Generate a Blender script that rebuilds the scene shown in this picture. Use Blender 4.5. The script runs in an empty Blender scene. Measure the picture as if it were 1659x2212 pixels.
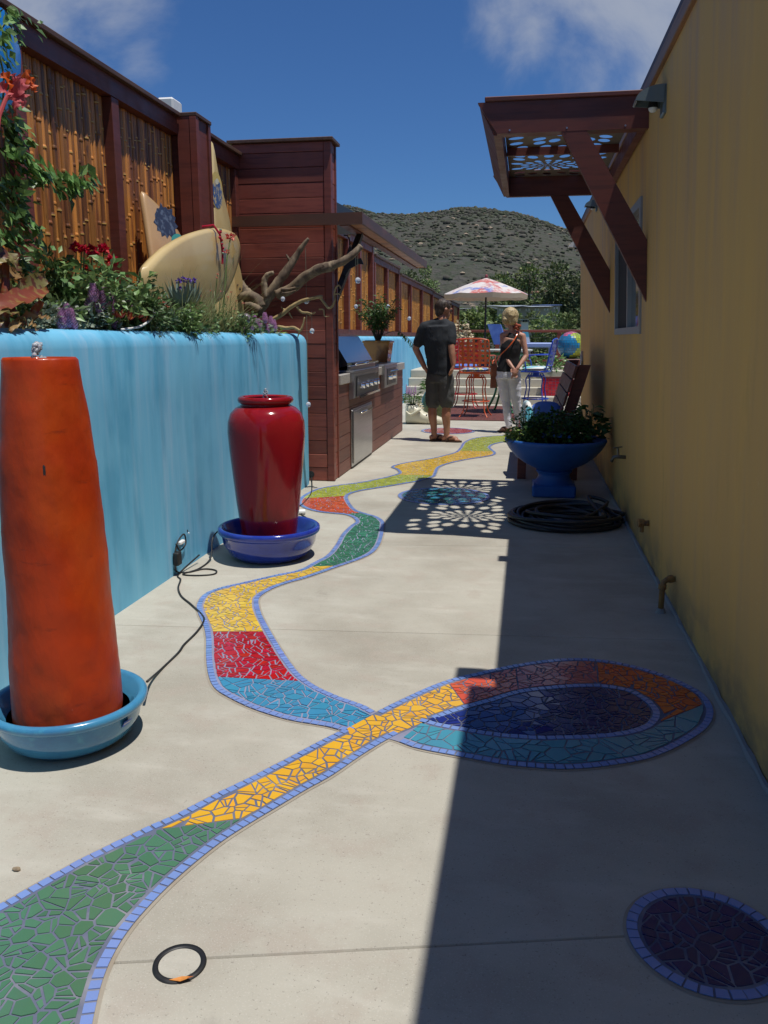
import bpy, bmesh, math, random
from mathutils import Vector, Matrix, noise
rng = random.Random(7)
SC = bpy.context.scene
COL = SC.collection
R = math.radians

# ------------------------------------------------------------------ camera
CAM_H, F_PX, CX, CY = 1.3, 1789.0, 829.5, 1106.0
TH, PSI = R(11.869), R(9.609)
cam_d = bpy.data.cameras.new('camera'); cam = bpy.data.objects.new('camera', cam_d); COL.objects.link(cam)
cam.location = (0, 0, CAM_H); cam.rotation_euler = (R(90) - TH, 0, PSI)
cam_d.sensor_fit = 'VERTICAL'; cam_d.sensor_height = 24.0; cam_d.lens = 24.0 * F_PX / 2212.0
cam_d.clip_start = 0.05; cam_d.clip_end = 6000
SC.camera = cam

# ------------------------------------------------------------------ sun and sky
SUN_DX, SUN_DY = 0.25, 0.12                 # shadow shift to the left / away per metre of height
sun_vec = Vector((SUN_DX, -SUN_DY, 1.0)).normalized()
SUN_EL = math.asin(sun_vec.z); SUN_ROT = math.atan2(sun_vec.x, sun_vec.y)
sl = bpy.data.lights.new('sun', 'SUN'); sun = bpy.data.objects.new('sun', sl); COL.objects.link(sun)
sl.energy = 4.3; sl.angle = R(0.5); sl.color = (1.0, 0.965, 0.90)
sun.rotation_euler = sun_vec.to_track_quat('Z', 'Y').to_euler()
sun.location = (3, -2, 12)
wd = bpy.data.worlds.new('World'); SC.world = wd; wd.use_nodes = True
nt = wd.node_tree; nt.nodes.clear()
def N(t, **k):
    n = nt.nodes.new(t)
    for a, b in k.items(): setattr(n, a, b)
    return n
def LK(a, b): nt.links.new(a, b)
def build_sky():
    out = N('ShaderNodeOutputWorld'); bg = N('ShaderNodeBackground'); bg.inputs['Strength'].default_value = 0.052
    sky = N('ShaderNodeTexSky', sky_type='NISHITA', sun_disc=False)
    sky.sun_elevation = SUN_EL; sky.sun_rotation = SUN_ROT; sky.air_density = 1.0; sky.dust_density = 0.1; sky.ozone_density = 1.6; sky.altitude = 60
    tc = N('ShaderNodeTexCoord')
    nz = N('ShaderNodeTexNoise'); nz.inputs['Scale'].default_value = 6.5; nz.inputs['Detail'].default_value = 8; nz.inputs['Roughness'].default_value = 0.58
    nz.inputs['Distortion'].default_value = 0.35
    LK(tc.outputs['Generated'], nz.inputs['Vector'])
    acc = None                                # cloud banks at their places on the sky plane (x/z, y/z)
    for (cx, cy, cz, r) in CLOUDS:
        d = N('ShaderNodeVectorMath', operation='DISTANCE'); LK(tc.outputs['Generated'], d.inputs[0]); d.inputs[1].default_value = (cx, cy, cz)
        mr = N('ShaderNodeMapRange', interpolation_type='SMOOTHSTEP'); LK(d.outputs['Value'], mr.inputs[0])
        mr.inputs[1].default_value = 0.0; mr.inputs[2].default_value = r; mr.inputs[3].default_value = 1.0; mr.inputs[4].default_value = 0.0
        if acc is None: acc = mr.outputs[0]
        else:
            mx = N('ShaderNodeMath', operation='MAXIMUM'); LK(acc, mx.inputs[0]); LK(mr.outputs[0], mx.inputs[1]); acc = mx.outputs[0]
    ad = N('ShaderNodeMath', operation='MULTIPLY_ADD'); LK(acc, ad.inputs[0]); ad.inputs[1].default_value = 0.46; LK(nz.outputs[0], ad.inputs[2])
    fr = N('ShaderNodeMapRange', interpolation_type='SMOOTHSTEP'); LK(ad.outputs[0], fr.inputs[0])
    fr.inputs[1].default_value = 0.68; fr.inputs[2].default_value = 1.06; fr.inputs[3].default_value = 0.0; fr.inputs[4].default_value = 0.72
    mix = N('ShaderNodeMix', data_type='RGBA'); LK(fr.outputs[0], mix.inputs['Factor'])
    tint = N('ShaderNodeMix', data_type='RGBA', blend_type='MULTIPLY'); tint.inputs['Factor'].default_value = 1.0
    LK(sky.outputs[0], tint.inputs['A']); tint.inputs['B'].default_value = (0.55, 0.95, 1.52, 1)
    LK(tint.outputs['Result'], mix.inputs['A']); mix.inputs['B'].default_value = (8.2, 8.8, 10.0, 1)
    LK(mix.outputs['Result'], bg.inputs['Color']); LK(bg.outputs[0], out.inputs['Surface'])
SC.view_settings.view_transform = 'Standard'; SC.view_settings.look = 'None'
SC.view_settings.gamma = 1.0; SC.view_settings.exposure = 0.0
SC.cycles.max_bounces = 8; SC.cycles.diffuse_bounces = 4; SC.cycles.glossy_bounces = 4; SC.cycles.transparent_max_bounces = 12

# ------------------------------------------------------------------ pixel -> point helpers (photo traced at 1659 x 2212)
RC = Matrix.Rotation(PSI, 3, 'Z') @ Matrix.Rotation(R(90) - TH, 3, 'X')
def ray(px, py): return RC @ Vector(((px - CX) / F_PX, -(py - CY) / F_PX, -1.0))
ORG = Vector((0, 0, CAM_H))
def gz(px, py, z=0.0): r = ray(px, py); return ORG + r * ((z - CAM_H) / r.z)
def gx(px, py, x): r = ray(px, py); return ORG + r * (x / r.x)
def gy(px, py, y): r = ray(px, py); return ORG + r * (y / r.y)
def crop(x0, y0, w): k = w / 1659.0; return lambda x, y: ((x0 + x * k) * 0.6636, (y0 + y * k) * 0.6636)
K1 = crop(1280, 940, 640); K2 = crop(1000, 640, 420); K3 = crop(940, 1080, 480); K4 = crop(1100, 640, 800)
K5 = crop(0, 700, 560); K6 = crop(500, 700, 620); K7 = crop(1530, 280, 670); K8 = crop(1600, 1160, 480); KF = crop(0, 0, 700); K9 = crop(0, 0, 1250)
def sky_pt(px, py): r = ray(px, py).normalized(); return tuple(r)
CLOUDS = [(*sky_pt(1300, -10), .22), (*sky_pt(1450, 0), .22), (*sky_pt(1150, 50), .13), (*sky_pt(80, -20), .20), (*sky_pt(250, 40), .13), (*sky_pt(300, 120), .08),
          (.6, -.3, .74, .3), (-.75, .1, .65, .3), (.1, -.8, .6, .35), (.8, .45, .4, .3), (-.5, -.6, .6, .3)]
build_sky()

# ------------------------------------------------------------------ materials
MATS = {}
def lin(c): return tuple((v / 12.92 if v <= 0.04045 else ((v + 0.055) / 1.055) ** 2.4) for v in c)
def mat(name, col, rough=0.6, layers=(), bump=None, metal=0.0, coat=0.0, rand=0.0, spec=0.5, island=0.0, transl=0.0, emit=None, rough_var=0.0, hue=0.0):
    """layers: (colour, scale xyz or number, lo, hi, detail, amount)   bump: (scale, strength, distance)"""
    m = bpy.data.materials.new(name); m.use_nodes = True; t = m.node_tree; t.nodes.clear()
    def n(tp, **k):
        q = t.nodes.new(tp)
        for a, b in k.items(): setattr(q, a, b)
        return q
    out = n('ShaderNodeOutputMaterial'); p = n('ShaderNodeBsdfPrincipled'); t.links.new(p.outputs[0], out.inputs[0])
    p.inputs['Roughness'].default_value = rough; p.inputs['Metallic'].default_value = metal
    p.inputs['Specular IOR Level'].default_value = spec; p.inputs['Coat Weight'].default_value = coat; p.inputs['Coat Roughness'].default_value = 0.05
    tc = n('ShaderNodeTexCoord'); cur = None
    for i, ly in enumerate(layers):
        c2, sc, lo, hi = ly[:4]; det = ly[4] if len(ly) > 4 else 4; amt = ly[5] if len(ly) > 5 else 1.0
        mp = n('ShaderNodeMapping'); t.links.new(tc.outputs['Object'], mp.inputs[0])
        mp.inputs['Scale'].default_value = sc if isinstance(sc, tuple) else (sc, sc, sc); mp.inputs['Location'].default_value = (i * 7.3, i * 3.1, i * 5.7)
        nz = n('ShaderNodeTexNoise'); nz.inputs['Scale'].default_value = 1.0; nz.inputs['Detail'].default_value = det; nz.inputs['Roughness'].default_value = 0.6
        t.links.new(mp.outputs[0], nz.inputs['Vector'])
        mr = n('ShaderNodeMapRange', interpolation_type='SMOOTHSTEP'); t.links.new(nz.outputs[0], mr.inputs[0])
        mr.inputs[1].default_value = lo; mr.inputs[2].default_value = hi; mr.inputs[3].default_value = 0; mr.inputs[4].default_value = amt
        fo = mr.outputs[0]
        if len(ly) > 6:                      # weathering that comes in with height
            sx = n('ShaderNodeSeparateXYZ'); t.links.new(tc.outputs['Object'], sx.inputs[0]); m2 = n('ShaderNodeMapRange'); t.links.new(sx.outputs['Z'], m2.inputs[0])
            m2.inputs[1].default_value = ly[6][0]; m2.inputs[2].default_value = ly[6][1]; m2.inputs[3].default_value = ly[6][2] if len(ly[6]) > 2 else .3; mu = n('ShaderNodeMath', operation='MULTIPLY'); t.links.new(fo, mu.inputs[0]); t.links.new(m2.outputs[0], mu.inputs[1]); fo = mu.outputs[0]
        mx = n('ShaderNodeMix', data_type='RGBA'); t.links.new(fo, mx.inputs['Factor'])
        if cur is None: mx.inputs['A'].default_value = (*col, 1)
        else: t.links.new(cur, mx.inputs['A'])
        mx.inputs['B'].default_value = (*c2, 1); cur = mx.outputs['Result']
    if rand or island or hue:
        hs = n('ShaderNodeHueSaturation')
        if cur is None: hs.inputs['Color'].default_value = (*col, 1)
        else: t.links.new(cur, hs.inputs['Color'])
        src = None
        if rand: oi = n('ShaderNodeObjectInfo'); src = oi.outputs['Random']; a = rand
        if island: ge = n('ShaderNodeNewGeometry'); src = ge.outputs['Random Per Island']; a = island
        if rand or island:
            mr = n('ShaderNodeMapRange'); t.links.new(src, mr.inputs[0]); mr.inputs[3].default_value = 1 - a; mr.inputs[4].default_value = 1 + a
            t.links.new(mr.outputs[0], hs.inputs['Value'])
            if hue:
                w2 = n('ShaderNodeMath', operation='MULTIPLY_ADD'); t.links.new(src, w2.inputs[0]); w2.inputs[1].default_value = 7.31; w2.inputs[2].default_value = 0
                fr = n('ShaderNodeMath', operation='FRACT'); t.links.new(w2.outputs[0], fr.inputs[0])
                m3 = n('ShaderNodeMapRange'); t.links.new(fr.outputs[0], m3.inputs[0]); m3.inputs[3].default_value = 0.5 - hue; m3.inputs[4].default_value = 0.5 + hue
                t.links.new(m3.outputs[0], hs.inputs['Hue'])
        cur = hs.outputs[0]
    if cur is None: p.inputs['Base Color'].default_value = (*col, 1)
    else: t.links.new(cur, p.inputs['Base Color'])
    if rough_var:
        nz = n('ShaderNodeTexNoise'); nz.inputs['Scale'].default_value = 9; nz.inputs['Detail'].default_value = 5; t.links.new(tc.outputs['Object'], nz.inputs['Vector'])
        mr = n('ShaderNodeMapRange'); t.links.new(nz.outputs[0], mr.inputs[0]); mr.inputs[1].default_value = .3; mr.inputs[2].default_value = .7
        mr.inputs[3].default_value = max(0, rough - rough_var); mr.inputs[4].default_value = min(1, rough + rough_var); t.links.new(mr.outputs[0], p.inputs['Roughness'])
    if bump:
        sc, st, dist = bump
        mp = n('ShaderNodeMapping'); t.links.new(tc.outputs['Object'], mp.inputs[0]); mp.inputs['Scale'].default_value = sc if isinstance(sc, tuple) else (sc, sc, sc)
        nz = n('ShaderNodeTexNoise'); nz.inputs['Scale'].default_value = 1; nz.inputs['Detail'].default_value = 6; t.links.new(mp.outputs[0], nz.inputs['Vector'])
        b = n('ShaderNodeBump'); b.inputs['Strength'].default_value = st; b.inputs['Distance'].default_value = dist
        t.links.new(nz.outputs[0], b.inputs['Height']); t.links.new(b.outputs[0], p.inputs['Normal'])
    if transl:
        tr = n('ShaderNodeBsdfTranslucent'); ms = n('ShaderNodeMixShader'); ms.inputs[0].default_value = transl
        if cur is None: tr.inputs['Color'].default_value = (*col, 1)
        else: t.links.new(cur, tr.inputs['Color'])
        t.links.new(p.outputs[0], ms.inputs[1]); t.links.new(tr.outputs[0], ms.inputs[2]); t.links.new(ms.outputs[0], out.inputs[0])
    MATS[name] = m
    return m
def leafmat(name, c, isl=0.35, hue=0.02, rough=0.5, spec=0.4, tr=0.22): return mat(name, c, rough, island=isl, hue=hue, transl=tr, spec=spec)

# ------------------------------------------------------------------ mesh builder
WLOC = {}
class MB:
    def __init__(s): s.v = []; s.f = []; s.mi = []; s.cur = 0
    def add(s, vs, fs):
        o = len(s.v); s.v.extend([tuple(q) for q in vs]); s.f.extend([tuple(i + o for i in f) for f in fs]); s.mi.extend([s.cur] * len(fs)); return s
    def box(s, x0, x1, y0, y1, z0, z1, bev=0.0):
        if bev > 0:
            b = min(bev, (x1 - x0) * .45, (y1 - y0) * .45, (z1 - z0) * .45); vs = []; idx = {}
            for sx in (0, 1):
                for sy in (0, 1):
                    for sz in (0, 1):
                        X = (x0, x1)[sx]; Y = (y0, y1)[sy]; Z = (z0, z1)[sz]; ix = (b, -b)[sx]; iy = (b, -b)[sy]; iz = (b, -b)[sz]
                        for a, q in enumerate(((X, Y + iy, Z + iz), (X + ix, Y, Z + iz), (X + ix, Y + iy, Z))): idx[(sx, sy, sz, a)] = len(vs); vs.append(q)
            fs = []
            for a, (p, q) in enumerate(((1, 2), (0, 2), (0, 1))):
                for sd in (0, 1):
                    def key(u, w):
                        k = [0, 0, 0]; k[a] = sd; k[p] = u; k[q] = w; return idx[(*k, a)]
                    f = [key(0, 0), key(1, 0), key(1, 1), key(0, 1)]
                    fs.append(f)
            for a in range(3):
                p, q = [i for i in range(3) if i != a]
                for u in (0, 1):
                    for w in (0, 1):
                        k0 = [0, 0, 0]; k1 = [0, 0, 0]; k0[p] = k1[p] = u; k0[q] = k1[q] = w; k1[a] = 1
                        fs.append([idx[(*k0, p)], idx[(*k1, p)], idx[(*k1, q)], idx[(*k0, q)]])
            for sx in (0, 1):
                for sy in (0, 1):
                    for sz in (0, 1): fs.append([idx[(sx, sy, sz, 0)], idx[(sx, sy, sz, 1)], idx[(sx, sy, sz, 2)]])
            c = Vector(((x0 + x1) / 2, (y0 + y1) / 2, (z0 + z1) / 2)); out = []
            for f in fs:
                a, bb, cc = [Vector(vs[i]) for i in f[:3]]
                nn = (bb - a).cross(cc - a); m = sum((Vector(vs[i]) for i in f), Vector()) / len(f)
                out.append(f if nn.dot(m - c) > 0 else f[::-1])
            return s.add(vs, out)
        return s.add([(x0, y0, z0), (x1, y0, z0), (x1, y1, z0), (x0, y1, z0), (x0, y0, z1), (x1, y0, z1), (x1, y1, z1), (x0, y1, z1)],
                     [(0, 3, 2, 1), (4, 5, 6, 7), (0, 1, 5, 4), (1, 2, 6, 5), (2, 3, 7, 6), (3, 0, 4, 7)])
    def hexa(s, p): return s.add(p, [(0, 3, 2, 1), (4, 5, 6, 7), (0, 1, 5, 4), (1, 2, 6, 5), (2, 3, 7, 6), (3, 0, 4, 7)])
    def bar(s, a, b, w, h, up=(0, 0, 1)):
        a = Vector(a); b = Vector(b); d = (b - a).normalized(); u = Vector(up); sd = d.cross(u)
        if sd.length < 1e-4: sd = d.cross(Vector((0, 1, 0)))
        sd.normalize(); u = sd.cross(d).normalized(); sd *= w / 2; u *= h / 2
        return s.hexa([a - sd - u, a + sd - u, b + sd - u, b - sd - u, a - sd + u, a + sd + u, b + sd + u, b - sd + u])
    def prism(s, poly, z0, z1, tilt=(0, 0)):
        n = len(poly); cx = sum(p[0] for p in poly) / n; cy = sum(p[1] for p in poly) / n
        vs = [(p[0], p[1], z0) for p in poly] + [(p[0], p[1], z1 + tilt[0] * (p[0] - cx) + tilt[1] * (p[1] - cy)) for p in poly]
        return s.add(vs, [tuple(range(n, 2 * n))] + [(i, (i + 1) % n, n + (i + 1) % n, n + i) for i in range(n)])
    def extrude(s, poly3, vec):
        n = len(poly3); v = Vector(vec); a = [Vector(p) for p in poly3]
        nn = Vector()
        for i in range(n): nn += a[i].cross(a[(i + 1) % n])
        if nn.dot(v) > 0: a = a[::-1]
        return s.add(a + [p + v for p in a], [tuple(range(n)), tuple(range(2 * n - 1, n - 1, -1))] + [(i, n + i, n + (i + 1) % n, (i + 1) % n) for i in range(n)])
    def tube(s, pts, rad, seg=8, cap=True, jit=0.0, ell=None):
        pts = [Vector(p) for p in pts]; n = len(pts); rads = rad if isinstance(rad, (list, tuple)) else [rad] * n
        vs = []; fs = []; prev = None
        for i, p in enumerate(pts):
            d = (pts[min(i + 1, n - 1)] - pts[max(i - 1, 0)]).normalized()
            if prev is None:
                u = d.cross(Vector((0, 0, 1)))
                if u.length < 1e-3: u = d.cross(Vector((0, 1, 0)))
            else: u = prev - d * prev.dot(d)
            u.normalize(); prev = u; w = d.cross(u)
            for k in range(seg):
                a = 2 * math.pi * k / seg; r = rads[i] * (1 + jit * (rng.random() - .5)); e = ell or (1, 1)
                vs.append(p + u * math.cos(a) * r * e[0] + w * math.sin(a) * r * e[1])
        for i in range(n - 1):
            for k in range(seg): fs.append((i * seg + k, i * seg + (k + 1) % seg, (i + 1) * seg + (k + 1) % seg, (i + 1) * seg + k))
        if cap: fs.append(tuple(range(seg - 1, -1, -1))); fs.append(tuple(range((n - 1) * seg, n * seg)))
        return s.add(vs, fs)
    def lathe(s, prof, cx, cy, seg=48, wob=0.0):
        vs = []; fs = []; m = len(prof)
        for i, (r, z) in enumerate(prof):
            for k in range(seg):
                a = 2 * math.pi * k / seg; rr = r * (1 + wob * noise.noise(Vector((math.cos(a) * 1.7, math.sin(a) * 1.7, z * 3))))
                vs.append((cx + rr * math.cos(a), cy + rr * math.sin(a), z))
        for i in range(m - 1):
            for k in range(seg): fs.append((i * seg + k, i * seg + (k + 1) % seg, (i + 1) * seg + (k + 1) % seg, (i + 1) * seg + k))
        fs.append(tuple(range(seg - 1, -1, -1))); fs.append(tuple(range((m - 1) * seg, m * seg)))
        return s.add(vs, fs)
    def ball(s, c, r, seg=10, rings=6, sq=(1, 1, 1), jit=0.0):
        vs = [(c[0], c[1], c[2] - r * sq[2])]; fs = []
        for i in range(1, rings):
            a = math.pi * i / rings
            for k in range(seg):
                b = 2 * math.pi * k / seg; q = r * (1 + jit * (rng.random() - .5))
                vs.append((c[0] + q * math.sin(a) * math.cos(b) * sq[0], c[1] + q * math.sin(a) * math.sin(b) * sq[1], c[2] - q * math.cos(a) * sq[2]))
        vs.append((c[0], c[1], c[2] + r * sq[2])); T = len(vs) - 1
        for k in range(seg):
            fs.append((0, 1 + (k + 1) % seg, 1 + k)); fs.append((T, T - seg + k, T - seg + (k + 1) % seg))
        for i in range(rings - 2):
            for k in range(seg): fs.append((1 + i * seg + k, 1 + i * seg + (k + 1) % seg, 1 + (i + 1) * seg + (k + 1) % seg, 1 + (i + 1) * seg + k))
        return s.add(vs, fs)
    def leaf(s, p, d, L, W, up=None, curl=0.25, fold=0.2):
        p = Vector(p); d = Vector(d).normalized(); u = Vector(up) if up is not None else Vector((rng.uniform(-1, 1), rng.uniform(-1, 1), rng.uniform(.2, 1.2)))
        sd = d.cross(u)
        if sd.length < 1e-4: sd = d.cross(Vector((1, 0.3, 0)))
        sd.normalize(); u = sd.cross(d).normalized()
        m = p + d * L * .48 - u * fold * W * .5; t = p + d * L - u * curl * L
        return s.add([p, m + sd * W * .5 + u * fold * W * .5, m, m - sd * W * .5 + u * fold * W * .5, t], [(0, 1, 2), (0, 2, 3), (1, 4, 2), (2, 4, 3)])
    def blade(s, p, d, L, W, bend=0.5, seg=5, up=(0, 0, 1), tipw=0.05):
        """long arching blade bending towards the ground"""
        p = Vector(p); d = Vector(d).normalized(); h = Vector((d.x, d.y, 0)); h = h.normalized() if h.length > 1e-3 else Vector((1, 0, 0)); sd = h.cross(Vector((0, 0, 1))).normalized()
        vs = []; q = p.copy(); dd = d.copy()
        for i in range(seg + 1):
            f = i / seg; w = W * (1 - f * (1 - tipw)) * (0.55 + 0.9 * min(1, f * 3) * .5)
            vs += [q - sd * w / 2, q + sd * w / 2]
            q = q + dd * L / seg; dd = (dd + Vector((0, 0, -1)) * bend / seg + h * .02).normalized()
        return s.add(vs, [(2 * i, 2 * i + 1, 2 * i + 3, 2 * i + 2) for i in range(seg)])
    def mesh(s, name, off=(0, 0, 0), smooth=False, mats=()):
        me = bpy.data.meshes.new(name); me.from_pydata([(v[0] - off[0], v[1] - off[1], v[2] - off[2]) for v in s.v], [], s.f); me.update()
        for m in mats: me.materials.append(m)
        if len(mats) > 1: me.polygons.foreach_set('material_index', s.mi)
        if smooth: me.polygons.foreach_set('use_smooth', [True] * len(me.polygons))
        return me
    def build(s, name, m, parent=None, smooth=False, label=None, cat=None, group=None, kind=None, loc=None, ang=None):
        off = WLOC[parent.name] if parent else (loc or (0, 0, 0))
        me = s.mesh(name, off, smooth, m if isinstance(m, (list, tuple)) else (m,))
        if smooth and ang: 
            try: me.set_sharp_from_angle(angle=R(ang))
            except Exception: pass
        return link(name, me, parent, off, label, cat, group, kind)
def link(name, me, parent=None, off=(0, 0, 0), label=None, cat=None, group=None, kind=None):
    o = bpy.data.objects.new(name, me); COL.objects.link(o)
    if parent: o.parent = parent
    else: o.location = off
    WLOC[o.name] = off
    tag(o, label, cat, group, kind); return o
def tag(o, label=None, cat=None, group=None, kind=None):
    for k, v in (('label', label), ('category', cat), ('group', group), ('kind', kind)):
        if v: o[k] = v
    return o
def thing(name, loc, label, cat, group=None, kind=None):
    o = bpy.data.objects.new(name, None); COL.objects.link(o); o.location = loc; o.empty_display_size = 0.1
    WLOC[o.name] = tuple(loc); return tag(o, label, cat, group, kind)
def copy_thing(root, loc, label=None, rz=None, scale=None):
    r = root.copy(); COL.objects.link(r); r.location = loc; WLOC[r.name] = tuple(loc)
    if rz is not None: r.rotation_euler = (0, 0, rz)
    if scale: r.scale = (scale,) * 3
    if label: r['label'] = label
    for ch in list(root.children):
        c = ch.copy(); COL.objects.link(c); c.parent = r
        for g in list(ch.children):
            d = g.copy(); COL.objects.link(d); d.parent = c
    return r
def cr(pts, n=6, closed=False):
    """Catmull-Rom resample"""
    P = [Vector(p) for p in pts]; out = []; m = len(P)
    for i in range(m - (0 if closed else 1)):
        a, b, c, d = (P[(i - 1) % m], P[i], P[(i + 1) % m], P[(i + 2) % m]) if closed else (P[max(i - 1, 0)], P[i], P[i + 1], P[min(i + 2, m - 1)])
        for k in range(n):
            t = k / n; out.append(.5 * ((2 * b) + (c - a) * t + (2 * a - 5 * b + 4 * c - d) * t * t + (3 * b - a - 3 * c + d) * t ** 3))
    if not closed: out.append(P[-1])
    return out

# ------------------------------------------------------------------ material palette
CONC = mat('concrete', (.425, .40, .335), .8, [((.335, .31, .255), 1.3, .40, .68, 8, .95), ((.49, .465, .40), (3, 9, 3), .48, .75, 6, .65), ((.28, .25, .20), 0.7, .53, .74, 9, .8), ((.37, .32, .265), 6, .50, .68, 7, .6), ((.52, .49, .43), 260, .56, .70, 2, .55), ((.22, .20, .17), 150, .64, .73, 2, .75), ((.16, .14, .12), 2.3, .68, .78, 6, .5)], bump=(240, .12, .002), rand=.03)
SEAL = mat('sealed_concrete_edge', (.34, .30, .24), .7, [((.30, .25, .19), 9, .4, .7, 5)], bump=(200, .1, .002))
DIRT = mat('joint_dirt', (.10, .09, .08), .95)
GROUT = mat('grout', (.11, .125, .19), .85, [((.30, .29, .31), 4, .48, .70, 5, .8)], bump=(160, .2, .002))
GROUT_L = mat('pale_grout', (.24, .25, .36), .85, [((.20, .20, .28), 6, .4, .7, 5)])
def tilemat(n, c, v=.14, h=.008, r=.22): return mat(n, c, r, island=v, hue=h, coat=.15, layers=[(tuple(x * .72 + .03 for x in c), 5, .5, .75, 5, .6)], rough_var=.06)
T_BORD = tilemat('periwinkle_tile', (.19, .29, .60), .16, .01)
T_GREEN = tilemat('green_tile', (.070, .185, .105), .25); T_YEL = tilemat('marigold_tile', (.72, .38, .022), .09); T_YEL2 = tilemat('lemon_tile', (.72, .47, .06), .08)
T_ORG = tilemat('orange_tile', (.62, .10, .022), .12); T_PINK = tilemat('rose_tile', (.50, .12, .10), .12); T_TEAL = tilemat('teal_tile', (.06, .27, .36), .12)
T_BLUE = tilemat('sky_blue_tile', (.045, .25, .42), .12); T_RED = tilemat('red_tile', (.44, .010, .018), .14); T_LIME = tilemat('lime_tile', (.40, .46, .07), .12)
T_CORAL = tilemat('coral_tile', (.60, .11, .045), .12); T_NAVY = tilemat('navy_tile', (.015, .025, .17), .35, .01, .12); T_DARK = tilemat('indigo_tile', (.008, .013, .11), .35, .012, .24)
T_AQUA = tilemat('aqua_tile', (.02, .16, .16), .25); T_MAGENTA = tilemat('rose_red_tile', (.40, .07, .09), .14); T_GRN2 = tilemat('emerald_tile', (.045, .20, .12), .2)
OCHRE = mat('ochre_plaster', (.68, .40, .115), .75, [((.54, .325, .18), (4, 4, .40), .42, .66, 6, .62, (.2, 2.3)), ((.44, .265, .20), (8, 8, .22), .48, .74, 7, .55, (.0, 2.4)), ((.74, .44, .11), (3, 3, .6), .46, .7, 4, .7), ((.38, .22, .05), (5, 5, 1.2), .58, .80, 5, .45), ((.20, .15, .10), (3, 3, 5), .38, .62, 7, .8, (.30, .0, .0)), ((.70, .47, .18), 30, .6, .72, 4, .4)], bump=(60, .12, .003))
CYAN = mat('cyan_plaster', (.15, .48, .72), .62, [((.42, .59, .76), (11, 11, .6), .46, .72, 7, .45), ((.065, .33, .54), (5, 5, 1.0), .48, .70, 5, .75), ((.42, .60, .76), (28, 28, 1.6), .62, .78, 4, .40), ((.20, .56, .78), 1.4, .45, .65, 4, .5)], bump=(55, .06, .002))
REDWOOD = mat('stained_redwood', (.19, .046, .030), .5, [((.12, .028, .019), (3, 3, 38), .42, .66, 5, .8), ((.16, .042, .022), 2.5, .45, .7, 4, .6)], rand=.22, rough_var=.1, bump=((4, 4, 90), .12, .002))
REDWOODH = mat('stained_redwood_plank', (.25, .060, .038), .5, [((.15, .034, .023), (4, 4, 60), .42, .66, 5, .8), ((.31, .085, .05), 2.2, .45, .7, 4, .6)], rand=.25, rough_var=.1, bump=((6, 6, 90), .15, .002))
CABWOOD = mat('weathered_redwood_plank', (.17, .062, .042), .55, [((.11, .036, .026), (5, 2, 60), .42, .66, 5, .8), ((.24, .13, .10), 3.1, .52, .74, 5, .6)], rand=.2, bump=((5, 5, 90), .12, .002))
PERG = mat('mahogany_beam', (.15, .035, .022), .48, [((.085, .022, .016), (3, 30, 30), .42, .66, 5, .8)], rand=.15, rough_var=.1)
CAP = mat('cap_board', (.11, .055, .032), .55, [((.07, .03, .02), (30, 2, 30), .4, .7, 4)])
CANE = mat('stained_bamboo', (.52, .205, .040), .42, [((.17, .055, .018), (16, 16, 1.1), .42, .60, 6, .95), ((.52, .23, .045), (22, 22, 2.2), .55, .70, 6, .85), ((.07, .025, .014), (26, 26, 5), .58, .72, 5, .8)], rand=.55, bump=((70, 70, 8), .3, .003), coat=.15)
STEEL = mat('brushed_steel', (.46, .46, .47), .3, [((.40, .40, .41), (2, 2, 120), .4, .7, 3)], metal=1.0, rough_var=.02)
STEEL_D = mat('dark_steel', (.12, .12, .13), .35, metal=1.0); CHROME = mat('chrome', (.8, .8, .82), .08, metal=1.0)
GRANITE = mat('grey_granite', (.42, .39, .35), .5, [((.22, .20, .18), 120, .5, .62, 2, .8), ((.58, .55, .50), 90, .58, .68, 2, .7)])
COPPER = mat('bronze_fascia', (.13, .062, .038), .5, [((.22, .085, .045), (2, 2, 9), .45, .7, 4, .7)], metal=.25)
BLACK = mat('black_rubber', (.012, .012, .013), .55, [((.03, .03, .03), 8, .5, .7, 3)], rough_var=.12); IRON = mat('dark_iron', (.02, .02, .022), .5)
HOSE = mat('hose_rubber', (.020, .018, .020), .42, [((.045, .038, .036), 6, .5, .7, 4, .7)], rough_var=.1)
ORANGE = mat('orange_glaze', (.44, .042, .006), .42, [((.28, .024, .006), (3.2, 3.2, 2.6), .42, .68, 8, .75), ((.50, .075, .010), (2.2, 2.2, 1.5), .52, .72, 5, .7), ((.16, .022, .010), (9, 9, 30), .62, .78, 5, .7)], bump=((15, 15, 9), .55, .010), coat=.05, spec=.22, rough_var=.12)
REDGLAZE = mat('oxblood_glaze', (.26, .008, .012), .14, [((.12, .004, .008), (4, 4, 2), .42, .72, 6, .85), ((.36, .014, .014), (7, 7, 3), .56, .74, 5, .6)], coat=.12, spec=.35, bump=(30, .05, .004))
COBALT = mat('cobalt_glaze', (.020, .045, .34), .14, [((.012, .022, .20), 6, .45, .7, 5, .7)], coat=.5); AQUAGL = mat('aqua_glaze', (.055, .24, .42), .2, [((.035, .15, .32), (5, 5, 9), .45, .7, 5, .7), ((.10, .40, .50), 14, .55, .7, 4, .5)], coat=.35, bump=(26, .06, .004))
URNBLUE = mat('matte_blue_urn', (.014, .095, .36), .5, [((.010, .065, .27), 4, .45, .7, 5, .7), ((.025, .15, .46), (9, 9, 2), .58, .75, 4, .5)])
WATER = bpy.data.materials.new('clear_water'); WATER.use_nodes = True
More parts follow.
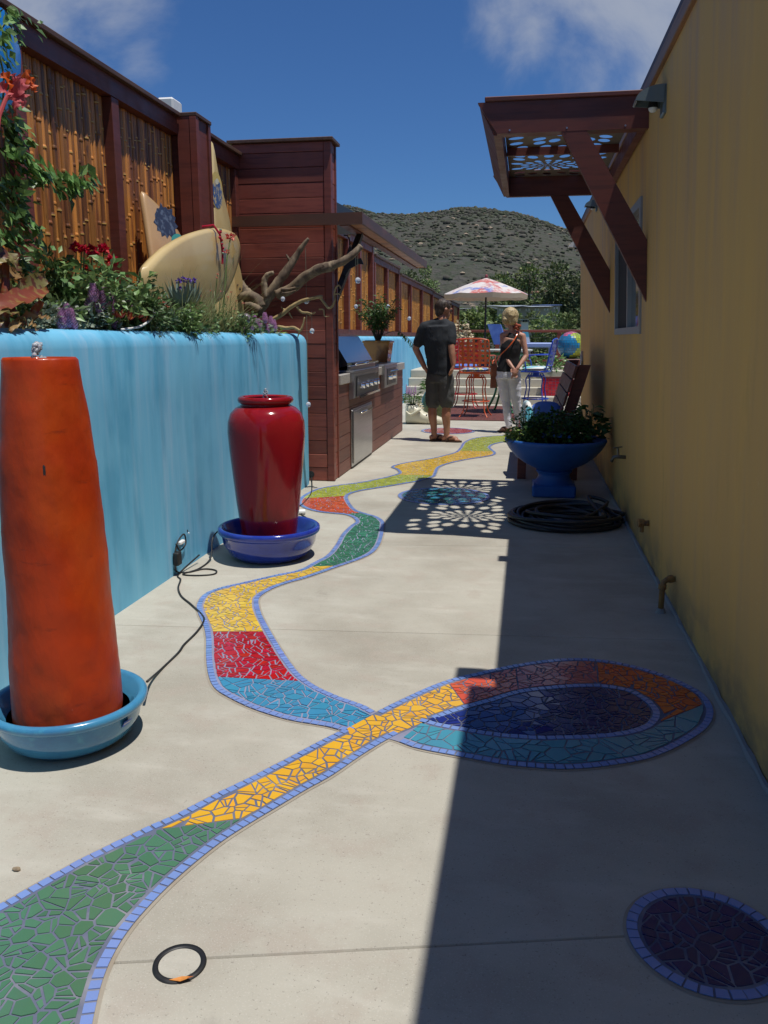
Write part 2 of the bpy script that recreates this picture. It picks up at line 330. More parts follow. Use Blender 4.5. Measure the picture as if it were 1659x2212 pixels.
_p = WATER.node_tree.nodes['Principled BSDF']; _p.inputs['Transmission Weight'].default_value = .62; _p.inputs['Roughness'].default_value = .05; _p.inputs['IOR'].default_value = 1.33; _p.inputs['Base Color'].default_value = (.95, .97, 1, 1)
CRYSTAL = bpy.data.materials.new('cut_crystal'); CRYSTAL.use_nodes = True
_p = CRYSTAL.node_tree.nodes['Principled BSDF']; _p.inputs['Transmission Weight'].default_value = .55; _p.inputs['Roughness'].default_value = .05; _p.inputs['IOR'].default_value = 1.6; _p.inputs['Base Color'].default_value = (.85, .9, 1, 1)
GLASS = mat('window_glass', (.015, .018, .022), .04, spec=.9, coat=.5); ALU = mat('grey_aluminium', (.34, .34, .35), .4, metal=.6); WHITE = mat('white_paint', (.75, .75, .73), .5); SCREEN = mat('insect_screen', (.012, .012, .014), .8)
SOIL = mat('potting_soil', (.045, .030, .020), .95, [((.08, .055, .035), 30, .5, .7, 4)])
BARK = mat('bark', (.11, .08, .055), .9, [((.06, .04, .03), (8, 8, 2), .45, .65, 5)]); STEM = mat('green_stem', (.09, .13, .035), .6)
DRIFT = mat('driftwood', (.20, .145, .09), .8, [((.09, .06, .04), (14, 14, 5), .45, .62, 6, .9), ((.38, .30, .20), (10, 10, 4), .55, .72, 5, .7)], bump=((40, 40, 14), .6, .006)); CURLY = mat('pale_twisted_wood', (.40, .29, .13), .75, [((.26, .18, .08), 20, .45, .65, 5)])
L_ROSE = leafmat('rose_leaf', (.135, .22, .072), .55, .025, .4); L_DARK = leafmat('dark_leaf', (.085, .145, .052), .6, .025, .45); L_GREY = leafmat('grey_green_leaf', (.24, .29, .215), .4, .02, .55); L_LIME = leafmat('bright_leaf', (.17, .25, .05), .4, .02); L_DARKLEAF = L_DARK
L_GRASS = leafmat('ornamental_grass_blade', (.17, .19, .08), .45, .03); L_HERB = leafmat('herb_leaf', (.045, .105, .022), .5, .03); L_VINE = leafmat('vine_leaf', (.16, .28, .085), .5, .02, .35); L_AGAVE = leafmat('succulent_leaf', (.17, .235, .20), .2, .02, .5, tr=.05)
L_RUST = leafmat('coral_succulent_leaf', (.42, .10, .035), .45, .05, .45, tr=.1)
CANNA = mat('canna_leaf', (.20, .17, .055), .42, [((.10, .022, .016), (3, 30, 30), .46, .58, 3, .9), ((.34, .28, .12), (2, 22, 22), .55, .68, 3, .8)], transl=.25); CANNA2 = mat('red_canna_leaf', (.24, .055, .025), .4, [((.30, .19, .05), (3, 26, 26), .50, .64, 3, .8)], transl=.25); CANNA3 = mat('dry_canna_leaf', (.38, .23, .085), .55, [((.26, .14, .06), (3, 24, 24), .46, .6, 3)], transl=.3)
F_RED = leafmat('red_petal', (.50, .010, .035), .3, .01, .5); F_LILAC = leafmat('lilac_petal', (.60, .34, .58), .3, .02, .6); F_ORANGE = leafmat('orange_petal', (.75, .20, .025), .2, .03, .5, tr=.35); F_PINK = leafmat('salmon_petal', (.62, .14, .12), .25, .02, .5, tr=.35); F_PURPLE = leafmat('violet_petal', (.12, .05, .38), .3, .02); F_CREAM = leafmat('cream_petal', (.60, .50, .33), .3, .02)
BOARD = mat('aged_surfboard_resin', (.62, .47, .22), .3, [((.52, .36, .15), 2.2, .45, .7, 5, .7)], coat=.3); BOARD2 = mat('tan_surfboard_resin', (.52, .32, .15), .35, [((.44, .25, .11), 3, .45, .7, 5, .7)], coat=.3); BLUEBOARD = mat('blue_surfboard_resin', (.012, .20, .58), .25, [((.03, .33, .62), (2, 2, .6), .5, .62, 2)], coat=.4)
INK = mat('blue_black_ink', (.03, .04, .075), .5, [((.10, .13, .19), 25, .5, .62, 4)]); INKBLUE = mat('wave_blue_ink', (.05, .11, .25), .5, [((.48, .40, .24), 22, .50, .56, 3)]); INKYEL = mat('yellow_ink', (.56, .42, .14), .5); INKTEAL = mat('teal_ink', (.05, .30, .27), .5)
SKIN = mat('tanned_skin', (.40, .19, .115), .5, [((.34, .14, .085), 9, .4, .7, 3)]); SKIN2 = mat('fair_skin', (.50, .27, .185), .5, [((.44, .20, .14), 9, .4, .7, 3)])
NAVYSHIRT = mat('dark_charcoal_cotton', (.016, .020, .026), .85, bump=((9, 9, 5), .7, .02)); SHORTS = mat('grey_cotton', (.065, .066, .066), .85, bump=((14, 14, 9), .6, .02)); BLACKTOP = mat('black_knit', (.008, .008, .010), .8, bump=((12, 12, 6), .5, .02)); WHITEPANT = mat('white_denim', (.66, .66, .72), .8, bump=((9, 9, 18), .7, .02))
HAIRB = mat('dark_brown_hair', (.035, .022, .014), .55, [((.10, .07, .05), (30, 30, 12), .5, .66, 3)], bump=((60, 60, 30), .8, .01)); HAIRY = mat('blonde_hair', (.52, .40, .20), .5, [((.30, .21, .10), (36, 36, 14), .48, .64, 3), ((.70, .60, .38), (30, 30, 10), .56, .7, 3)], bump=((50, 50, 20), .9, .012)); LEATHER = mat('tan_leather', (.20, .055, .022), .5); SANDAL = mat('brown_sandal', (.06, .03, .018), .6)
PLASTO = mat('orange_enamel', (.62, .10, .018), .3, coat=.3); PLASTR = mat('red_enamel', (.50, .012, .012), .3, coat=.3); PLASTB = mat('blue_enamel', (.014, .06, .46), .3, coat=.3); PLASTG = mat('green_enamel', (.015, .17, .05), .3, coat=.3)
STRIPE = mat('teal_white_stripe_cloth', (.10, .42, .52), .8, [((.72, .74, .72), (2, 30, 2), .48, .52, 0)]); PATTERN = mat('multicolour_cushion_cloth', (.10, .18, .42), .8, [((.60, .58, .42), (24, 24, 24), .5, .54, 1), ((.34, .42, .10), (18, 18, 18), .58, .62, 1)])
BLUECLOTH = mat('blue_canvas', (.07, .15, .48), .8, [((.13, .24, .60), 3, .4, .7, 3)]); LILACT = mat('periwinkle_slab', (.26, .36, .68), .5)
UMB = mat('watercolour_canvas', (.76, .70, .66), .8, [((.60, .12, .10), 2.6, .46, .60, 6, .9), ((.14, .22, .58), 1.4, .54, .62, 5, .95), ((.80, .76, .72), 7.0, .54, .64, 5, .75)], transl=.2); UMB_IN = mat('canvas_valance', (.66, .55, .38), .8, transl=.35)
POTY = mat('amber_glaze', (.36, .17, .03), .25, [((.14, .05, .015), (4, 4, 3), .46, .62, 6, .9)], coat=.4); OLIVE = mat('olive_glaze', (.10, .13, .018), .22, [((.05, .07, .012), 4, .45, .7, 5)], coat=.4); CREAMC = mat('cream_ceramic', (.66, .62, .47), .35, coat=.2); TERRA = mat('terracotta', (.32, .12, .06), .7)
STEPC = mat('step_concrete', (.52, .48, .39), .8, [((.42, .38, .30), 2, .45, .7, 5, .6)], bump=(120, .1, .002)); MATRED = mat('oxblood_deck', (.13, .035, .028), .7, [((.09, .025, .02), (40, 2, 2), .45, .6, 3)])
PIPE = mat('rusty_pipe', (.30, .16, .05), .6, [((.16, .08, .03), 20, .45, .65, 4)]); LAMPM = mat('grey_painted_metal', (.13, .17, .19), .4, coat=.2)

# ------------------------------------------------------------------ patio
def line_y(a, b, x): t = (x - a.x) / (b.x - a.x); return a.y + (b.y - a.y) * t
JOINTS = [(gz(245, 2080), gz(1350, 2022)), (gz(250, 1350), gz(1470, 1383)), (gz(835, 1177), gz(1374, 1184))]
XL, XR, GAP = -2.9, 1.2, .0016
base = MB().box(-3.2, 3.4, -2.5, 17.0, -.35, -.05)
patio = base.build('patio', DIRT, kind='structure')
cuts = [(-2.4, -2.4)] + [(line_y(a, b, XL), line_y(a, b, XR)) for a, b in JOINTS] + [(8.6, 8.6), (11.4, 11.3), (16.9, 16.9)]
for (l0, r0), (l1, r1) in zip(cuts[:-1], cuts[1:]):
    g0 = GAP; g1 = GAP; b = .0025
    P0 = [(XL, l0 + g0), (XR, r0 + g0), (XR, r1 - g1), (XL, l1 - g1)]; P1 = [(XL, l0 + g0 + b), (XR, r0 + g0 + b), (XR, r1 - g1 - b), (XL, l1 - g1 - b)]
    m = MB(); m.add([(*p, -.06) for p in P0] + [(*p, -.004) for p in P0] + [(*p, 0) for p in P1],
                    [(8, 9, 10, 11)] + [(i, (i + 1) % 4, 4 + (i + 1) % 4, 4 + i) for i in range(4)] + [(4 + i, 4 + (i + 1) % 4, 8 + (i + 1) % 4, 8 + i) for i in range(4)])
    m.build('slab', CONC, patio)
m = MB()
for (a, c) in ((9.2, 16.9),): m.box(XR + .004, 3.3, a, c, -.06, 0)
m.build('slab', CONC, patio)

# ------------------------------------------------------------------ mosaics
def clip(poly, px, py, nx, ny):
    """keep the side where (q-p).n <= 0"""
    out = []; n = len(poly)
    for i in range(n):
        a = poly[i]; b = poly[(i + 1) % n]; da = (a[0] - px) * nx + (a[1] - py) * ny; db = (b[0] - px) * nx + (b[1] - py) * ny
        if da <= 0: out.append(a)
        if (da < 0 < db) or (db < 0 < da): t = da / (da - db); out.append((a[0] + (b[0] - a[0]) * t, a[1] + (b[1] - a[1]) * t))
    return out
def area(p): return .5 * sum(p[i][0] * p[(i + 1) % len(p)][1] - p[(i + 1) % len(p)][0] * p[i][1] for i in range(len(p)))
def inside(p, poly):
    c = False; n = len(poly); j = n - 1
    for i in range(n):
        if (poly[i][1] > p[1]) != (poly[j][1] > p[1]) and p[0] < (poly[j][0] - poly[i][0]) * (p[1] - poly[i][1]) / (poly[j][1] - poly[i][1]) + poly[i][0]: c = not c
        j = i
    return c
def inset(poly, g):
    out = list(poly); n = len(poly)
    for i in range(n):
        a = poly[i]; b = poly[(i + 1) % n]; dx = b[0] - a[0]; dy = b[1] - a[1]; l = math.hypot(dx, dy)
        if l < 1e-6: continue
        nx, ny = dy / l, -dx / l                      # outward for ccw
        out = clip(out, a[0] - nx * g, a[1] - ny * g, nx, ny)
        if len(out) < 3: return []
    return out
def clean(p, eps=.0012):
    out = []
    for q in p:
        if not out or math.hypot(q[0] - out[-1][0], q[1] - out[-1][1]) > eps: out.append(q)
    while len(out) > 2 and math.hypot(out[0][0] - out[-1][0], out[0][1] - out[-1][1]) <= eps: out.pop()
    return out
def fill_region(poly, sp, g, rg, split=.55):
    """broken-tile polygons that fill a region with grout gaps"""
    if area(poly) < 0: poly = poly[::-1]
    xs = [p[0] for p in poly]; ys = [p[1] for p in poly]; ang = rg.uniform(0, 1.5); ca, sa = math.cos(ang), math.sin(ang)
    mx, my = (min(xs) + max(xs)) / 2, (min(ys) + max(ys)) / 2; ext = math.hypot(max(xs) - min(xs), max(ys) - min(ys)) / 2 + sp * 2
    sites = []; k = int(ext / sp) + 1; grid = {}
    for i in range(-k, k + 1):
        for j in range(-k, k + 1):
            u = (i + rg.uniform(-.46, .46)) * sp; v = (j + rg.uniform(-.46, .46)) * sp; p = (mx + u * ca - v * sa, my + u * sa + v * ca)
            if min(xs) - 2 * sp < p[0] < max(xs) + 2 * sp and min(ys) - 2 * sp < p[1] < max(ys) + 2 * sp: grid.setdefault((int(p[0] // sp), int(p[1] // sp)), []).append(p); sites.append(p)
    n = len(poly); edges = [(poly[i], poly[(i + 1) % n]) for i in range(n)]
    def edge_clip(cell, e):
        a, b = e; dx, dy = b[0] - a[0], b[1] - a[1]; l = math.hypot(dx, dy)
        return clip(cell, a[0], a[1], dy / l, -dx / l) if l > 1e-7 else cell
    def sd(p, e):
        a, b = e; dx, dy = b[0] - a[0], b[1] - a[1]; t = max(0, min(1, ((p[0] - a[0]) * dx + (p[1] - a[1]) * dy) / (dx * dx + dy * dy + 1e-12)))
        return math.hypot(a[0] + dx * t - p[0], a[1] + dy * t - p[1])
    res = []; ins = {id(q): inside(q, poly) for q in sites}
    for s in sites:
        if not ins[id(s)]: continue
        c = [(s[0] - 2 * sp, s[1] - 2 * sp), (s[0] + 2 * sp, s[1] - 2 * sp), (s[0] + 2 * sp, s[1] + 2 * sp), (s[0] - 2 * sp, s[1] + 2 * sp)]
        gi, gj = int(s[0] // sp), int(s[1] // sp)
        for i in range(gi - 3, gi + 4):
            for j in range(gj - 3, gj + 4):
                for q in grid.get((i, j), ()):
                    if q is s: continue
                    dx, dy = q[0] - s[0], q[1] - s[1]
                    if ins[id(q)]: c = clip(c, s[0] + dx / 2, s[1] + dy / 2, dx, dy)
                    if len(c) < 3: break
        near = [e for e in edges if sd(s, e) < sp * 2.2]
        if near:
            c = edge_clip(c, min(near, key=lambda e: sd(s, e))) if sd(s, min(near, key=lambda e: sd(s, e))) < sp * 1.3 else c
            for _ in range(4):
                bad = [v for v in c if not inside((v[0] + (s[0] - v[0]) * .02, v[1] + (s[1] - v[1]) * .02), poly)]
                if not bad or len(c) < 3: break
                c = edge_clip(c, min(near, key=lambda e: sd(bad[0], e)))
        if len(c) < 3: continue
        if near:
            def pull(v):
                if inside(v, poly): return v
                (a, b) = min(near, key=lambda e: sd(v, e)); dx, dy = b[0] - a[0], b[1] - a[1]; t = max(0, min(1, ((v[0] - a[0]) * dx + (v[1] - a[1]) * dy) / (dx * dx + dy * dy + 1e-12))); return (a[0] + dx * t, a[1] + dy * t)
            c = clean([pull(v) for v in c])
            if len(c) < 3 or area(c) < 1e-5: continue
        stack = [(c, 0)]
        while stack:
            q, d = stack.pop(); A = abs(area(q))
            if d < 2 and A > sp * sp * .42 and rg.random() < (split if d == 0 else split * .45):
                cx = sum(v[0] for v in q) / len(q) + rg.uniform(-.15, .15) * sp; cy = sum(v[1] for v in q) / len(q) + rg.uniform(-.15, .15) * sp; a = rg.uniform(0, math.pi); nx, ny = math.cos(a), math.sin(a)
                q1 = clip(q, cx, cy, nx, ny); q2 = clip(q, cx, cy, -nx, -ny)
                if len(q1) > 2 and len(q2) > 2: stack += [(q1, d + 1), (q2, d + 1)]; continue
            w = clean(inset(clean(q), g * rg.uniform(.7, 1.5)))
            if len(w) > 2 and abs(area(w)) > sp * sp * .03: res.append(w)
    return res
def screen_size(p, a): return a / ((p[0] ** 2 + p[1] ** 2 + 1.69) ** 1.5)      # foreshortened area
def emit_tiles(name, tiles, parent, z0, rg, limit=300):
    """tiles: (polygon, material); the largest ones in view are objects, the rest one joined part"""
    def vis(p):
        c = (sum(v[0] for v in p) / len(p), sum(v[1] for v in p) / len(p)); d = RC.transposed() @ (Vector((*c, 0)) - ORG)
        x = CX + F_PX * d.x / -d.z; y = CY - F_PX * d.y / -d.z; s = screen_size(c, abs(area(p)))
        return s if (d.z < 0 and -20 < x < 1680 and y < 2230) else s * .02
    tiles = sorted(tiles, key=lambda t: -vis(t[0])); rest = MB(); mats = []
    for i, (p, m) in enumerate(tiles):
        if area(p) < 0: p = p[::-1]
        top = z0 + .0026 + rg.uniform(-.0006, .0006); tl = (rg.uniform(-.018, .018), rg.uniform(-.018, .018))
        if i < limit:
            q = MB(); q.prism(p, z0, top, tl); c = WLOC[parent.name]; q.build(name, m, parent)
        else:
            if m not in mats: mats.append(m)
            rest.cur = mats.index(m); rest.prism(p, z0, top, tl)
    if rest.v: rest.build(name + '_field', mats, parent, kind='stuff')
def row_tiles(c0, c1, pitch, gap, rg, mt, keep=lambda f: True):
    """square tiles between two matched curves (lists of 2d points)"""
    mid = [((a[0] + b[0]) / 2, (a[1] + b[1]) / 2) for a, b in zip(c0, c1)]; acc = [0]
    for i in range(1, len(mid)): acc.append(acc[-1] + math.hypot(mid[i][0] - mid[i - 1][0], mid[i][1] - mid[i - 1][1]))
    def at(c, s):
        j = 0
        lo, hi = 0, len(acc) - 1
        while hi - lo > 1:
            mdx = (lo + hi) // 2
            if acc[mdx] <= s: lo = mdx
            else: hi = mdx
        t = (s - acc[lo]) / max(1e-9, acc[hi] - acc[lo]); return (c[lo][0] + (c[hi][0] - c[lo][0]) * t, c[lo][1] + (c[hi][1] - c[lo][1]) * t), lo + t
    out = []; s = 0
    while s < acc[-1] - pitch * .6:
        e = min(acc[-1], s + pitch * rg.uniform(.9, 1.1)); a = s + gap * rg.uniform(.6, 1.3); b = e
        (p0, f), (p1, _), (q0, _), (q1, _) = at(c0, a), at(c0, b), at(c1, a), at(c1, b)
        if keep(f): out.append(([p0, p1, q1, q0], mt))
        s = e
    return out
PATH=[(-1.293,1.303,-0.745,1.167),(-1.232,1.422,-0.784,1.252),(-1.170,1.532,-0.823,1.377),(-1.123,1.624,-0.834,1.490),(-1.072,1.723,-0.820,1.611),(-1.016,1.811,-0.791,1.729),(-0.967,1.885,-0.749,1.850),(-0.914,1.957,-0.701,1.948),(-0.848,2.070,-0.650,2.039),(-0.778,2.176,-0.592,2.144),(-0.698,2.310,-0.537,2.234),(-0.631,2.426,-0.472,2.372),(-0.572,2.522,-0.403,2.497),(-0.479,2.681,-0.323,2.599),(-0.393,2.820,-0.232,2.700),(-0.273,2.985,-0.158,2.770),(-0.160,3.083,-0.084,2.833),(-0.032,3.181,0.029,2.933),(0.087,3.254,0.139,2.985),(0.223,3.308,0.236,3.019),(0.343,3.314,0.326,3.034),(0.463,3.274,0.412,3.011),(0.574,3.198,0.452,2.960),(0.654,3.104,0.475,2.908),(0.696,3.010,0.484,2.856),(0.696,2.885,0.476,2.803),(0.653,2.761,0.450,2.748),(0.572,2.647,0.408,2.703),(0.474,2.542,0.337,2.660),(0.392,2.480,0.250,2.629),(0.257,2.417,0.152,2.605),(0.155,2.388,0.091,2.593),(0.065,2.382,-0.000,2.589),(-0.025,2.386,-0.074,2.593),(-0.124,2.405,-0.156,2.608),(-0.207,2.421,-0.252,2.629),(-0.312,2.446,-0.313,2.654),(-0.402,2.491,-0.405,2.671),(-0.552,2.519,-0.479,2.681),(-0.635,2.546,-0.543,2.731),(-0.773,2.572,-0.644,2.786),(-0.913,2.630,-0.738,2.854),(-1.030,2.704,-0.819,2.938),(-1.120,2.781,-0.882,3.030),(-1.193,2.902,-0.959,3.159),(-1.274,3.085,-1.048,3.320),(-1.347,3.270,-1.131,3.476),(-1.420,3.427,-1.217,3.646),(-1.515,3.596,-1.283,3.808),(-1.574,3.729,-1.303,3.913),(-1.600,3.894,-1.280,4.047),(-1.556,4.017,-1.230,4.158),(-1.463,4.136,-1.164,4.258),(-1.352,4.281,-1.100,4.380),(-1.239,4.414,-1.035,4.518),(-1.197,4.582,-0.957,4.673),(-1.159,4.761,-0.899,4.841),(-1.164,5.022,-0.886,5.030),(-1.188,5.307,-0.903,5.269),(-1.184,5.580,-0.937,5.528),(-1.172,5.704,-0.972,5.738),(-1.224,5.848,-1.050,5.903),(-1.305,5.940,-1.161,6.013),(-1.403,5.967,-1.250,6.115),(-1.515,6.003,-1.331,6.306),(-1.647,6.105,-1.399,6.512),(-1.750,6.265,-1.429,6.637),(-1.797,6.444,-1.435,6.772),(-1.811,6.674,-1.386,6.914),(-1.768,6.966,-1.293,7.046),(-1.629,7.178,-1.150,7.221),(-1.472,7.347,-1.038,7.381),(-1.323,7.596,-0.946,7.510),(-1.218,7.833,-0.836,7.765),(-1.203,7.972,-0.831,7.989),(-1.263,8.171,-0.841,8.223),(-1.328,8.289,-0.832,8.424),(-1.314,8.445,-0.749,8.699),(-1.193,8.700,-0.582,9.005),(-1.003,8.991,-0.431,9.205),(-0.854,9.315,-0.331,9.379),(-0.775,9.581,-0.314,9.594),(-0.756,9.989,-0.378,9.914),(-0.749,10.505,-0.396,10.120),(-0.655,10.955,-0.344,10.422),(-0.472,11.208,-0.166,10.713),(-0.219,11.374,0.059,10.879)]
SUB = 8
def curve2(idx): return [(v[0], v[1]) for v in cr([(p[idx], p[idx + 1], 0) for p in PATH], SUB)]
LO, RO = curve2(0), curve2(2)
def offs(c, d):
    out = []
    for i in range(len(c)):
        a = c[max(0, i - 1)]; b = c[min(len(c) - 1, i + 1)]; dx, dy = b[0] - a[0], b[1] - a[1]; l = math.hypot(dx, dy) or 1; out.append((c[i][0] + dy / l * d, c[i][1] - dx / l * d))
    return out
BW = .0265
LI, RI = offs(LO, BW), offs(RO, -BW)
LG, RG_ = offs(LO, BW + .004), offs(RO, -BW - .004)
_l, _r = offs(LO, .003), offs(RO, -.003)
for i in range(int(12.2 * SUB), int(13.0 * SUB)): LG[i] = _l[i]
for i in range(int(12.2 * SUB), int(13.5 * SUB)): RG_[i] = _r[i]
mrg = random.Random(21)
path = thing('mosaic_path', (-.7, 3.0, 0), 'long winding broken-tile mosaic ribbon set in the concrete with periwinkle borders', 'mosaic')
def region(sl0, sr0, sl1, sr1):
    i = lambda s: int(round(s * SUB)); L = LG[i(sl0):i(sl1) + 1]; Rr = RG_[i(sr0):i(sr1) + 1]; return Rr + L[::-1]
tiles = []
SEGS = [(0, 0, 6.15, 6.95, T_GREEN, .043), (6.15, 6.95, 15.05, 15.0, T_YEL, .042), (15.05, 15.0, 17.1, 17.0, T_ORG, .040), (17.1, 17.0, 19.9, 19.9, T_PINK, .044), (19.9, 19.9, 24.65, 25.5, T_ORG, .042), (24.65, 25.5, 36.75, 35.9, T_TEAL, .058),
        (38.05, 38.05, 43.73, 41.76, T_BLUE, .046), (43.73, 41.76, 46.48, 45.6, T_RED, .042), (46.48, 45.6, 54.45, 53.95, T_YEL2, .044), (54.45, 53.95, 62.0, 62.25, T_GRN2, .046), (62, 62.25, 67.3, 66.25, T_CORAL, .047), (67.3, 66.25, 73.0, 73.4, T_LIME, .050), (73, 73.4, 81.25, 81.25, T_YEL2, .058), (81.25, 81.25, 86, 86, T_LIME, .06)]
for (a, b, c, d, m, sp) in SEGS:
    for p in fill_region(region(a, b, c, d), sp * 1.02, .0026, mrg, .78): tiles.append((p, m))
bt = row_tiles(LO, offs(LO, BW - .003), .0285, .0052, mrg, T_BORD, lambda f: not (12.2 * SUB < f < 12.95 * SUB or 36.5 * SUB < f < 37.95 * SUB))
bt += row_tiles(RO, offs(RO, -BW + .003), .0285, .0052, mrg, T_BORD, lambda f: not (12.15 * SUB < f < 13.55 * SUB or 36.0 * SUB < f < 38.0 * SUB))
def strip(c0, c1, z, i0, i1):
    m = MB(); n = i1 - i0 + 1; m.add([(*p, z) for p in c0[i0:i1 + 1]] + [(*p, z) for p in c1[i0:i1 + 1]], [(k, n + k, n + k + 1, k + 1) for k in range(n - 1)]); return m
strip(LO, RO, .0042, 0, 36 * SUB).build('grout', GROUT, path)
strip(LO, RO, .0034, 36 * SUB, 86 * SUB).build('grout', GROUT_L, path)
strip(offs(LO, -.009), offs(RO, .009), .0016, 0, 36 * SUB).build('sealed_edge', SEAL, path)
strip(offs(LO, -.009), offs(RO, .009), .0009, 36 * SUB, 86 * SUB).build('sealed_edge', SEAL, path)
emit_tiles('tile', tiles, path, .0036, mrg); emit_tiles('border_tile', bt, path, .0036, mrg)
# inlay inside the loop
inl = thing('mosaic_inlay', (.1, 2.8, 0), 'dark navy leaf-shaped tile inlay inside the loop of the mosaic ribbon', 'mosaic')
eye = [RO[i] for i in range(int(14.2 * SUB), 36 * SUB)]
eye_in = offs(eye, .004)
mm = MB(); mm.add([(*p, .0026) for p in eye], [tuple(range(len(eye)))]); mm.build('grout', GROUT, inl)
et = [(p, T_NAVY if (sum(v[0] for v in p) / len(p) + mrg.uniform(-.06, .06)) < .12 else T_DARK) for p in fill_region(eye_in, .043, .0028, mrg)]
emit_tiles('tile', et, inl, .0026, mrg)
def medallion(name, label, c, r, ry, sp, mt, bw, pitch, seed, mt2=None, grout=GROUT):
    rg = random.Random(seed); t = thing(name, (c[0], c[1], 0), label, 'mosaic'); n = 72
    cp = lambda k, q: (c[0] + math.cos(k) * (r - q), c[1] + math.sin(k) * (ry - q)); ks = [2 * math.pi * i / n for i in range(n + 1)]
    m = MB(); m.add([(*cp(k, 0), .0034) for k in ks[:-1]], [tuple(range(n))]); m.build('grout', grout, t)
    m = MB(); m.add([(*cp(k, -.008), .0014) for k in ks[:-1]], [tuple(range(n))]); m.build('sealed_edge', SEAL, t)
    emit_tiles('border_tile', row_tiles([cp(k, 0) for k in ks], [cp(k, bw - .003) for k in ks], pitch, .004, rg, T_BORD), t, .0028, rg)
    tl = [(p, mt if (mt2 is None or rg.random() < .65) else mt2) for p in fill_region([cp(k, bw + .004) for k in ks[:-1]], sp, .0026, rg)]
    emit_tiles('tile', tl, t, .0028, rg); return t
medallion('mosaic_medallion', 'round indigo tile medallion with periwinkle rim in the shade at the lower right', (.437, 1.69), .172, .172, .040, T_DARK, .0265, .029, 3)
medallion('mosaic_medallion', 'aqua and blue tile medallion lying under the dappled awning shadow', (-.645, 6.82), .385, .385, .052, T_AQUA, .03, .034, 4, T_BLUE)
medallion('mosaic_medallion', 'rose red tile medallion on the patio behind the standing man', (-1.07, 11.79), .385, .40, .07, T_MAGENTA, .035, .06, 5, grout=GROUT_L)
# ring set in the floor
c = gz(388, 2083); t = thing('floor_light', (c.x, c.y, 0), 'black ring of a small round floor light set in the concrete', 'floor light')
m = MB(); n = 48
ring = []
for k in range(n):
    a = 2 * math.pi * k / n
    for (r, z) in ((.0565, 0), (.0552, .0050), (.0445, .0042), (.0430, .0006)): ring.append((c.x + r * math.cos(a), c.y + r * math.sin(a), z))
m.add(ring, [(k * 4 + j, ((k + 1) % n) * 4 + j, ((k + 1) % n) * 4 + j + 1, k * 4 + j + 1) for k in range(n) for j in range(3)]); m.build('ring', BLACK, t, smooth=True)
m = MB(); m.add([(c.x + .0440 * math.cos(2 * math.pi * k / n), c.y + .0440 * math.sin(2 * math.pi * k / n), .0022) for k in range(n)], [tuple(range(n))]); m.build('cap', CONC, t)
lf = gz(378, 2122); m = MB(); m.leaf((lf.x - .012, lf.y - .003, .007), (1, .22, .05), .052, .014, up=(0, 0, 1), curl=-.08)
m.build('fallen_leaf', mat('dry_orange_leaf', (.62, .24, .05), .6, [((.40, .12, .03), 60, .5, .65, 3)]), label='narrow orange and yellow fallen leaf on the rim of the floor light', cat='leaf', loc=(lf.x, lf.y, 0))
def pebble(px, py, r, label):
    p = gz(px, py); MB().ball((p.x, p.y, r * .35), r, 7, 5, (1.2, .8, .5), .25).build('pebble', DRIFT, label=label, cat='pebble', loc=(p.x, p.y, 0))
pebble(36, 1880, .010, 'small flat pale pebble left of the green mosaic tiles'); pebble(602, 1216, .012, 'small brown pebble on the concrete in front of the dark blue bowl')

# ------------------------------------------------------------------ yellow building on the right (its face leans in slightly)
WX = lambda z: .75 - .05 * z
def wpt(px, py): r = ray(px, py); return ORG + r * ((.75 - .05 * CAM_H) / (r.x + .05 * r.z))
bld = thing('yellow_building', (.75, 5.0, 0), 'ochre plastered building along the right side with streaked wall and flat roof', 'building')
wy0, wy1 = wpt(1387, 560).y, wpt(1331, 620).y
wz0, wz1 = 1.325, 2.12
YE = 11.29; YS = -1.6; TOP = 2.69
def wallpiece(m, y0, y1, z0, z1, back=.16):
    m.hexa([(WX(z0), y0, z0), (WX(z0) + back, y0, z0), (WX(z0) + back, y1, z0), (WX(z0), y1, z0), (WX(z1), y0, z1), (WX(z1) + back, y0, z1), (WX(z1) + back, y1, z1), (WX(z1), y1, z1)])
m = MB(); wallpiece(m, YS, wy0, -.05, TOP); wallpiece(m, wy1, YE, -.05, TOP); wallpiece(m, wy0, wy1, -.05, wz0); wallpiece(m, wy0, wy1, wz1, TOP)
m.build('wall', OCHRE, bld)
m = MB(); m.box(.92, 4.5, YE - .16, YE, -.05, TOP); m.box(.92, 4.5, YS, YS + .16, -.05, TOP); m.box(4.34, 4.5, YS + .16, YE - .16, -.05, TOP); m.build('wall', OCHRE, bld)
m = MB(); m.box(.60, 4.6, YS - .04, YE + .04, TOP, TOP + .03); m.build('roof', CAP, bld)
MB().box(.598, .632, 2.86, YE + .05, TOP - .075, TOP - .002, .004).build('roof_trim', mat('roof_trim_paint', (.30, .15, .07), .55, [((.22, .10, .05), (20, 2, 20), .45, .65, 4)]), bld)
MB().box(.58, 4.5, YS - .02, 2.60, TOP + .031, 3.02).build('parapet', OCHRE, bld)
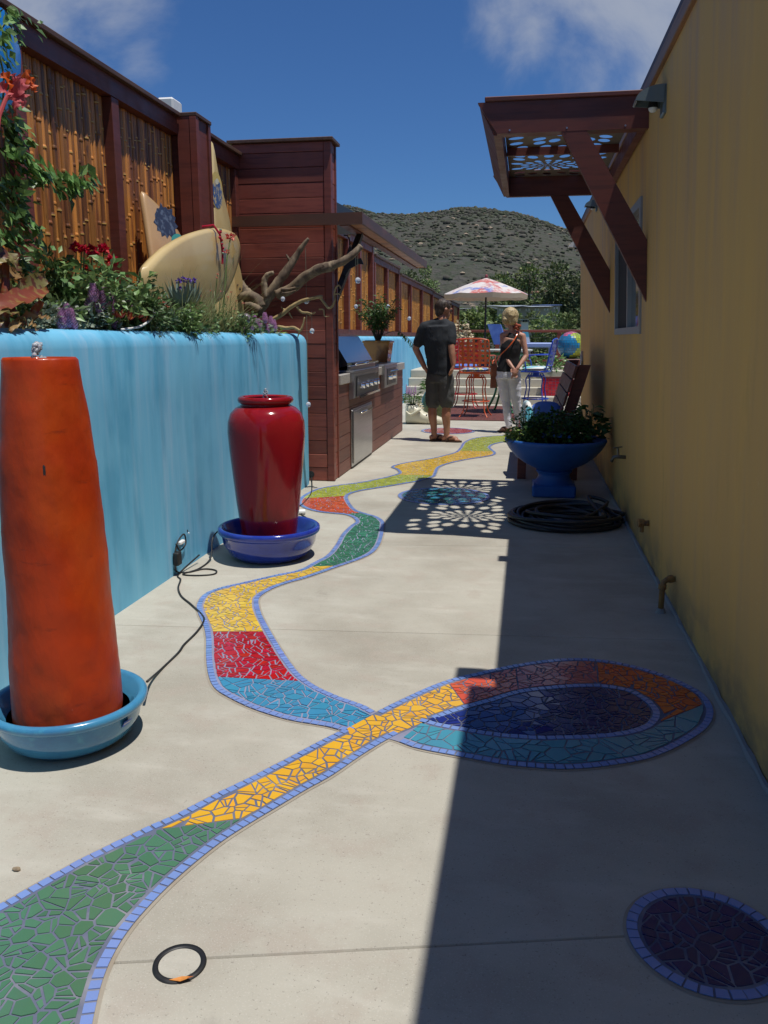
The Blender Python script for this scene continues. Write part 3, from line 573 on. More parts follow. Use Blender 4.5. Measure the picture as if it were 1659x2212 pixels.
# window
wf = MB(); x0, x1 = .60, .76
def wbar(y0, y1, z0, z1, out=.012, th=.05): wf.hexa([(WX(z0) - out, y0, z0), (WX(z0) + th, y0, z0), (WX(z0) + th, y1, z0), (WX(z0) - out, y1, z0), (WX(z1) - out, y0, z1), (WX(z1) + th, y0, z1), (WX(z1) + th, y1, z1), (WX(z1) - out, y1, z1)])
wbar(wy0, wy0 + .05, wz0, wz1); wbar(wy1 - .05, wy1, wz0, wz1); wbar(wy0 + .05, wy1 - .05, wz0, wz0 + .045); wbar(wy0 + .05, wy1 - .05, wz1 - .05, wz1); ym = (wy0 * .52 + wy1 * .48); wbar(ym - .025, ym + .025, wz0 + .045, wz1 - .05, .006)
win = wf.build('window', ALU, bld)
def pane(name, y0, y1, mt, dx):
    z0, z1 = wz0 + .046, wz1 - .051; q = MB(); q.hexa([(WX(z0) + dx, y0, z0), (WX(z0) + dx + .006, y0, z0), (WX(z0) + dx + .006, y1, z0), (WX(z0) + dx, y1, z0), (WX(z1) + dx, y0, z1), (WX(z1) + dx + .006, y0, z1), (WX(z1) + dx + .006, y1, z1), (WX(z1) + dx, y1, z1)]); q.build(name, mt, win)
pane('pane', wy0 + .051, ym - .026, GLASS, .022); pane('insect_screen', ym + .026, wy1 - .051, SCREEN, .012)
# sealant bead and rough edge at the wall base
pts = []; y = -1.5
while y < 11.2: pts.append((.744 + rng.uniform(-.006, .004), y, .004)); y += .09
MB().tube(pts, [rng.uniform(.008, .017) for _ in pts], 6).build('wall_base_mortar', mat('grey_mortar', (.30, .29, .28), .9, bump=(60, .4, .004)), bld)
# pipes and tap
def pipe_thing(name, label, cat, pts, rad, mt=PIPE, extra=None):
    p0 = pts[0]; t = thing(name, (p0[0], p0[1], 0), label, cat); MB().tube(pts, rad, 10).build('pipe', mt, t, smooth=True)
    return t
e = wpt(1458, 1247); t = pipe_thing('standpipe', 'rusty elbow drain pipe rising from the concrete against the yellow wall', 'pipe', [(e.x - .06, e.y - .03, -.01), (e.x - .06, e.y - .03, .135), (e.x - .055, e.y - .028, .152), (e.x - .04, e.y - .02, .163), (e.x + .02, e.y, .165)], .0135)
MB().tube([(e.x - .06, e.y - .03, .118), (e.x - .06, e.y - .03, .140)], .019, 10).build('elbow_collar', PIPE, t); MB().tube([(e.x - .03, e.y - .015, .164), (e.x - .012, e.y - .006, .165)], .019, 10).build('elbow_collar', PIPE, t)
MB().tube([(e.x - .06, e.y - .03, -.005), (e.x - .06, e.y - .03, .022)], [.026, .018], 9, jit=.3).build('mortar_collar', MATS['grey_mortar'], t)
e = wpt(1402, 1130); t = thing('pipe_stub', (e.x - .03, e.y, e.z), 'short capped rusty pipe stub sticking out of the yellow wall above the hose', 'pipe')
MB().tube([(e.x + .02, e.y, e.z), (e.x - .045, e.y - .004, e.z)], .017, 10).build('pipe', PIPE, t, smooth=True); MB().tube([(e.x - .03, e.y, e.z), (e.x - .062, e.y - .004, e.z)], .027, 6).build('cap', PIPE, t); MB().tube([(e.x - .038, e.y, e.z - .01), (e.x - .038, e.y, e.z - .055)], .012, 8).build('outlet', PIPE, t)
e = wpt(1352, 988); t = thing('garden_tap', (e.x - .05, e.y, e.z), 'small brass garden tap on the yellow wall beside the blue urn', 'tap')
TAPM = mat('aged_brass', (.16, .15, .13), .45, metal=.7)
MB().tube([(e.x + .02, e.y, e.z), (e.x - .05, e.y, e.z + .004), (e.x - .085, e.y, e.z), (e.x - .10, e.y, e.z - .035)], [.012, .014, .012, .011], 9).build('spout', TAPM, t, smooth=True)
MB().tube([(e.x - .052, e.y, e.z), (e.x - .06, e.y, e.z + .065)], .009, 8).build('valve_stem', TAPM, t); MB().bar((e.x - .09, e.y - .012, e.z + .068), (e.x - .03, e.y + .012, e.z + .074), .012, .008).build('handle', TAPM, t)
# wall lamps
def wall_lamp(px, py, label, s=1.0, w=False, xyz=None):
    e = wpt(px, py) if xyz is None else Vector(xyz); t = thing('wall_lamp', (e.x, e.y, e.z), label, 'lamp', 'wall lamps along the yellow building'); q = MB(); n = 10; pr = []
    for i in range(n + 1):                                   # hooded quarter-round shade
        a = i / n * R(88); pr.append((-.135 * math.sin(a) * s - .012, .072 * math.cos(a) * s))
    wv = .062 * s; vs = []; th = .005
    for (dx, dz) in pr: vs += [(e.x + dx, e.y - wv, e.z + dz), (e.x + dx, e.y + wv, e.z + dz), (e.x + dx * .94, e.y + wv - th, e.z + dz * .92 - th), (e.x + dx * .94, e.y - wv + th, e.z + dz * .92 - th)]
    fs = []
    for i in range(n):
        for k in range(4): fs.append((4 * i + k, 4 * i + (k + 1) % 4, 4 * i + 4 + (k + 1) % 4, 4 * i + 4 + k))
    fs += [(0, 3, 2, 1), (4 * n, 4 * n + 1, 4 * n + 2, 4 * n + 3)]; q.add(vs, fs)
    for sgn in (-1, 1):
        c = [(e.x + dx, e.y + sgn * wv, e.z + dz) for dx, dz in pr] + [(e.x - .012, e.y + sgn * wv, e.z - .012 * s)]; q.extrude(c, (0, -sgn * .004, 0))
    q.build('shade', WHITE if w else LAMPM, t); MB().box(e.x - .014, e.x + .03, e.y - wv * .9, e.y + wv * .9, e.z - .06 * s, e.z + .075 * s, .006).build('back_plate', WHITE if w else LAMPM, t)
    MB().tube([(e.x - .055 * s, e.y, e.z + .03 * s), (e.x - .055 * s, e.y, e.z - .022 * s)], [.016 * s, .026 * s], 10).build('bulb_holder', IRON, t); MB().ball((e.x - .055 * s, e.y, e.z - .022 * s), .022 * s, 10, 6).build('bulb', WHITE, t, smooth=True)
    return t
wall_lamp(1436, 222, 'grey hooded wall lamp where the mahogany awning meets the yellow wall', 1.0)
wall_lamp(1290, 446, 'small dark wall lamp high on the yellow wall beyond the awning', .8)
e = gy(1229, 533, 10.9); wall_lamp(0, 0, 'white shaded wall lamp at the far corner of the yellow building', 1.1, True, (WX(e.z) - .005, 11.0, e.z))
wall_lamp(0, 0, 'grey hooded wall lamp on the near end of the yellow wall out of the eaves', .9, False, (.60, 2.75, 2.80))

# ------------------------------------------------------------------ awning on the right wall
aw = thing('awning', (.2, 6.2, 2.5), 'mahogany bracketed awning with perforated panel over the window of the yellow building', 'awning')
YN, YF, BT = 5.13, 7.33, .045
def beam(y0, y1): 
    q = MB(); q.extrude([(-.325, y0, 2.615), (-.21, y0, 2.445), (.632, y0, 2.445), (.622, y0, 2.615)], (0, y1 - y0, 0)); return q
beam(YN, YN + BT).build('beam', PERG, aw); beam(YF, YF + BT).build('beam', PERG, aw)
MB().box(-.285, .61, YN - .013, YN + .10, 2.6165, 2.642, .004).build('top_board', PERG, aw); MB().box(-.285, .61, YF - .05, YF + BT + .012, 2.6165, 2.642, .004).build('top_board', PERG, aw)
MB().hexa([(-.232, YN + BT + .001, 2.446), (-.186, YN + BT + .001, 2.446), (-.186, YF - .001, 2.446), (-.232, YF - .001, 2.446), (-.318, YN + BT + .001, 2.612), (-.19, YN + BT + .001, 2.594), (-.19, YF - .001, 2.594), (-.318, YF - .001, 2.612)]).build('front_rail', PERG, aw); MB().box(.575, .618, YN + BT + .001, YF - .001, 2.446, 2.545).build('wall_rail', PERG, aw)
for f in (.50,):
    yy = YN + (YF - YN) * f; MB().box(-.185, .574, yy, yy + .03, 2.545, 2.5955).build('rafter', PERG, aw)
MB().box(-.184, .574, YN + BT + .001, YN + .10, 2.446, 2.470).build('cleat', PERG, aw)
for (y0, dx) in ((YN, 0), (YF, 0)):
    q = MB(); zb = 1.505; q.extrude([(.150, y0 - .001 + .002, 2.444), (.290, y0 + .001, 2.444), (WX(1.85) - .002, y0 + .001, 1.85), (WX(1.505) - .002, y0 + .001, 1.505)], (0, BT - .002, 0)); q.build('bracket', PERG, aw)
# perforated panel with sunbursts of oval holes
PC1, PC2 = (.25, YN + .62), (.11, YN + 1.76)
def holes_panel():
    cu = bpy.data.curves.new('tmp', 'CURVE'); cu.dimensions = '2D'; cu.fill_mode = 'BOTH'; cu.extrude = .0008
    def poly(pts):
        sp = cu.splines.new('POLY'); sp.points.add(len(pts) - 1)
        for q, (x, y) in zip(sp.points, pts): q.co = (x, y, 0, 1)
        sp.use_cyclic_u = True
    X0, X1, Y0, Y1 = -.188, .573, YN + BT + .003, YF - .003
    poly([(X0, Y0), (X1, Y0), (X1, Y1), (X0, Y1)]); done = []
    for (cx, cy, mx) in ((PC1[0], PC1[1], 1), (PC2[0], PC2[1], 1)):
        k = 0
        for ringi, (rad, cnt, lr, lt) in enumerate(((.03, 6, .010, .008), (.065, 10, .015, .011), (.112, 12, .024, .017), (.175, 14, .036, .025), (.25, 16, .048, .032), (.335, 18, .055, .036), (.425, 24, .055, .036), (.52, 28, .055, .036), (.60, 32, .055, .036))):
            for i in range(cnt):
                a = 2 * math.pi * (i + .5 * (ringi % 2)) / cnt; px, py = cx + rad * math.cos(a), cy + rad * math.sin(a); m_ = lr + .012
                other = (PC2[0], PC2[1]) if cy < YN + 1 else (PC1[0], PC1[1])
                if math.hypot(px - other[0], py - other[1]) < rad * .98: continue
                if not (X0 + m_ < px < X1 - m_ and Y0 + m_ < py < Y1 - m_): continue
                if any(math.hypot(px - q[0], py - q[1]) < lr + q[2] - .004 for q in done): continue
                done.append((px, py, lr))
                poly([(px + math.cos(a) * lr * math.cos(b) - math.sin(a) * lt * math.sin(b), py + math.sin(a) * lr * math.cos(b) + math.cos(a) * lt * math.sin(b)) for b in [-2 * math.pi * j / 14 for j in range(14)]])
    ob = bpy.data.objects.new('tmp', cu); COL.objects.link(ob); bpy.context.view_layer.update()
    me = bpy.data.meshes.new_from_object(ob.evaluated_get(bpy.context.evaluated_depsgraph_get())); bpy.data.objects.remove(ob); bpy.data.curves.remove(cu)
    L0 = WLOC[aw.name]
    for v in me.vertices: v.co = (v.co.x - L0[0], v.co.y - L0[1], v.co.z + 2.598 - L0[2])
    me.materials.clear(); me.materials.append(mat('perforated_sheet', (.20, .16, .13), .6, metal=.3)); return me
link('perforated_panel', holes_panel(), aw, WLOC[aw.name])
for px in (-.14, .18, .5): MB().tube([(px, YN - .003, 2.462), (px, YN + .004, 2.462)], .005, 8).build('screw', STEEL, aw)

# ------------------------------------------------------------------ cyan planter wall on the left
PLY0, PLY1 = .9, 7.372
pl = thing('planter_wall', (-1.95, 4.5, 0), 'cyan plastered raised planter wall with rounded rim along the left side', 'planter')
prof = []
for i in range(9): a = math.pi * i / 8; prof.append((-1.985 + .085 * math.cos(a), 1.252 + .085 * math.sin(a)))
prof = [(-1.90, -.02)] + [(-1.90, 1.0)] + prof + [(-2.07, -.02)]
m = MB(); ys = [PLY0 + (PLY1 - .30 - PLY0) * i / 40 for i in range(41)]
vs = [(x + .0012 * noise.noise(Vector((y * 2.3, z * 2, 0))) - (.02 if False else 0), y, z) for y in ys for (x, z) in prof]; n = len(prof)
# rounded outer corner at the far end
for i in range(1, 9):
    a = math.pi / 2 * i / 8; sy = math.sin(a)
    for (x, z) in prof: xx = -2.07 + (x + 2.07) * (1 - .62 * (1 - math.cos(a))); vs.append((xx, PLY1 - .30 + .298 * sy, z - .03 * (1 - math.cos(a)) * (1 if z > 1 else 0)))
T = 41 + 8
m.add(vs, [(i * n + k, i * n + k + 1, (i + 1) * n + k + 1, (i + 1) * n + k) for i in range(T - 1) for k in range(n - 1)] + [tuple(range(n - 1, -1, -1)), tuple(range((T - 1) * n, T * n))])
m.build('wall', CYAN, pl, smooth=True, ang=50)
m = MB(); nx, ny = 6, 70
m.add([(-2.56 + .50 * i / nx, PLY0 + (PLY1 - .02 - PLY0) * j / ny, 1.235 + .03 * noise.noise(Vector((i * .9, j * .7, 0)))) for j in range(ny + 1) for i in range(nx + 1)], [(j * (nx + 1) + i, j * (nx + 1) + i + 1, (j + 1) * (nx + 1) + i + 1, (j + 1) * (nx + 1) + i) for j in range(ny) for i in range(nx)])
m.build('soil', SOIL, pl, smooth=True)
MB().box(-2.56, -2.071, PLY0, PLY1 - .002, -.02, 1.19).build('back_fill', SOIL, pl)
p = gx(405, 1147, -1.9); MB().tube([(-1.90, p.y, p.z), (-1.905, p.y, p.z)], .009, 8).build('drain_hole', BLACK, pl)
MB().ball((-1.893, p.y, p.z - .012), .005, 6, 4).build('drain_plug', WHITE, pl)

# ------------------------------------------------------------------ bamboo fence, near run
FX = -2.58
fn = thing('bamboo_fence', (FX, 5, 0), 'tall stained split-bamboo fence with dark redwood frame behind the planter', 'fence')
MB().box(FX - .07, FX + .085, 1.0, 6.04, 2.845, 2.875, .004).build('cap_board', CAP, fn); MB().box(FX - .07, FX + .085, 6.35, 7.37, 2.845, 2.875, .004).build('cap_board', CAP, fn); MB().box(FX - .07, FX + .018, 6.041, 6.349, 2.845, 2.875, .004).build('cap_board', CAP, fn)
MB().box(FX - .05, FX + .052, 1.0, 7.37, 2.735, 2.843).build('top_rail', REDWOOD, fn)
MB().box(FX - .05, FX - .035, 1.0, 7.37, 1.0, 2.733).build('backing', REDWOOD, fn)
posts = [1.9, 3.02, 4.10, 5.115, 6.13]
for y in posts: MB().box(FX - .034, FX + .048, y - .045, y + .045, 1.1, 2.733, .003).build('post', REDWOOD, fn)
MB().box(FX - .034, FX + .040, 7.29, 7.368, 1.1, 2.733, .003).build('post', REDWOOD, fn)
NODE = mat('bamboo_node', (.62, .38, .10), .4, coat=.2)
def cane(q, x, y, z0, z1, r, rg, seg=6):
    zs = [z0]; z = z0 + rg.uniform(.05, .3)
    while z < z1 - .02:
        zs += [z - .012, z - .004, z + .003, z + .012]; z += rg.uniform(.16, .34)
    zs.append(z1); vs = []; kx = rg.uniform(-.003, .003)
    for i, z in enumerate(zs):
        k = 1.0
        if 0 < i < len(zs) - 1: k = (1.02, 1.22, 1.20, .985)[(i - 1) % 4]
        for j in range(seg + 1): a = math.pi * (j / seg) - math.pi / 2; vs.append((x + math.cos(a) * r * k + kx, y + math.sin(a) * r * (.5 + .5 * k), z))
    n = seg + 1
    for i in range(len(zs) - 1):
        q.cur = 1 if (i % 4 == 2 and 0 < i < len(zs) - 2 and (i // 4) % 5 < 3) else 0; o = len(q.v); q.add(vs[i * n:(i + 2) * n], [(j, j + 1, n + j + 1, n + j) for j in range(seg)])
    q.cur = 0
frg = random.Random(5); edges = posts + [7.33]
for a, b in zip(edges[:-1], edges[1:]):
    y = a + .05
    while y < b - .052:
        r = frg.uniform(.012, .020); q = MB(); cane(q, FX - .034 + frg.uniform(0, .008), y + r, 1.15, 2.732, r, frg); q.build('cane', (CANE, NODE), fn); y += 2 * r * .97
# projecting boxed column
cl = thing('fence_column', (-2.47, 6.22, 0), 'boxed redwood column projecting from the bamboo fence beside the tall surfboard', 'column')
MB().box(-2.529, -2.40, 6.06, 6.33, 1.1, 2.85).build('core', REDWOOD, cl)
for (a, b) in ((6.055, 6.10), (6.29, 6.335)): MB().box(-2.4, -2.386, a, b, 1.1, 2.85, .002).build('trim', REDWOOD, cl)
MB().box(-2.53, -2.44, 6.048, 6.059, 1.1, 2.85).build('side_panel', REDWOOD, cl); MB().box(-2.435, -2.386, 6.045, 6.054, 1.1, 2.85).build('side_panel', REDWOOD, cl)
MB().box(-2.56, -2.380, 6.045, 6.342, 2.851, 2.878, .004).build('cap', CAP, cl)

# ------------------------------------------------------------------ redwood chimney tower
tw = thing('redwood_tower', (-2.1, 7.5, 0), 'redwood plank chimney tower at the end of the planter', 'tower')
TY0, TY1, TX = 7.38, 7.60, -1.716
MB().box(-2.6, TX - .03, TY0 + .022, TY1 - .02, 0, 2.95).build('core', DIRT, tw)
z = .005; trg = random.Random(2)
while z < 2.94:
    h = .1245; z1 = min(z + h - .004, 2.945)
    MB().box(-2.595, TX - .062, TY0 + trg.uniform(-.002, .002), TY0 + .021, z, z1, .0025).build('plank', REDWOODH, tw)
    MB().box(TX - .029, TX - .008 + trg.uniform(-.001, .001), TY0 + .062, TY1 - .03, z, z1, .0025).build('plank', REDWOODH, tw); z += h
MB().box(TX - .06, TX + .004, TY0 - .006, TY0 + .060, .003, 2.945, .004).build('corner_post', REDWOOD, tw); MB().box(TX - .03, TX + .002, TY1 - .029, TY1 + .01, .003, 2.945, .004).build('corner_post', REDWOOD, tw)
MB().box(-2.63, TX + .03, TY0 - .035, TY1 + .035, 2.947, 2.975, .004).build('cap', CAP, tw)
hl = gy(672, 1036, TY0); MB().tube([(hl.x, TY0 - .004, .06), (hl.x, TY0 + .004, .06)], .032, 16).build('cable_hole', BLACK, tw)

# ------------------------------------------------------------------ outdoor kitchen counter
kt = thing('kitchen_counter', (-2.1, 9.6, 0), 'redwood clad outdoor kitchen counter with grey granite top', 'counter')
KY0, KY1 = TY1 + .012, 11.72
MB().box(-2.42, TX - .024, KY0, KY1 - .022, .004, .868).build('carcass', DIRT, kt)
z = .006
while z < .86:
    z1 = min(z + .1205, .866); MB().box(TX - .022, TX + trg.uniform(-.002, .001), KY0, KY1, z, z1, .0025).build('plank', CABWOOD, kt)
    MB().box(-2.42, TX - .024, KY1 - .02, KY1, z, z1, .0025).build('plank', CABWOOD, kt); z += .1245
MB().box(-2.42, TX + .022, KY0, 8.03, .870, .962, .005).build('granite_top', GRANITE, kt); MB().box(-2.42, TX + .022, 9.47, 9.87, .870, .962, .005).build('granite_top', GRANITE, kt)
MB().box(-2.42, TX + .022, 10.90, 11.75, .870, .962, .005).build('granite_top', GRANITE, kt); MB().box(-2.42, -1.96, 8.032, 9.468, .870, .962).build('granite_top', GRANITE, kt); MB().box(-2.42, -2.02, 9.872, 10.898, .870, .962).build('granite_top', GRANITE, kt)
# grill
gr = thing('grill', (-1.9, 8.75, .9), 'built-in stainless steel barbecue grill with sloping hood and four knobs', 'grill')
m = MB(); m.extrude([(-1.955, 8.08, .975), (-1.735, 8.08, 1.035), (-1.735, 8.08, 1.06), (-1.89, 8.08, 1.315), (-1.955, 8.08, 1.335), (-2.10, 8.08, 1.335), (-2.2, 8.08, 1.2), (-2.2, 8.08, .975)], (0, 1.36, 0)); m.build('hood', mat('polished_hood_steel', (.36, .38, .42), .22, metal=1.0), gr)
MB().box(-1.735, -1.70, 8.07, 9.45, .985, 1.032, .006).build('hood_rim', STEEL, gr)
MB().tube([(-1.66, 8.16, 1.045), (-1.66, 9.36, 1.045)], .012, 10).build('handle', CHROME, gr, smooth=True)
for y in (8.2, 9.32): MB().bar((-1.735, y, 1.045), (-1.66, y, 1.045), .016, .016).build('handle_bracket', CHROME, gr)
MB().box(-1.97, TX + .055, 8.05, 9.46, .955, .984, .004).build('tray', STEEL, gr)
m = MB(); m.extrude([(TX + .003, 8.05, .70), (TX + .050, 8.05, .715), (TX + .058, 8.05, .953), (TX + .003, 8.05, .953)], (0, 1.41, 0)); m.build('control_panel', STEEL, gr)
m = MB(); m.extrude([(TX + .055, 8.16, .735), (TX + .0605, 8.16, .735), (TX + .0665, 8.16, .925), (TX + .060, 8.16, .925)], (0, 1.2, 0)); m.build('panel_inset', STEEL_D, gr)
MB().bar((TX + .075, 8.18, .722), (TX + .075, 9.36, .722), .022, .022).build('drip_handle', CHROME, gr)
for y in (8.40, 8.62, 8.86, 9.10, 9.26):
    q = MB(); q.tube([(TX + .062, y, .825), (TX + .102, y, .825)], [.034, .028], 14); k = q.build('knob', CHROME, gr, smooth=True, ang=40); MB().bar((TX + .103, y, .800), (TX + .103, y, .852), .008, .006, (1, 0, 0)).build('pointer', STEEL_D, k)
# cabinet door
cd = thing('cabinet_door', (-1.7, 8.7, 0), 'tall stainless steel access door set in the kitchen counter below the grill', 'door')
MB().box(TX + .002, TX + .012, 8.12, 9.24, .02, .60, .003).build('frame', STEEL, cd); MB().box(TX + .0125, TX + .026, 8.17, 9.19, .05, .585, .004).build('panel', STEEL, cd)
MB().tube([(TX + .055, 8.40, .545), (TX + .055, 9.0, .545)], .011, 10).build('handle', CHROME, cd, smooth=True)
for y in (8.46, 8.94): MB().bar((TX + .026, y, .545), (TX + .055, y, .545), .014, .014).build('handle_bracket', CHROME, cd)
MB().box(TX + .002, TX + .014, 8.15, 9.21, .003, .018).build('kick_strip', BLACK, cd)
# side burner
sb = thing('side_burner', (-1.8, 10.4, .9), 'stainless steel side burner with two knobs beyond the grill', 'burner')
MB().box(-2.0, TX + .05, 9.88, 10.89, .955, .985, .004).build('lid', STEEL, sb); MB().box(TX + .003, TX + .05, 9.88, 10.89, .71, .953, .004).build('control_panel', STEEL, sb); MB().box(TX + .0505, TX + .056, 10.06, 10.72, .74, .935).build('panel_inset', STEEL_D, sb)
for y in (10.2, 10.5): MB().tube([(TX + .056, y, .83), (TX + .098, y, .83)], [.036, .03], 14).build('knob', CHROME, sb, smooth=True, ang=40)
MB().tube([(TX + .085, 10.1, .90), (TX + .085, 10.68, .90)], .010, 8).build('handle', CHROME, sb)

# ------------------------------------------------------------------ awning roof over the kitchen
ka = thing('kitchen_awning', (-1.9, 9.7, 2.3), 'bronze edged lean-to awning roof over the outdoor kitchen', 'awning')
AX, AY0, AY1 = -1.42, 7.285, 12.0
m = MB(); m.hexa([(-2.585, AY0, 2.252), (AX, AY0, 2.252), (AX, AY0 + .035, 2.252), (-2.585, AY0 + .035, 2.252), (-2.585, AY0, 2.338), (AX, AY0, 2.350), (AX, AY0 + .035, 2.350), (-2.585, AY0 + .035, 2.338)]); m.build('end_fascia', COPPER, ka)
MB().box(AX - .022, AX, AY0 + .036, AY1, 2.255, 2.349, .003).build('side_fascia', COPPER, ka); MB().box(-1.66, AX - .023, AY1 - .03, AY1, 2.255, 2.345).build('end_fascia', COPPER, ka)
MB().hexa([(-1.66, AY0 + .036, 2.335), (AX - .024, AY0 + .036, 2.318), (AX - .024, AY1 - .04, 2.318), (-1.66, AY1 - .04, 2.335), (-1.66, AY0 + .036, 2.349), (AX - .024, AY0 + .036, 2.332), (AX - .024, AY1 - .04, 2.332), (-1.66, AY1 - .04, 2.349)]).build('roof_sheet', COPPER, ka)
MB().box(AX - .21, AX - .13, AY0 + .036, AY1 - .04, 2.245, 2.312, .003).build('eave_beam', REDWOOD, ka); MB().box(AX - .128, AX - .024, AY0 + .04, AY1 - .05, 2.262, 2.275).build('soffit_strip', mat('soffit_painted_light', (.42, .17, .06), .5, [((.25, .09, .035), (1, 5, 1), .45, .6, 3)]), ka)  # orange patches of light under the eave painted into the soffit colour
for y in (7.80,): MB().bar((-1.80, y - .1, 1.55), (AX - .15, y + .15, 2.25), .05, .085, (0, 1, 0)).build('brace', IRON, ka)
h0, h1 = gx(*K2(268, 10), -1.82), gx(*K2(600, 192), -1.82)
MB().hexa([(-2.05, h0.y, 2.36), (-1.82, h0.y, 2.36), (-1.82, h1.y, 2.36), (-2.05, h1.y, 2.36), (-2.05, h0.y, h0.z), (-1.82, h0.y, h0.z), (-1.82, h1.y, h1.z), (-2.05, h1.y, h1.z)]).build('vent_cowl', IRON, ka)
MB().box(-1.80, -1.73, 7.62, 7.69, .964, 2.26, .003).build('post', REDWOOD, ka); MB().box(-1.80, -1.745, 7.45, 7.59, 2.30, 2.32).build('bearer', REDWOOD, ka)
MB().box(-2.40, -1.85, 7.66, 7.72, .964, 2.25).build('side_screen', IRON, ka)
pl_ = gy(600, 860, 8.05); MB().tube([(-1.84, 8.0, .964), (-1.84, 8.0, 2.25)], .02, 8).build('pole', BARK, ka)

# ------------------------------------------------------------------ far fence, cyan back wall, steps, terrace
bw = thing('back_wall', (-2.5, 15, 0), 'low cyan plastered wall under the far bamboo fence beyond the kitchen', 'wall')
m = MB(); prof = [(-2.44, -.02)] + [(-2.51 + .07 * math.cos(math.pi * i / 6), 1.255 + .07 * math.sin(math.pi * i / 6)) for i in range(7)] + [(-2.58, -.02)]; n = len(prof)
ys = [7.64 + (21.5 - 7.64) * i / 12 for i in range(13)]; m.add([(x, y, z) for y in ys for x, z in prof], [(i * n + k, i * n + k + 1, (i + 1) * n + k + 1, (i + 1) * n + k) for i in range(12) for k in range(n - 1)] + [tuple(range(n - 1, -1, -1)), tuple(range(12 * n, 13 * n))])
m.build('plaster', CYAN, bw, smooth=True, ang=50)
ff = thing('bamboo_fence', (FX - .06, 17, 0), 'long stepped golden bamboo fence with many dark posts beyond the kitchen awning', 'fence')
CANE2 = mat('golden_bamboo', (.50, .21, .03), .4, [((.28, .10, .02), (9, 9, 1.0), .45, .66, 6, .9), ((.10, .04, .02), (16, 16, 4), .60, .74, 4, .8)], island=.35, bump=((50, 50, 8), .3, .003))
XF = FX - .02
runs = [(7.63, 13.95, 2.76, [8.9, 10.4, 11.98, 12.85, 13.9]), (14.05, 16.85, 2.63, [14.1, 15.4, 16.8]), (16.95, 23.0, 2.53, [17.0, 18.6, 20.6, 22.9]), (23.05, 32.0, 2.50, [24.8, 27.0, 29.4, 31.8])]
for (a, b, zt, ps) in runs:
    MB().box(XF - .08, XF + .095, a, b, zt, zt + .03).build('cap_board', CAP, ff); MB().box(XF - .05, XF + .06, a, b, zt - .10, zt - .002).build('top_rail', REDWOOD, ff); MB().box(XF - .05, XF + .06, a, b, 1.34, 1.42).build('bottom_rail', REDWOOD, ff); MB().box(XF - .05, XF - .035, a, b, 1.42, zt - .101).build('backing', REDWOOD, ff)
    for y in ps: MB().box(XF - .034, XF + .07, y - .05, y + .05, 1.422, zt - (.102 if y != ps[-1] else -.06), .003).build('post', REDWOOD, ff)
    q = MB(); y = a + .02
    while y < b - .02: r = frg.uniform(.018, .028); cane(q, XF - .03, y + r, 1.42, zt - .101, r, frg, 4); y += 2 * r
    q.build('cane_panel', (CANE2, NODE), ff, kind='stuff')
# steps
st = thing('concrete_steps', (-.8, 17, 0), 'wide pale concrete steps rising to the terrace behind the couple', 'steps')
SY, RH, TD = 16.85, .158, .32
for i in range(4):
    MB().box(-2.438, 1.9, SY + i * TD, SY + 1.7, i * RH + .001, (i + 1) * RH, .012).build('step', STEPC, st)
TZ = 4 * RH
ter = MB().box(-2.438, 5.5, SY + 4 * TD - .02, 21.6, -.6, TZ + .004, .01).build('terrace', STEPC, kind='structure')
MB().box(-1.35, .62, 13.35, 16.2, .001, .016, .003).build('deck_mat', MATRED, label='oxblood red mat on the floor under the bar stools', cat='mat', loc=(-.4, 14.8, 0))
# railing
rl = thing('railing', (1, 20.9, TZ), 'dark brown railing along the edge of the far terrace', 'railing')
MB().box(-2.4, 5.4, 20.85, 20.97, TZ + .80, TZ + .86, .005).build('top_rail', REDWOOD, rl); MB().box(-2.4, 5.4, 20.89, 20.93, TZ + .10, TZ + .15).build('bottom_rail', REDWOOD, rl)
for i in range(6): x = -2.2 + i * 1.48; MB().box(x - .05, x + .05, 20.86, 20.96, TZ + .005, TZ + .80).build('post', REDWOOD, rl)
for z in (.28, .42, .56, .68): MB().tube([(-2.4, 20.91, TZ + z), (5.4, 20.91, TZ + z)], .004, 5).build('cable', STEEL_D, rl)

# ------------------------------------------------------------------ fountains
def spout(t, x, y, z, h, r):
    q = MB(); g = random.Random(int(x * 1000))
    for i in range(26):
        f = g.random(); rr = r * (1 - .55 * f); q.ball((x + g.uniform(-rr, rr), y + g.uniform(-rr, rr), z + h * f), r * g.uniform(.22, .5), 7, 5)
    q.build('water_spout', WATER, t, smooth=True)
def bowl_prof(R_, H, rb, lip=.03, th=.03):
    return [(rb * .6, .001), (rb, .004), (rb + (R_ - rb) * .35, H * .18), (rb + (R_ - rb) * .68, H * .48), (R_ - lip * .75, H * .74), (R_ - lip * .55, H * .76), (R_ - .004, H * .82), (R_, H * .90), (R_ - .003, H * .965), (R_ - .012, H), (R_ - th * .7, H - .001), (R_ - th, H * .95), (R_ - th - .02, H * .7), (R_ - th - .055, H * .4), (rb * .8, H * .24), (.01, H * .22)]
ob = (-1.45, 2.335)
t = thing('orange_fountain', (*ob, 0), 'tall tapered orange glazed fountain jar standing in an aqua bowl', 'fountain')
pf = [(.02, .045), (.160, .045), (.168, .06), (.170, .12), (.166, .30), (.158, .50), (.150, .72), (.140, .92), (.126, 1.08), (.112, 1.20), (.110, 1.235), (.104, 1.243), (.092, 1.243), (.088, 1.234), (.03, 1.232)]
pd = []
for (r0, z0), (r1, z1) in zip(pf[:-1], pf[1:]): k = max(1, int(abs(z1 - z0) / .02)); pd += [(r0 + (r1 - r0) * i / k, z0 + (z1 - z0) * i / k) for i in range(k)]
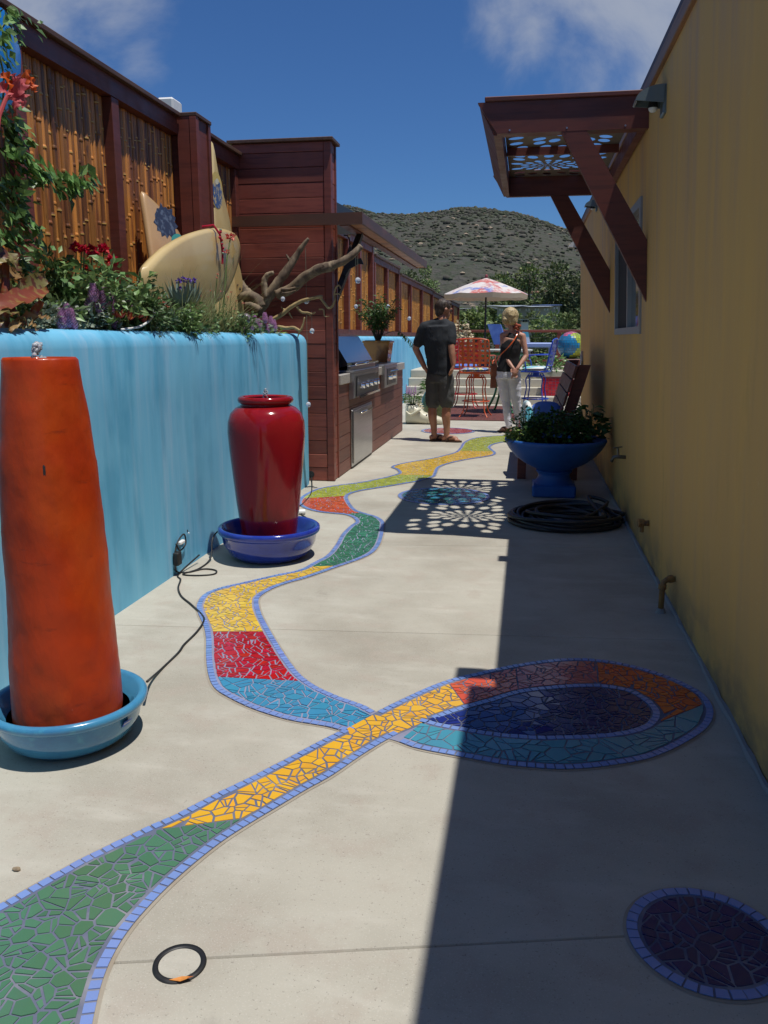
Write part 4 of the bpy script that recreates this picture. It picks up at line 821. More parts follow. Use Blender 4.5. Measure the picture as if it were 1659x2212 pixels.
m = MB(); m.lathe(pd + [pf[-1]], ob[0], ob[1], 96, .03)
def lumpy(v):
    d = Vector((v[0] - ob[0], v[1] - ob[1], 0)); q_ = Vector(v)
    if d.length < .07: return v
    return tuple(q_ + d.normalized() * (.0030 * noise.noise(q_ * 11) + .0016 * noise.noise(q_ * 34) - .0024 * max(0, .5 - abs(noise.noise(q_ * Vector((5, 5, 9)) if False else Vector((q_.x * 6, q_.y * 6, q_.z * 10))) * 6))))
m.v = [lumpy(v) for v in m.v]; m.build('jar', ORANGE, t, smooth=True, ang=60)
# run of the glaze, a crack with a dark drip
for (px, py, l) in ((95, 1020, .055),):
    e = gz(px, py, .9); pr = ray(px, py); h = Vector((pr.x, pr.y)).normalized(); d = Vector((ob[0], ob[1])); k = d - h * .150; zz = gy(px, py, k.y).z
    q = MB(); c = Vector((gy(px, py, k.y).x, k.y, zz)); q.ball((c.x, c.y + .003, c.z), .028, 8, 6, (.26, .25, 1.15), .5); q.build('glaze_drip', IRON, t, smooth=True)
spout(t, ob[0] - .005, ob[1], 1.238, .045, .019)
MB().lathe([(.02, 1.2345), (.089, 1.2345)], ob[0], ob[1], 32).build('water', WATER, t)
t = thing('fountain_bowl', (*ob, 0), 'aqua glazed bowl with a small blue label under the orange fountain', 'bowl')
m = MB(); m.lathe(bowl_prof(.252, .152, .165), ob[0], ob[1], 72); m.build('bowl', AQUAGL, t, smooth=True, ang=50)
MB().lathe([(.01, .098), (.192, .098)], ob[0], ob[1], 48).build('water', WATER, t)
# paper label on the outside of the bowl, facing the viewer's right
ST = mat('label_blue', (.02, .10, .50), .5); la = math.atan2(gz(262, 1560, .09).y - ob[1], gz(262, 1560, .09).x - ob[0]); m = MB(); vs = []
for j in range(2):
    for i in range(5):
        a = la - .085 + .17 * i / 4; zz = (.068, .104)[j]; rr = (.216, .2375)[j] + .0012; vs.append((ob[0] + math.cos(a) * rr, ob[1] + math.sin(a) * rr, zz))
m.add(vs, [(i, i + 1, 6 + i, 5 + i) for i in range(4)]); lab = m.build('label', ST, t)
g = random.Random(3)
for k in range(7):                       # small unreadable white print line
    a = la - .07 + .019 * k; m = MB(); vs = []
    for j in range(2):
        for i in range(2): aa = a + .012 * i; f = (.62, .82)[j]; rr = .216 + (.2375 - .216) * f + .0024; vs.append((ob[0] + math.cos(aa) * rr, ob[1] + math.sin(aa) * rr, .068 + .036 * f))
    m.add(vs, [(0, 1, 3, 2)]); m.build('label_print', WHITE, lab)
rb = (-1.50, 4.70)
t = thing('red_fountain', (*rb, 0), 'glossy oxblood red urn fountain bubbling in a dark blue bowl', 'fountain')
pf = [(.02, .05), (.150, .05), (.155, .06), (.168, .16), (.190, .34), (.208, .52), (.221, .66), (.227, .76), (.223, .82), (.207, .868), (.176, .900), (.150, .912), (.143, .918), (.144, .925), (.158, .932), (.163, .945), (.158, .960), (.146, .967), (.132, .966), (.126, .955), (.05, .953)]
m = MB(); m.lathe(pf, rb[0], rb[1], 72, .008); m.build('jar', REDGLAZE, t, smooth=True, ang=70)
spout(t, rb[0], rb[1], .957, .050, .014); MB().lathe([(.01, .957), (.126, .957)], rb[0], rb[1], 32).build('water', WATER, t)
t = thing('fountain_bowl', (*rb, 0), 'dark cobalt blue bowl under the red urn fountain', 'bowl')
m = MB(); m.lathe(bowl_prof(.308, .195, .21), rb[0], rb[1], 72); m.build('bowl', COBALT, t, smooth=True, ang=50)
MB().lathe([(.01, .09), (.22, .09)], rb[0], rb[1], 48).build('water', WATER, t)
# cords
def cord(label, pts, r=.0045, parts=None):
    P = cr(pts, 7); o = thing('power_cord', tuple(P[0]), label, 'cord'); MB().tube(P, r, 7).build('cord', BLACK, o, smooth=True); return o
G = lambda px, py, z=.005: gz(px, py, z)
cA = cord('black cord running from the aqua bowl across the concrete to the wall plug', [G(318, 1472, .10), G(325, 1466, .03), G(350, 1444), G(385, 1410), G(398, 1392), G(425, 1365), G(440, 1342), G(436, 1328), G(412, 1305), G(392, 1288), G(385, 1270), G(390, 1252), G(386, 1240), (-1.86, 4.47, .05)], .005)
w = gx(395, 1205, -1.88)
cB = cord('black looped cord and plug hanging by the cyan wall beside the blue bowl', [(-1.80, 4.74, .168), (-1.83, 4.62, .12), G(455, 1205, .02), G(430, 1228), G(395, 1240), G(425, 1243), G(462, 1240), G(466, 1232), G(440, 1229), G(408, 1236), G(385, 1236), (-1.885, w.y - .1, .06), (-1.888, w.y - .06, .17), (-1.885, w.y + .04, .21), (-1.885, w.y + .06, .15), (-1.885, w.y - .02, .13), (-1.885, w.y - .07, .18)], .0045)
MB().box(-1.896, -1.862, w.y - .10, w.y - .05, .06, .135, .006).build('plug', BLACK, cB); MB().box(-1.893, -1.868, w.y - .04, w.y + .02, .165, .185, .005).build('plug_tag', WHITE, cB)
cC = cord('black cord from the redwood tower hole to a white plug behind the red fountain', [(hl.x, TY0 - .005, .06), (hl.x + .02, TY0 - .05, .02), G(673, 1062), G(664, 1078), G(652, 1090), G(640, 1102), (-1.42, 5.55, .01)], .005)
pq = G(650, 1106, .02); MB().tube([pq + Vector((-.10, -.04, 0)), pq + Vector((-.02, -.008, 0))], .022, 10).build('plug', BLACK, cC); MB().tube([pq + Vector((-.02, -.008, 0)), pq + Vector((.03, .012, 0))], .02, 10).build('plug_tip', WHITE, cC)

# ------------------------------------------------------------------ blue urn planter, hose
ub = (.262, 7.06)
t = thing('urn_planter', (*ub, 0), 'matte blue pedestal urn planter full of herbs in the shade', 'planter')
MB().box(ub[0] - .178, ub[0] + .178, ub[1] - .178, ub[1] + .178, .001, .102, .012).build('plinth', URNBLUE, t)
m = MB(); m.lathe([(.172, .1025), (.165, .112), (.142, .135), (.130, .165), (.133, .185), (.150, .198), (.152, .208), (.14, .214), (.17, .232), (.25, .272), (.33, .33), (.385, .395), (.412, .442), (.422, .462), (.418, .476), (.405, .480), (.385, .474), (.37, .45), (.05, .43)], ub[0], ub[1], 72); m.build('bowl', URNBLUE, t, smooth=True, ang=60)
MB().lathe([(.01, .447), (.372, .447)], ub[0], ub[1], 40).build('soil', SOIL, t)
g = random.Random(11)
def herb(name, label, cx, cy, z0, n, rad, h, L, W, mt, sq=1.0, cat='plant', stems=8):
    t = thing(name, (cx, cy, z0), label, cat); q = MB(); s = MB()
    for i in range(stems):
        a = g.uniform(0, 6.28); rr = rad * math.sqrt(g.random()) * .6; b = Vector((cx + rr * .4 * math.cos(a), cy + rr * .4 * math.sin(a), z0 - .02)); e = Vector((cx + rr * math.cos(a), cy + rr * math.sin(a) * sq, z0 + h * g.uniform(.55, .95))); s.tube([b, b.lerp(e, .5) + Vector((0, 0, h * .06)), e], [.006, .005, .003], 5)
    for i in range(n):
        a = g.uniform(0, 6.28); f = g.random() ** .6; rr = rad * math.sqrt(g.random()); zz = z0 + h * f * (1 - .55 * (rr / rad) ** 2) + g.uniform(-.02, .02)
        d = Vector((math.cos(a + g.uniform(-.7, .7)), math.sin(a + g.uniform(-.7, .7)), g.uniform(-.35, .7))); q.leaf((cx + rr * math.cos(a), cy + rr * math.sin(a) * sq, zz), d, L * g.uniform(.6, 1.3), W * g.uniform(.7, 1.2))
    s.build('stem', STEM, t); q.build('foliage', mt, t); return t
herb('herb_plant', 'bright green parsley spilling at the sunny left side of the blue urn', ub[0] - .27, ub[1] - .10, .45, 420, .14, .13, .035, .022, L_LIME)
herb('herb_plant', 'dense dark green herb clump filling the middle of the blue urn', ub[0] + .02, ub[1] - .06, .45, 1500, .28, .27, .045, .028, L_HERB, .8)
herb('herb_plant', 'feathery upright sprigs rising at the back left of the blue urn', ub[0] - .22, ub[1] + .12, .45, 500, .15, .30, .035, .016, L_DARK)
herb('basil_plant', 'leafy basil plant with larger leaves at the right side of the blue urn', ub[0] + .27, ub[1] + .03, .45, 150, .13, .33, .085, .05, L_HERB)
# coiled hose
hc = (.315, 5.98); P = []; g = random.Random(4); lay = 14
for k in range(lay):
    Rk = .40 - .052 * (k % 5) + g.uniform(-.02, .02); ox, oy = g.uniform(-.03, .03), g.uniform(-.04, .04); ph = g.uniform(0, 6.28)
    for i in range(16): a = 2 * math.pi * i / 16; zz = .018 + .0155 * (k * .42) * (.55 + .45 * math.sin(a * 1 + ph)) ; P.append((hc[0] + ox * (i / 16) + (Rk) * math.cos(a), hc[1] + oy * (i / 16) + (Rk * .98) * math.sin(a) * (1 + .05 * math.sin(2 * a + ph)), max(.017, zz)))
P += [(hc[0] + .30, hc[1] + .12, .13), (hc[0] + .17, hc[1] + .20, .15), (hc[0] + .22, hc[1] - .02, .10), (hc[0] + .24, hc[1] - .08, .08)]
t = thing('garden_hose', (*hc, 0), 'black rubber garden hose coiled on the concrete by the yellow wall', 'hose')
MB().tube(cr(P, 3), .0145, 8).build('coil', HOSE, t, smooth=True); e = Vector(P[-1]); MB().tube([e, e + Vector((.006, -.05, -.02))], [.021, .019], 10).build('brass_coupling', TAPM, t)

# ------------------------------------------------------------------ slatted bench behind the urn
be = thing('bench', (.38, 8.4, 0), 'dark red slatted wooden bench with cushions against the yellow wall behind the urn', 'bench')
tp = gy(1252, 800, 7.85)
BX, BZ = .50, 1.06
for y in (7.80, 9.55):
    MB().hexa([(.28, y, .36), (.38, y, .36), (.38, y + .07, .36), (.28, y + .07, .36), (BX - .03, y, BZ), (BX + .075, y, BZ), (BX + .075, y + .07, BZ), (BX - .03, y + .07, BZ)]).build('back_post', PERG, be)
    MB().box(-.05, .03, y, y + .07, .001, .359, .003).build('leg', PERG, be); MB().box(.42, .50, y, y + .07, .001, .359, .003).build('leg', PERG, be); MB().box(-.05, .50, y + .071, y + .11, .26, .359).build('seat_rail', PERG, be)
for i in range(5):
    f0, f1 = .06 + i * .19, .06 + i * .19 + .165; X = lambda f: .275 + (BX - .035 - .275) * f; Z = lambda f: .40 + (BZ - .40) * f
    MB().hexa([(X(f0) - .022, 7.76, Z(f0)), (X(f0), 7.76, Z(f0)), (X(f0), 9.66, Z(f0)), (X(f0) - .022, 9.66, Z(f0)), (X(f1) - .022, 7.76, Z(f1)), (X(f1), 7.76, Z(f1)), (X(f1), 9.66, Z(f1)), (X(f1) - .022, 9.66, Z(f1))]).build('back_slat', PERG, be)
for i in range(4): MB().box(-.06 + i * .10, .03 + i * .10, 7.76, 9.66, .361, .385, .003).build('seat_slat', PERG, be)
def cushion(name, label, c, sx, sy, sz, mt, rz=0, tilt=0):
    t = Matrix.Rotation(rz, 3, 'Z') @ Matrix.Rotation(tilt, 3, 'Y'); m = MB(); n = 14; vs = []
    for i in range(n + 1):
        for j in range(n + 1):
            u, v = i / n * 2 - 1, j / n * 2 - 1; e = (1 - abs(u) ** 3.2) ** .5 * (1 - abs(v) ** 3.2) ** .5; vs.append((u, v, e))
    q = [Vector(c) + t @ Vector((u * sx, v * sy, e * sz)) for u, v, e in vs] + [Vector(c) + t @ Vector((u * sx, v * sy, -e * sz)) for u, v, e in vs]; k = n + 1
    f = [(i * k + j, (i + 1) * k + j, (i + 1) * k + j + 1, i * k + j + 1) for i in range(n) for j in range(n)]; f += [tuple(x + k * k for x in w[::-1]) for w in f[:]]
    return m.add(q, f).build(name, mt, smooth=True, label=label, cat='cushion', loc=tuple(c))
cushion('cushion', 'teal and white striped cushion upright at the left end of the bench seat', (.02, 7.99, .55), .04, .20, .17, STRIPE, R(8), 0)
cushion('cushion', 'round-topped blue bolster cushion in the middle of the bench', (.20, 8.08, .545), .165, .09, .165, BLUECLOTH, R(-8), 0)
# small plate leaning on the far wall
pc = gy(1254, 783, 10.9); MB().tube([(WX(.9) - .012, 10.9, 1.02), (WX(.9) - .03, 10.9, 1.02)], .12, 24).build('wall_plate', STEEL, label='round pale disc mounted near the far end of the yellow wall', cat='plate', loc=(WX(.9), 10.9, 1.02))

# ------------------------------------------------------------------ surfboards
def outline_board(name, label, pts, thick, mt, nrm, lean=None):
    """pts: outline (3-D, planar), extruded with a rounded rail along nrm"""
    P = [Vector(p) for p in pts]; c = sum(P, Vector()) / len(P); nv = Vector(nrm).normalized(); m = MB(); n = len(P)
    rings = ((0.88, .5), (.965, .36), (1, 0), (.965, -.36), (.88, -.5)); vs = []
    for (s, o) in rings: vs += [c + (p - c) * s + nv * thick * o for p in P]
    vs += [c + nv * thick * .5, c - nv * thick * .5]; fs = []
    for r in range(4): fs += [(r * n + i, r * n + (i + 1) % n, (r + 1) * n + (i + 1) % n, (r + 1) * n + i) for i in range(n)]
    fs += [(i, 5 * n, (i + 1) % n) for i in range(n)] + [(4 * n + i, 4 * n + (i + 1) % n, 5 * n + 1) for i in range(n)]
    t = thing(name, tuple(c), label, 'surfboard'); m.add(vs, fs); m.build('board', mt, t, smooth=True, ang=50); return t, c, nv
def on_x(lst, x0, k=0): return [gx(*p, x0 + k * i) for i, p in enumerate(lst)]
def planar(lst, a, b, c0):
    """trace onto the plane x = c0 + a*(z-1.3) + b*(y-5.5)"""
    out = []
    for p in lst:
        r = ray(*p); t = (c0 + a * 0 - b * 5.5) / (r.x - a * r.z - b * r.y); out.append(ORG + r * t)
    return out
# tan board with the dark palm print
a, b, c0 = -.25, .10, -2.28
s1 = planar([(305, 414), (313, 420), (333, 438), (356, 463), (376, 490), (392, 520), (402, 560), (400, 620), (390, 690), (372, 740), (350, 700), (338, 640), (330, 590), (322, 540), (313, 480), (306, 435)], a, b, c0)
n1 = Vector((1, -b, -a)).normalized()
t, c, nv = outline_board('surfboard', 'tan pointed surfboard with a dark inked print leaning on the bamboo fence', cr(s1, 3, True), .05, BOARD2, n1)
def decal(t, name, pts, mt, a, b, c0, off):
    P = [p + Vector((1, -b, -a)).normalized() * off for p in planar(pts, a, b, c0)]; MB().add(P, [tuple(range(len(P)))]).build(name, mt, t)
g = random.Random(8); pr = []
for i in range(26):
    an = 2 * math.pi * i / 26; rr = 1 + (.28 if i % 2 else -.18) * g.random(); px, py = 350 + 21 * rr * math.cos(an) + 7 * math.sin(an), 482 + 34 * rr * math.sin(an); pr.append((px, py))
decal(t, 'printed_emblem', pr, INK, a, b, c0, .0262)
decal(t, 'printed_ring', [(375 + 12 * math.cos(k * .4), 519 + 12 * math.sin(k * .4)) for k in range(16)], INKTEAL, a, b, c0, .0264)
# tall upright board between column and tower
a, b, c0 = -.10, -.05, -2.30
s2 = planar([(454, 306), (457, 318), (462, 345), (470, 385), (480, 425), (490, 465), (499, 515), (509, 560), (517, 600), (522, 640), (523, 700), (500, 730), (470, 700), (462, 600), (457, 480), (455, 380)], a, b, c0)
t, c, nv = outline_board('surfboard', 'tall slim tan surfboard with a blue wave print standing beside the redwood column', cr(s2, 3, True), .045, BOARD, Vector((1, -b, -a)))
decal(t, 'printed_ring', [(462 + 13 * math.cos(k * .35), 412 + 40 * math.sin(k * .35) + 9 * math.cos(k * .35)) for k in range(18)], INKYEL, a, b, c0, .0235)
decal(t, 'printed_wave', [(463 + 11 * math.cos(k * .35), 420 + 31 * math.sin(k * .35) + 7 * math.cos(k * .35)) for k in range(18)], INKBLUE, a, b, c0, .0245)
decal(t, 'printed_moon', [(462 + 4 * math.cos(k * .7), 393 + 7 * math.sin(k * .7)) for k in range(9)], CREAMC, a, b, c0, .0255)
# big cream board lying on its rail across the planter
a, b, c0 = .04, .03, -2.17
s3 = planar([(304, 588), (322, 562), (350, 536), (385, 514), (420, 500), (455, 493), (485, 495), (505, 505), (514, 528), (512, 560), (500, 600), (480, 640), (440, 672), (395, 690), (350, 690), (318, 670), (304, 630)], a, b, c0)
t, c, nv = outline_board('surfboard', 'broad cream surfboard bulging over the flowers with a red cord tied round it', cr(s3, 4, True), .075, BOARD, Vector((1, -b, -a)))
rp = planar([(452, 490), (456, 505), (459, 520), (462, 545), (462, 570)], a, b, c0); nn = Vector((1, -b, -a)).normalized(); g = random.Random(2)
t = thing('bead_garland', tuple(rp[0]), 'twisted red beaded cord tied over the rail of the cream surfboard', 'garland'); MB().tube([rp[0] - nn * .05 + Vector((0, 0, .0)), rp[0] + nn * .03 + Vector((0, 0, .012))] + [p + nn * .062 for p in cr(rp[1:], 3)], .008, 6).build('cord', F_RED, t)
for i in range(9): p = rp[1 + i // 3] + nn * .066 + Vector((0, g.uniform(-.012, .012), g.uniform(-.03, .03))); MB().ball(p, .010, 7, 5).build('bead', F_RED if i % 3 else L_GREY, t, smooth=True)
# twin-pointed tail of another board
def flat_fin(label, lst, y):
    P = [gy(*K6(*q), y) for q in lst]; c = sum(P, Vector()) / len(P); t = thing('surfboard_fin', tuple(c), label, 'surfboard'); MB().extrude(P, (-.012, .02, 0)).build('fin', BOARD, t)
flat_fin('pale pointed surfboard tail showing above the driftwood', [(575, 375), (600, 325), (690, 235), (718, 320), (640, 465), (598, 432)], 5.9); flat_fin('narrow cream blade leaning on the redwood tower behind the driftwood', [(680, 480), (735, 395), (760, 490), (778, 590), (770, 660), (715, 720), (660, 720), (690, 560)], 6.75)
# blue board high at the left
a, b, c0 = 0, 0, -2.47
s4 = planar([(-62, 20), (-35, 5), (-5, 14), (14, 40), (28, 80), (38, 120), (36, 170), (26, 215), (8, 245), (-20, 262), (-50, 240), (-66, 150)], a, b, c0)
t, c, nv = outline_board('surfboard', 'bright blue rounded surfboard fixed high on the fence behind the vine', cr(s4, 3, True), .06, BLUEBOARD, (1, 0, 0))

# ------------------------------------------------------------------ driftwood, curly branch, crystals
def ytr(lst, y): return [gy(*p, yy) for p, yy in zip(lst, y if isinstance(y, list) else [y] * len(lst))]
t = thing('driftwood', (-1.9, 6.95, 1.3), 'large forked grey driftwood branch rising from the end of the planter', 'driftwood')
def limb(pts, y, rad, name='branch'):
    P = cr(ytr(pts, y), 5); n = len(P); rr = [rad[0] + (rad[1] - rad[0]) * i / (n - 1) for i in range(n)]; g2 = random.Random(len(pts)); rr = [r * (1 + .16 * noise.noise(Vector((i * .45, r * 50, 1)))) for i, r in enumerate(rr)]
    MB().tube(P, rr, 9, jit=.18).build(name, DRIFT, t, smooth=True)
limb([K6(890, 860), K6(960, 760), K6(1060, 620), K6(1150, 500), K6(1240, 360), K6(1300, 270), K6(1350, 203)], [6.9, 6.9, 6.9, 6.92, 6.95, 6.95, 6.95], (.062, .012), 'trunk')
limb([K6(1080, 690), K6(1200, 640), K6(1320, 540), K6(1450, 470), K6(1560, 445), K2(200, 930), K2(340, 880), K2(480, 820), K2(600, 730), K2(690, 640)], [6.9, 6.88, 6.85, 6.82, 6.8, 6.8, 6.8, 6.8, 6.82, 6.85], (.048, .026))
limb([K6(985, 720), K6(970, 650), K6(965, 570), K6(995, 520), K6(1045, 505)], 6.88, (.034, .018)); limb([K6(1190, 400), K6(1170, 370), K6(1155, 345)], 6.93, (.014, .006))
limb([K6(690, 530), K6(740, 600), K6(790, 670), K6(850, 720), K6(920, 770)], 6.8, (.05, .06), 'root'); limb([K6(760, 720), K6(820, 700), K6(900, 730), K6(930, 800)], 6.75, (.03, .05), 'root'); limb([K6(800, 780), K6(860, 790), K6(930, 830)], 6.7, (.02, .03), 'root')
for (p1, p2) in (((1110, 650), (1270, 620)), ((1120, 680), (1240, 655))): limb([K6(*p1), K6((p1[0] + p2[0]) / 2, (p1[1] + p2[1]) / 2 + 8), K6(*p2)], 6.83, (.014, .006), 'splinter')
t = thing('curly_branch', (-1.8, 6.85, 1.33), 'pale contorted curly willow branch reaching over the rim of the planter', 'branch'); 
def twig(pts, rad, y=6.82): P = cr(ytr(pts, y), 5); n = len(P); MB().tube(P, [rad[0] + (rad[1] - rad[0]) * i / (n - 1) for i in range(n)], 7, jit=.2).build('twig', CURLY, t, smooth=True)
twig([K6(1040, 910), K6(1110, 870), K6(1170, 820), K6(1230, 780), K6(1300, 745), K6(1380, 725), K6(1470, 708)], (.020, .013)); twig([K6(1450, 715), K6(1490, 770), K6(1525, 810), K6(1560, 790), K6(1580, 740), K6(1575, 690), K6(1590, 630), K6(1615, 612), K6(1630, 640)], (.012, .006)); twig([K6(1580, 690), K6(1610, 685), K6(1640, 700)], (.007, .003))
twig([K6(1180, 820), K6(1140, 825), K6(1110, 800)], (.012, .005)); twig([K6(1250, 800), K6(1290, 845), K6(1340, 850), K6(1380, 860), K6(1410, 845)], (.013, .005)); twig([K6(1180, 850), K6(1195, 880), K6(1210, 900)], (.008, .003)); twig([K6(1330, 850), K6(1360, 870), K6(1362, 890)], (.007, .003))
twig([K6(1080, 970), K6(1150, 985), K6(1220, 980), K6(1275, 1005), K6(1300, 960), K6(1315, 890)], (.018, .007)); twig([K6(1275, 1005), K6(1262, 1040), K6(1255, 1070)], (.009, .003)); twig([K6(1440, 820), K6(1480, 825), K6(1490, 880), K6(1530, 880)], (.008, .003))
def crystal(px, py, y, r, label, top=None):
    p = gy(px, py, y); t = thing('crystal_ball', tuple(p), label, 'crystal ball', 'hanging crystal balls'); q = MB(); vs = []; fs = []
    r *= .8; q.ball(p, r, 8, 6, (1, 1, 1.08)); q.build('crystal', CRYSTAL, t)
    zt = gy(*top, y).z if top else p.z + .22; MB().tube([(p.x, p.y, p.z + r), (p.x, p.y, zt)], .0016, 4).build('string', L_GREY, t)
crystal(662, 650, 6.85, .030, 'crystal ball hanging in front of the tower from the upright driftwood tip', (657, 536)); crystal(674, 715, 6.82, .026, 'crystal ball hanging low from the curly branch above the planter rim', (674, 672)); crystal(666, 874, 6.80, .027, 'lowest crystal ball on a long thread in front of the redwood tower planks', (672, 680))
crystal(773, 606, 6.82, .030, 'crystal ball hanging under the tip of the big driftwood limb against the far fence', (773, 548)); crystal(611, 646, 6.8, .024, 'clouded crystal ball at the left tip of the curly branch', (611, 640)); crystal(769, 662, 7.3, .022, 'small pale glass ball hanging before the first bamboo panel of the far fence', (769, 540))
crystal(884, 688, 12.6, .035, 'tiny glass ball hanging before the far fence above the man', (884, 640)); crystal(838, 662, 11.8, .035, 'tiny glass ball hanging before the far fence right of the potted shrub', (838, 620))
# iron fish hanging under the kitchen awning
t = thing('fish_ornament', (-1.5, 7.75, 2.0), 'black iron fish ornament hanging from a hook under the kitchen awning', 'ornament'); Y0 = 7.72
fp = [K2(*p) for p in ((545, 620), (575, 690), (590, 760), (640, 800), (690, 790), (722, 870), (660, 865), (600, 900), (540, 930), (490, 1020), (440, 1000), (470, 900), (500, 820), (510, 720))]
P = [gy(*p, Y0) for p in fp]; MB().extrude(P, (0, .02, 0)).build('body', IRON, t); hk = [gy(*K2(*p), Y0 + .01) for p in ((470, 500), (510, 500), (535, 530), (545, 580), (545, 625))]; MB().tube(cr(hk, 4), .006, 6).build('hook', IRON, t); a_ = gy(*K2(540, 500), Y0); MB().ball(a_, .014, 8, 6).build('hook_tip', CREAMC, t)

# ------------------------------------------------------------------ planting behind the cyan wall
SZ = 1.24
def shrub(name, label, boxy, n, L, W, mt, cat='shrub', seed=1, stems=14, extra=None, shape=None):
    """boxy: centre, radii (x, y), height; foliage in clumps on arching stems"""
    (cx, cy, z0), (rx, ry), h = boxy; g = random.Random(seed); t = thing(name, (cx, cy, z0), label, cat); q = MB(); s = MB(); tips = []
    for i in range(stems):
        a = g.uniform(0, 6.28); f = math.sqrt(g.random()); e = Vector((cx + rx * f * math.cos(a), cy + ry * f * math.sin(a), z0 + h * g.uniform(.55, 1.0) * (1 - .35 * f * f))); b = Vector((cx + rx * .3 * f * math.cos(a), cy + ry * .3 * f * math.sin(a), z0 - .03)); mid = b.lerp(e, .55) + Vector((0, 0, h * .10))
        s.tube([b, mid, e], [.007, .005, .002], 5); tips.append((b, mid, e))
    for i in range(n):
        b, mid, e = g.choice(tips); f = g.random() ** .65; p = b.lerp(mid, f * 2) if f < .5 else mid.lerp(e, f * 2 - 1); k = .05 + .06 * g.random()
        d = Vector((g.uniform(-1, 1), g.uniform(-1, 1), g.uniform(-.5, .8))); q.leaf(p + d * k * .6, d, L * g.uniform(.6, 1.35), W * g.uniform(.7, 1.25), curl=g.uniform(0, .4))
    s.build('stem', STEM, t); q.build('foliage', mt, t); return t, tips, g
def yat(px, x=-2.15, py=700): return gx(px, py, x).y
def bloom(t, p, r, mt, g, n=26, name='flower'):
    q = MB()
    for i in range(n):
        d = Vector((g.uniform(-1, 1), g.uniform(-1, 1), g.uniform(-.6, 1))).normalized(); q.leaf(Vector(p) + d * r * .25, d, r * g.uniform(.6, 1.0), r * .75, curl=g.uniform(-.1, .4))
    q.build(name, mt, t)
y0 = yat(205)
t, tips, g = shrub('rose_bush', 'rose bush with crimson flower heads in front of the bamboo fence', ((-2.18, y0, SZ), (.24, .62), .50), 2300, .050, .030, L_ROSE, seed=3, stems=30)
for (px, py, r) in ((165, 535, .030), (182, 541, .026), (199, 542, .032), (224, 539, .032), (243, 562, .032), (190, 580, .020), (176, 537, .022)):
    p = gx(px, py, -2.10); bloom(t, p, r, F_RED, g, 40); MB().tube([p, p + Vector((-.02, -.01, -.22))], [.003, .005], 5).build('flower_stem', STEM, t)
p = gx(296, 600, -2.05); bloom(t, gx(238, 570, -2.1), .016, F_RED, g)
y0 = yat(420, -2.2)
shrub('shrub', 'low olive green shrub at the foot of the cream surfboard', ((-2.02, yat(322, -2.02), SZ), (.09, .26), .40), 1300, .042, .014, L_DARK, seed=4, stems=30)
shrub('shrub', 'mixed small leaved shrub under the broad cream surfboard', ((-2.02, yat(390, -2.02), SZ), (.09, .50), .30), 1300, .035, .018, L_ROSE, seed=5, stems=18)
shrub('ground_cover', 'grey green mound of fine foliage along the planter rim behind the orange fountain', ((-2.07, yat(150, -2.07), SZ), (.09, .40), .20), 1300, .028, .016, L_GREY, cat='plant', seed=6, stems=26)
shrub('ground_cover', 'grey green lavender foliage along the rim below the cream surfboard', ((-2.06, yat(380, -2.06), SZ), (.08, .62), .17), 1300, .030, .013, L_GREY, cat='plant', seed=7, stems=26)
shrub('ground_cover', 'mixed dark foliage along the rim near the driftwood', ((-2.09, yat(520, -2.09), SZ), (.10, .75), .22), 1500, .034, .018, L_DARK, cat='plant', seed=8, stems=30)
shrub('ground_cover', 'bright green low foliage at the far rim beside the lilac flower spikes', ((-2.05, yat(575, -2.05), SZ), (.07, .45), .13), 700, .03, .016, L_LIME, cat='plant', seed=9, stems=18)
shrub('shrub', 'dark green shrub mass filling the planter behind the roses', ((-2.38, 4.2, SZ), (.14, 1.1), .34), 1600, .045, .025, L_DARK, seed=10, stems=40)
shrub('shrub', 'red tinged small shrub with coral buds in front of the driftwood roots', ((-2.0, yat(500, -2.0), SZ), (.12, .42), .30), 500, .03, .017, L_ROSE, seed=12, stems=16)
g = random.Random(40); t = COL.objects.get('shrub.003')
# lilac flower spikes: each plant of its own
def spikes(label, lst, x, seed):
    g = random.Random(seed); p0 = gx(*lst[0][:2], x); t = thing('celosia_plant', (p0.x, p0.y, SZ), label, 'flower', 'lilac flower spikes along the planter')
    fo = MB()
    for (px, py, h) in lst:
        tip = gx(px, py, x + g.uniform(-.02, .02)); q = MB(); n = int(h * 1500)
        for i in range(n):
            f = i / n; a = i * 2.4; rr = .021 * (1 - f) ** .7 * (.55 + .9 * min(1, f * 4)); z = tip.z - h * (1 - f); d = Vector((math.cos(a), math.sin(a), .55)); q.leaf((tip.x + rr * .5 * math.cos(a), tip.y + rr * .5 * math.sin(a), z), d, .014 + rr * .4, .010, up=(0, 0, 1), curl=-.2)
        q.tube([(tip.x, tip.y, tip.z - h), (tip.x, tip.y, tip.z - .004)], [.012, .002], 6); q.build('flower_spike', F_LILAC, t)
        MB().tube([(tip.x, tip.y, tip.z - h), (tip.x - .01, tip.y, SZ - .02)], .004, 5).build('stem', STEM, t)
        for i in range(16): d = Vector((g.uniform(-1, 1), g.uniform(-1, 1), g.uniform(-.1, .8))); fo.leaf((tip.x + g.uniform(-.03, .03), tip.y + g.uniform(-.04, .04), max(SZ, tip.z - h - g.uniform(0, .07))), d, .05, .016)
    fo.build('foliage', L_GREY, t)
spikes('fat pair of lilac flower spikes on the rim left of the orange succulent', [(132, 668, .09), (143, 658, .10), (153, 668, .11)], -2.0, 1)
spikes('tall cluster of lilac flower spikes in front of the rose bush', [(200, 614, .08), (216, 622, .08), (228, 622, .10), (236, 628, .11), (242, 642, .12), (213, 648, .06), (193, 645, .06), (247, 665, .10)], -2.02, 2)
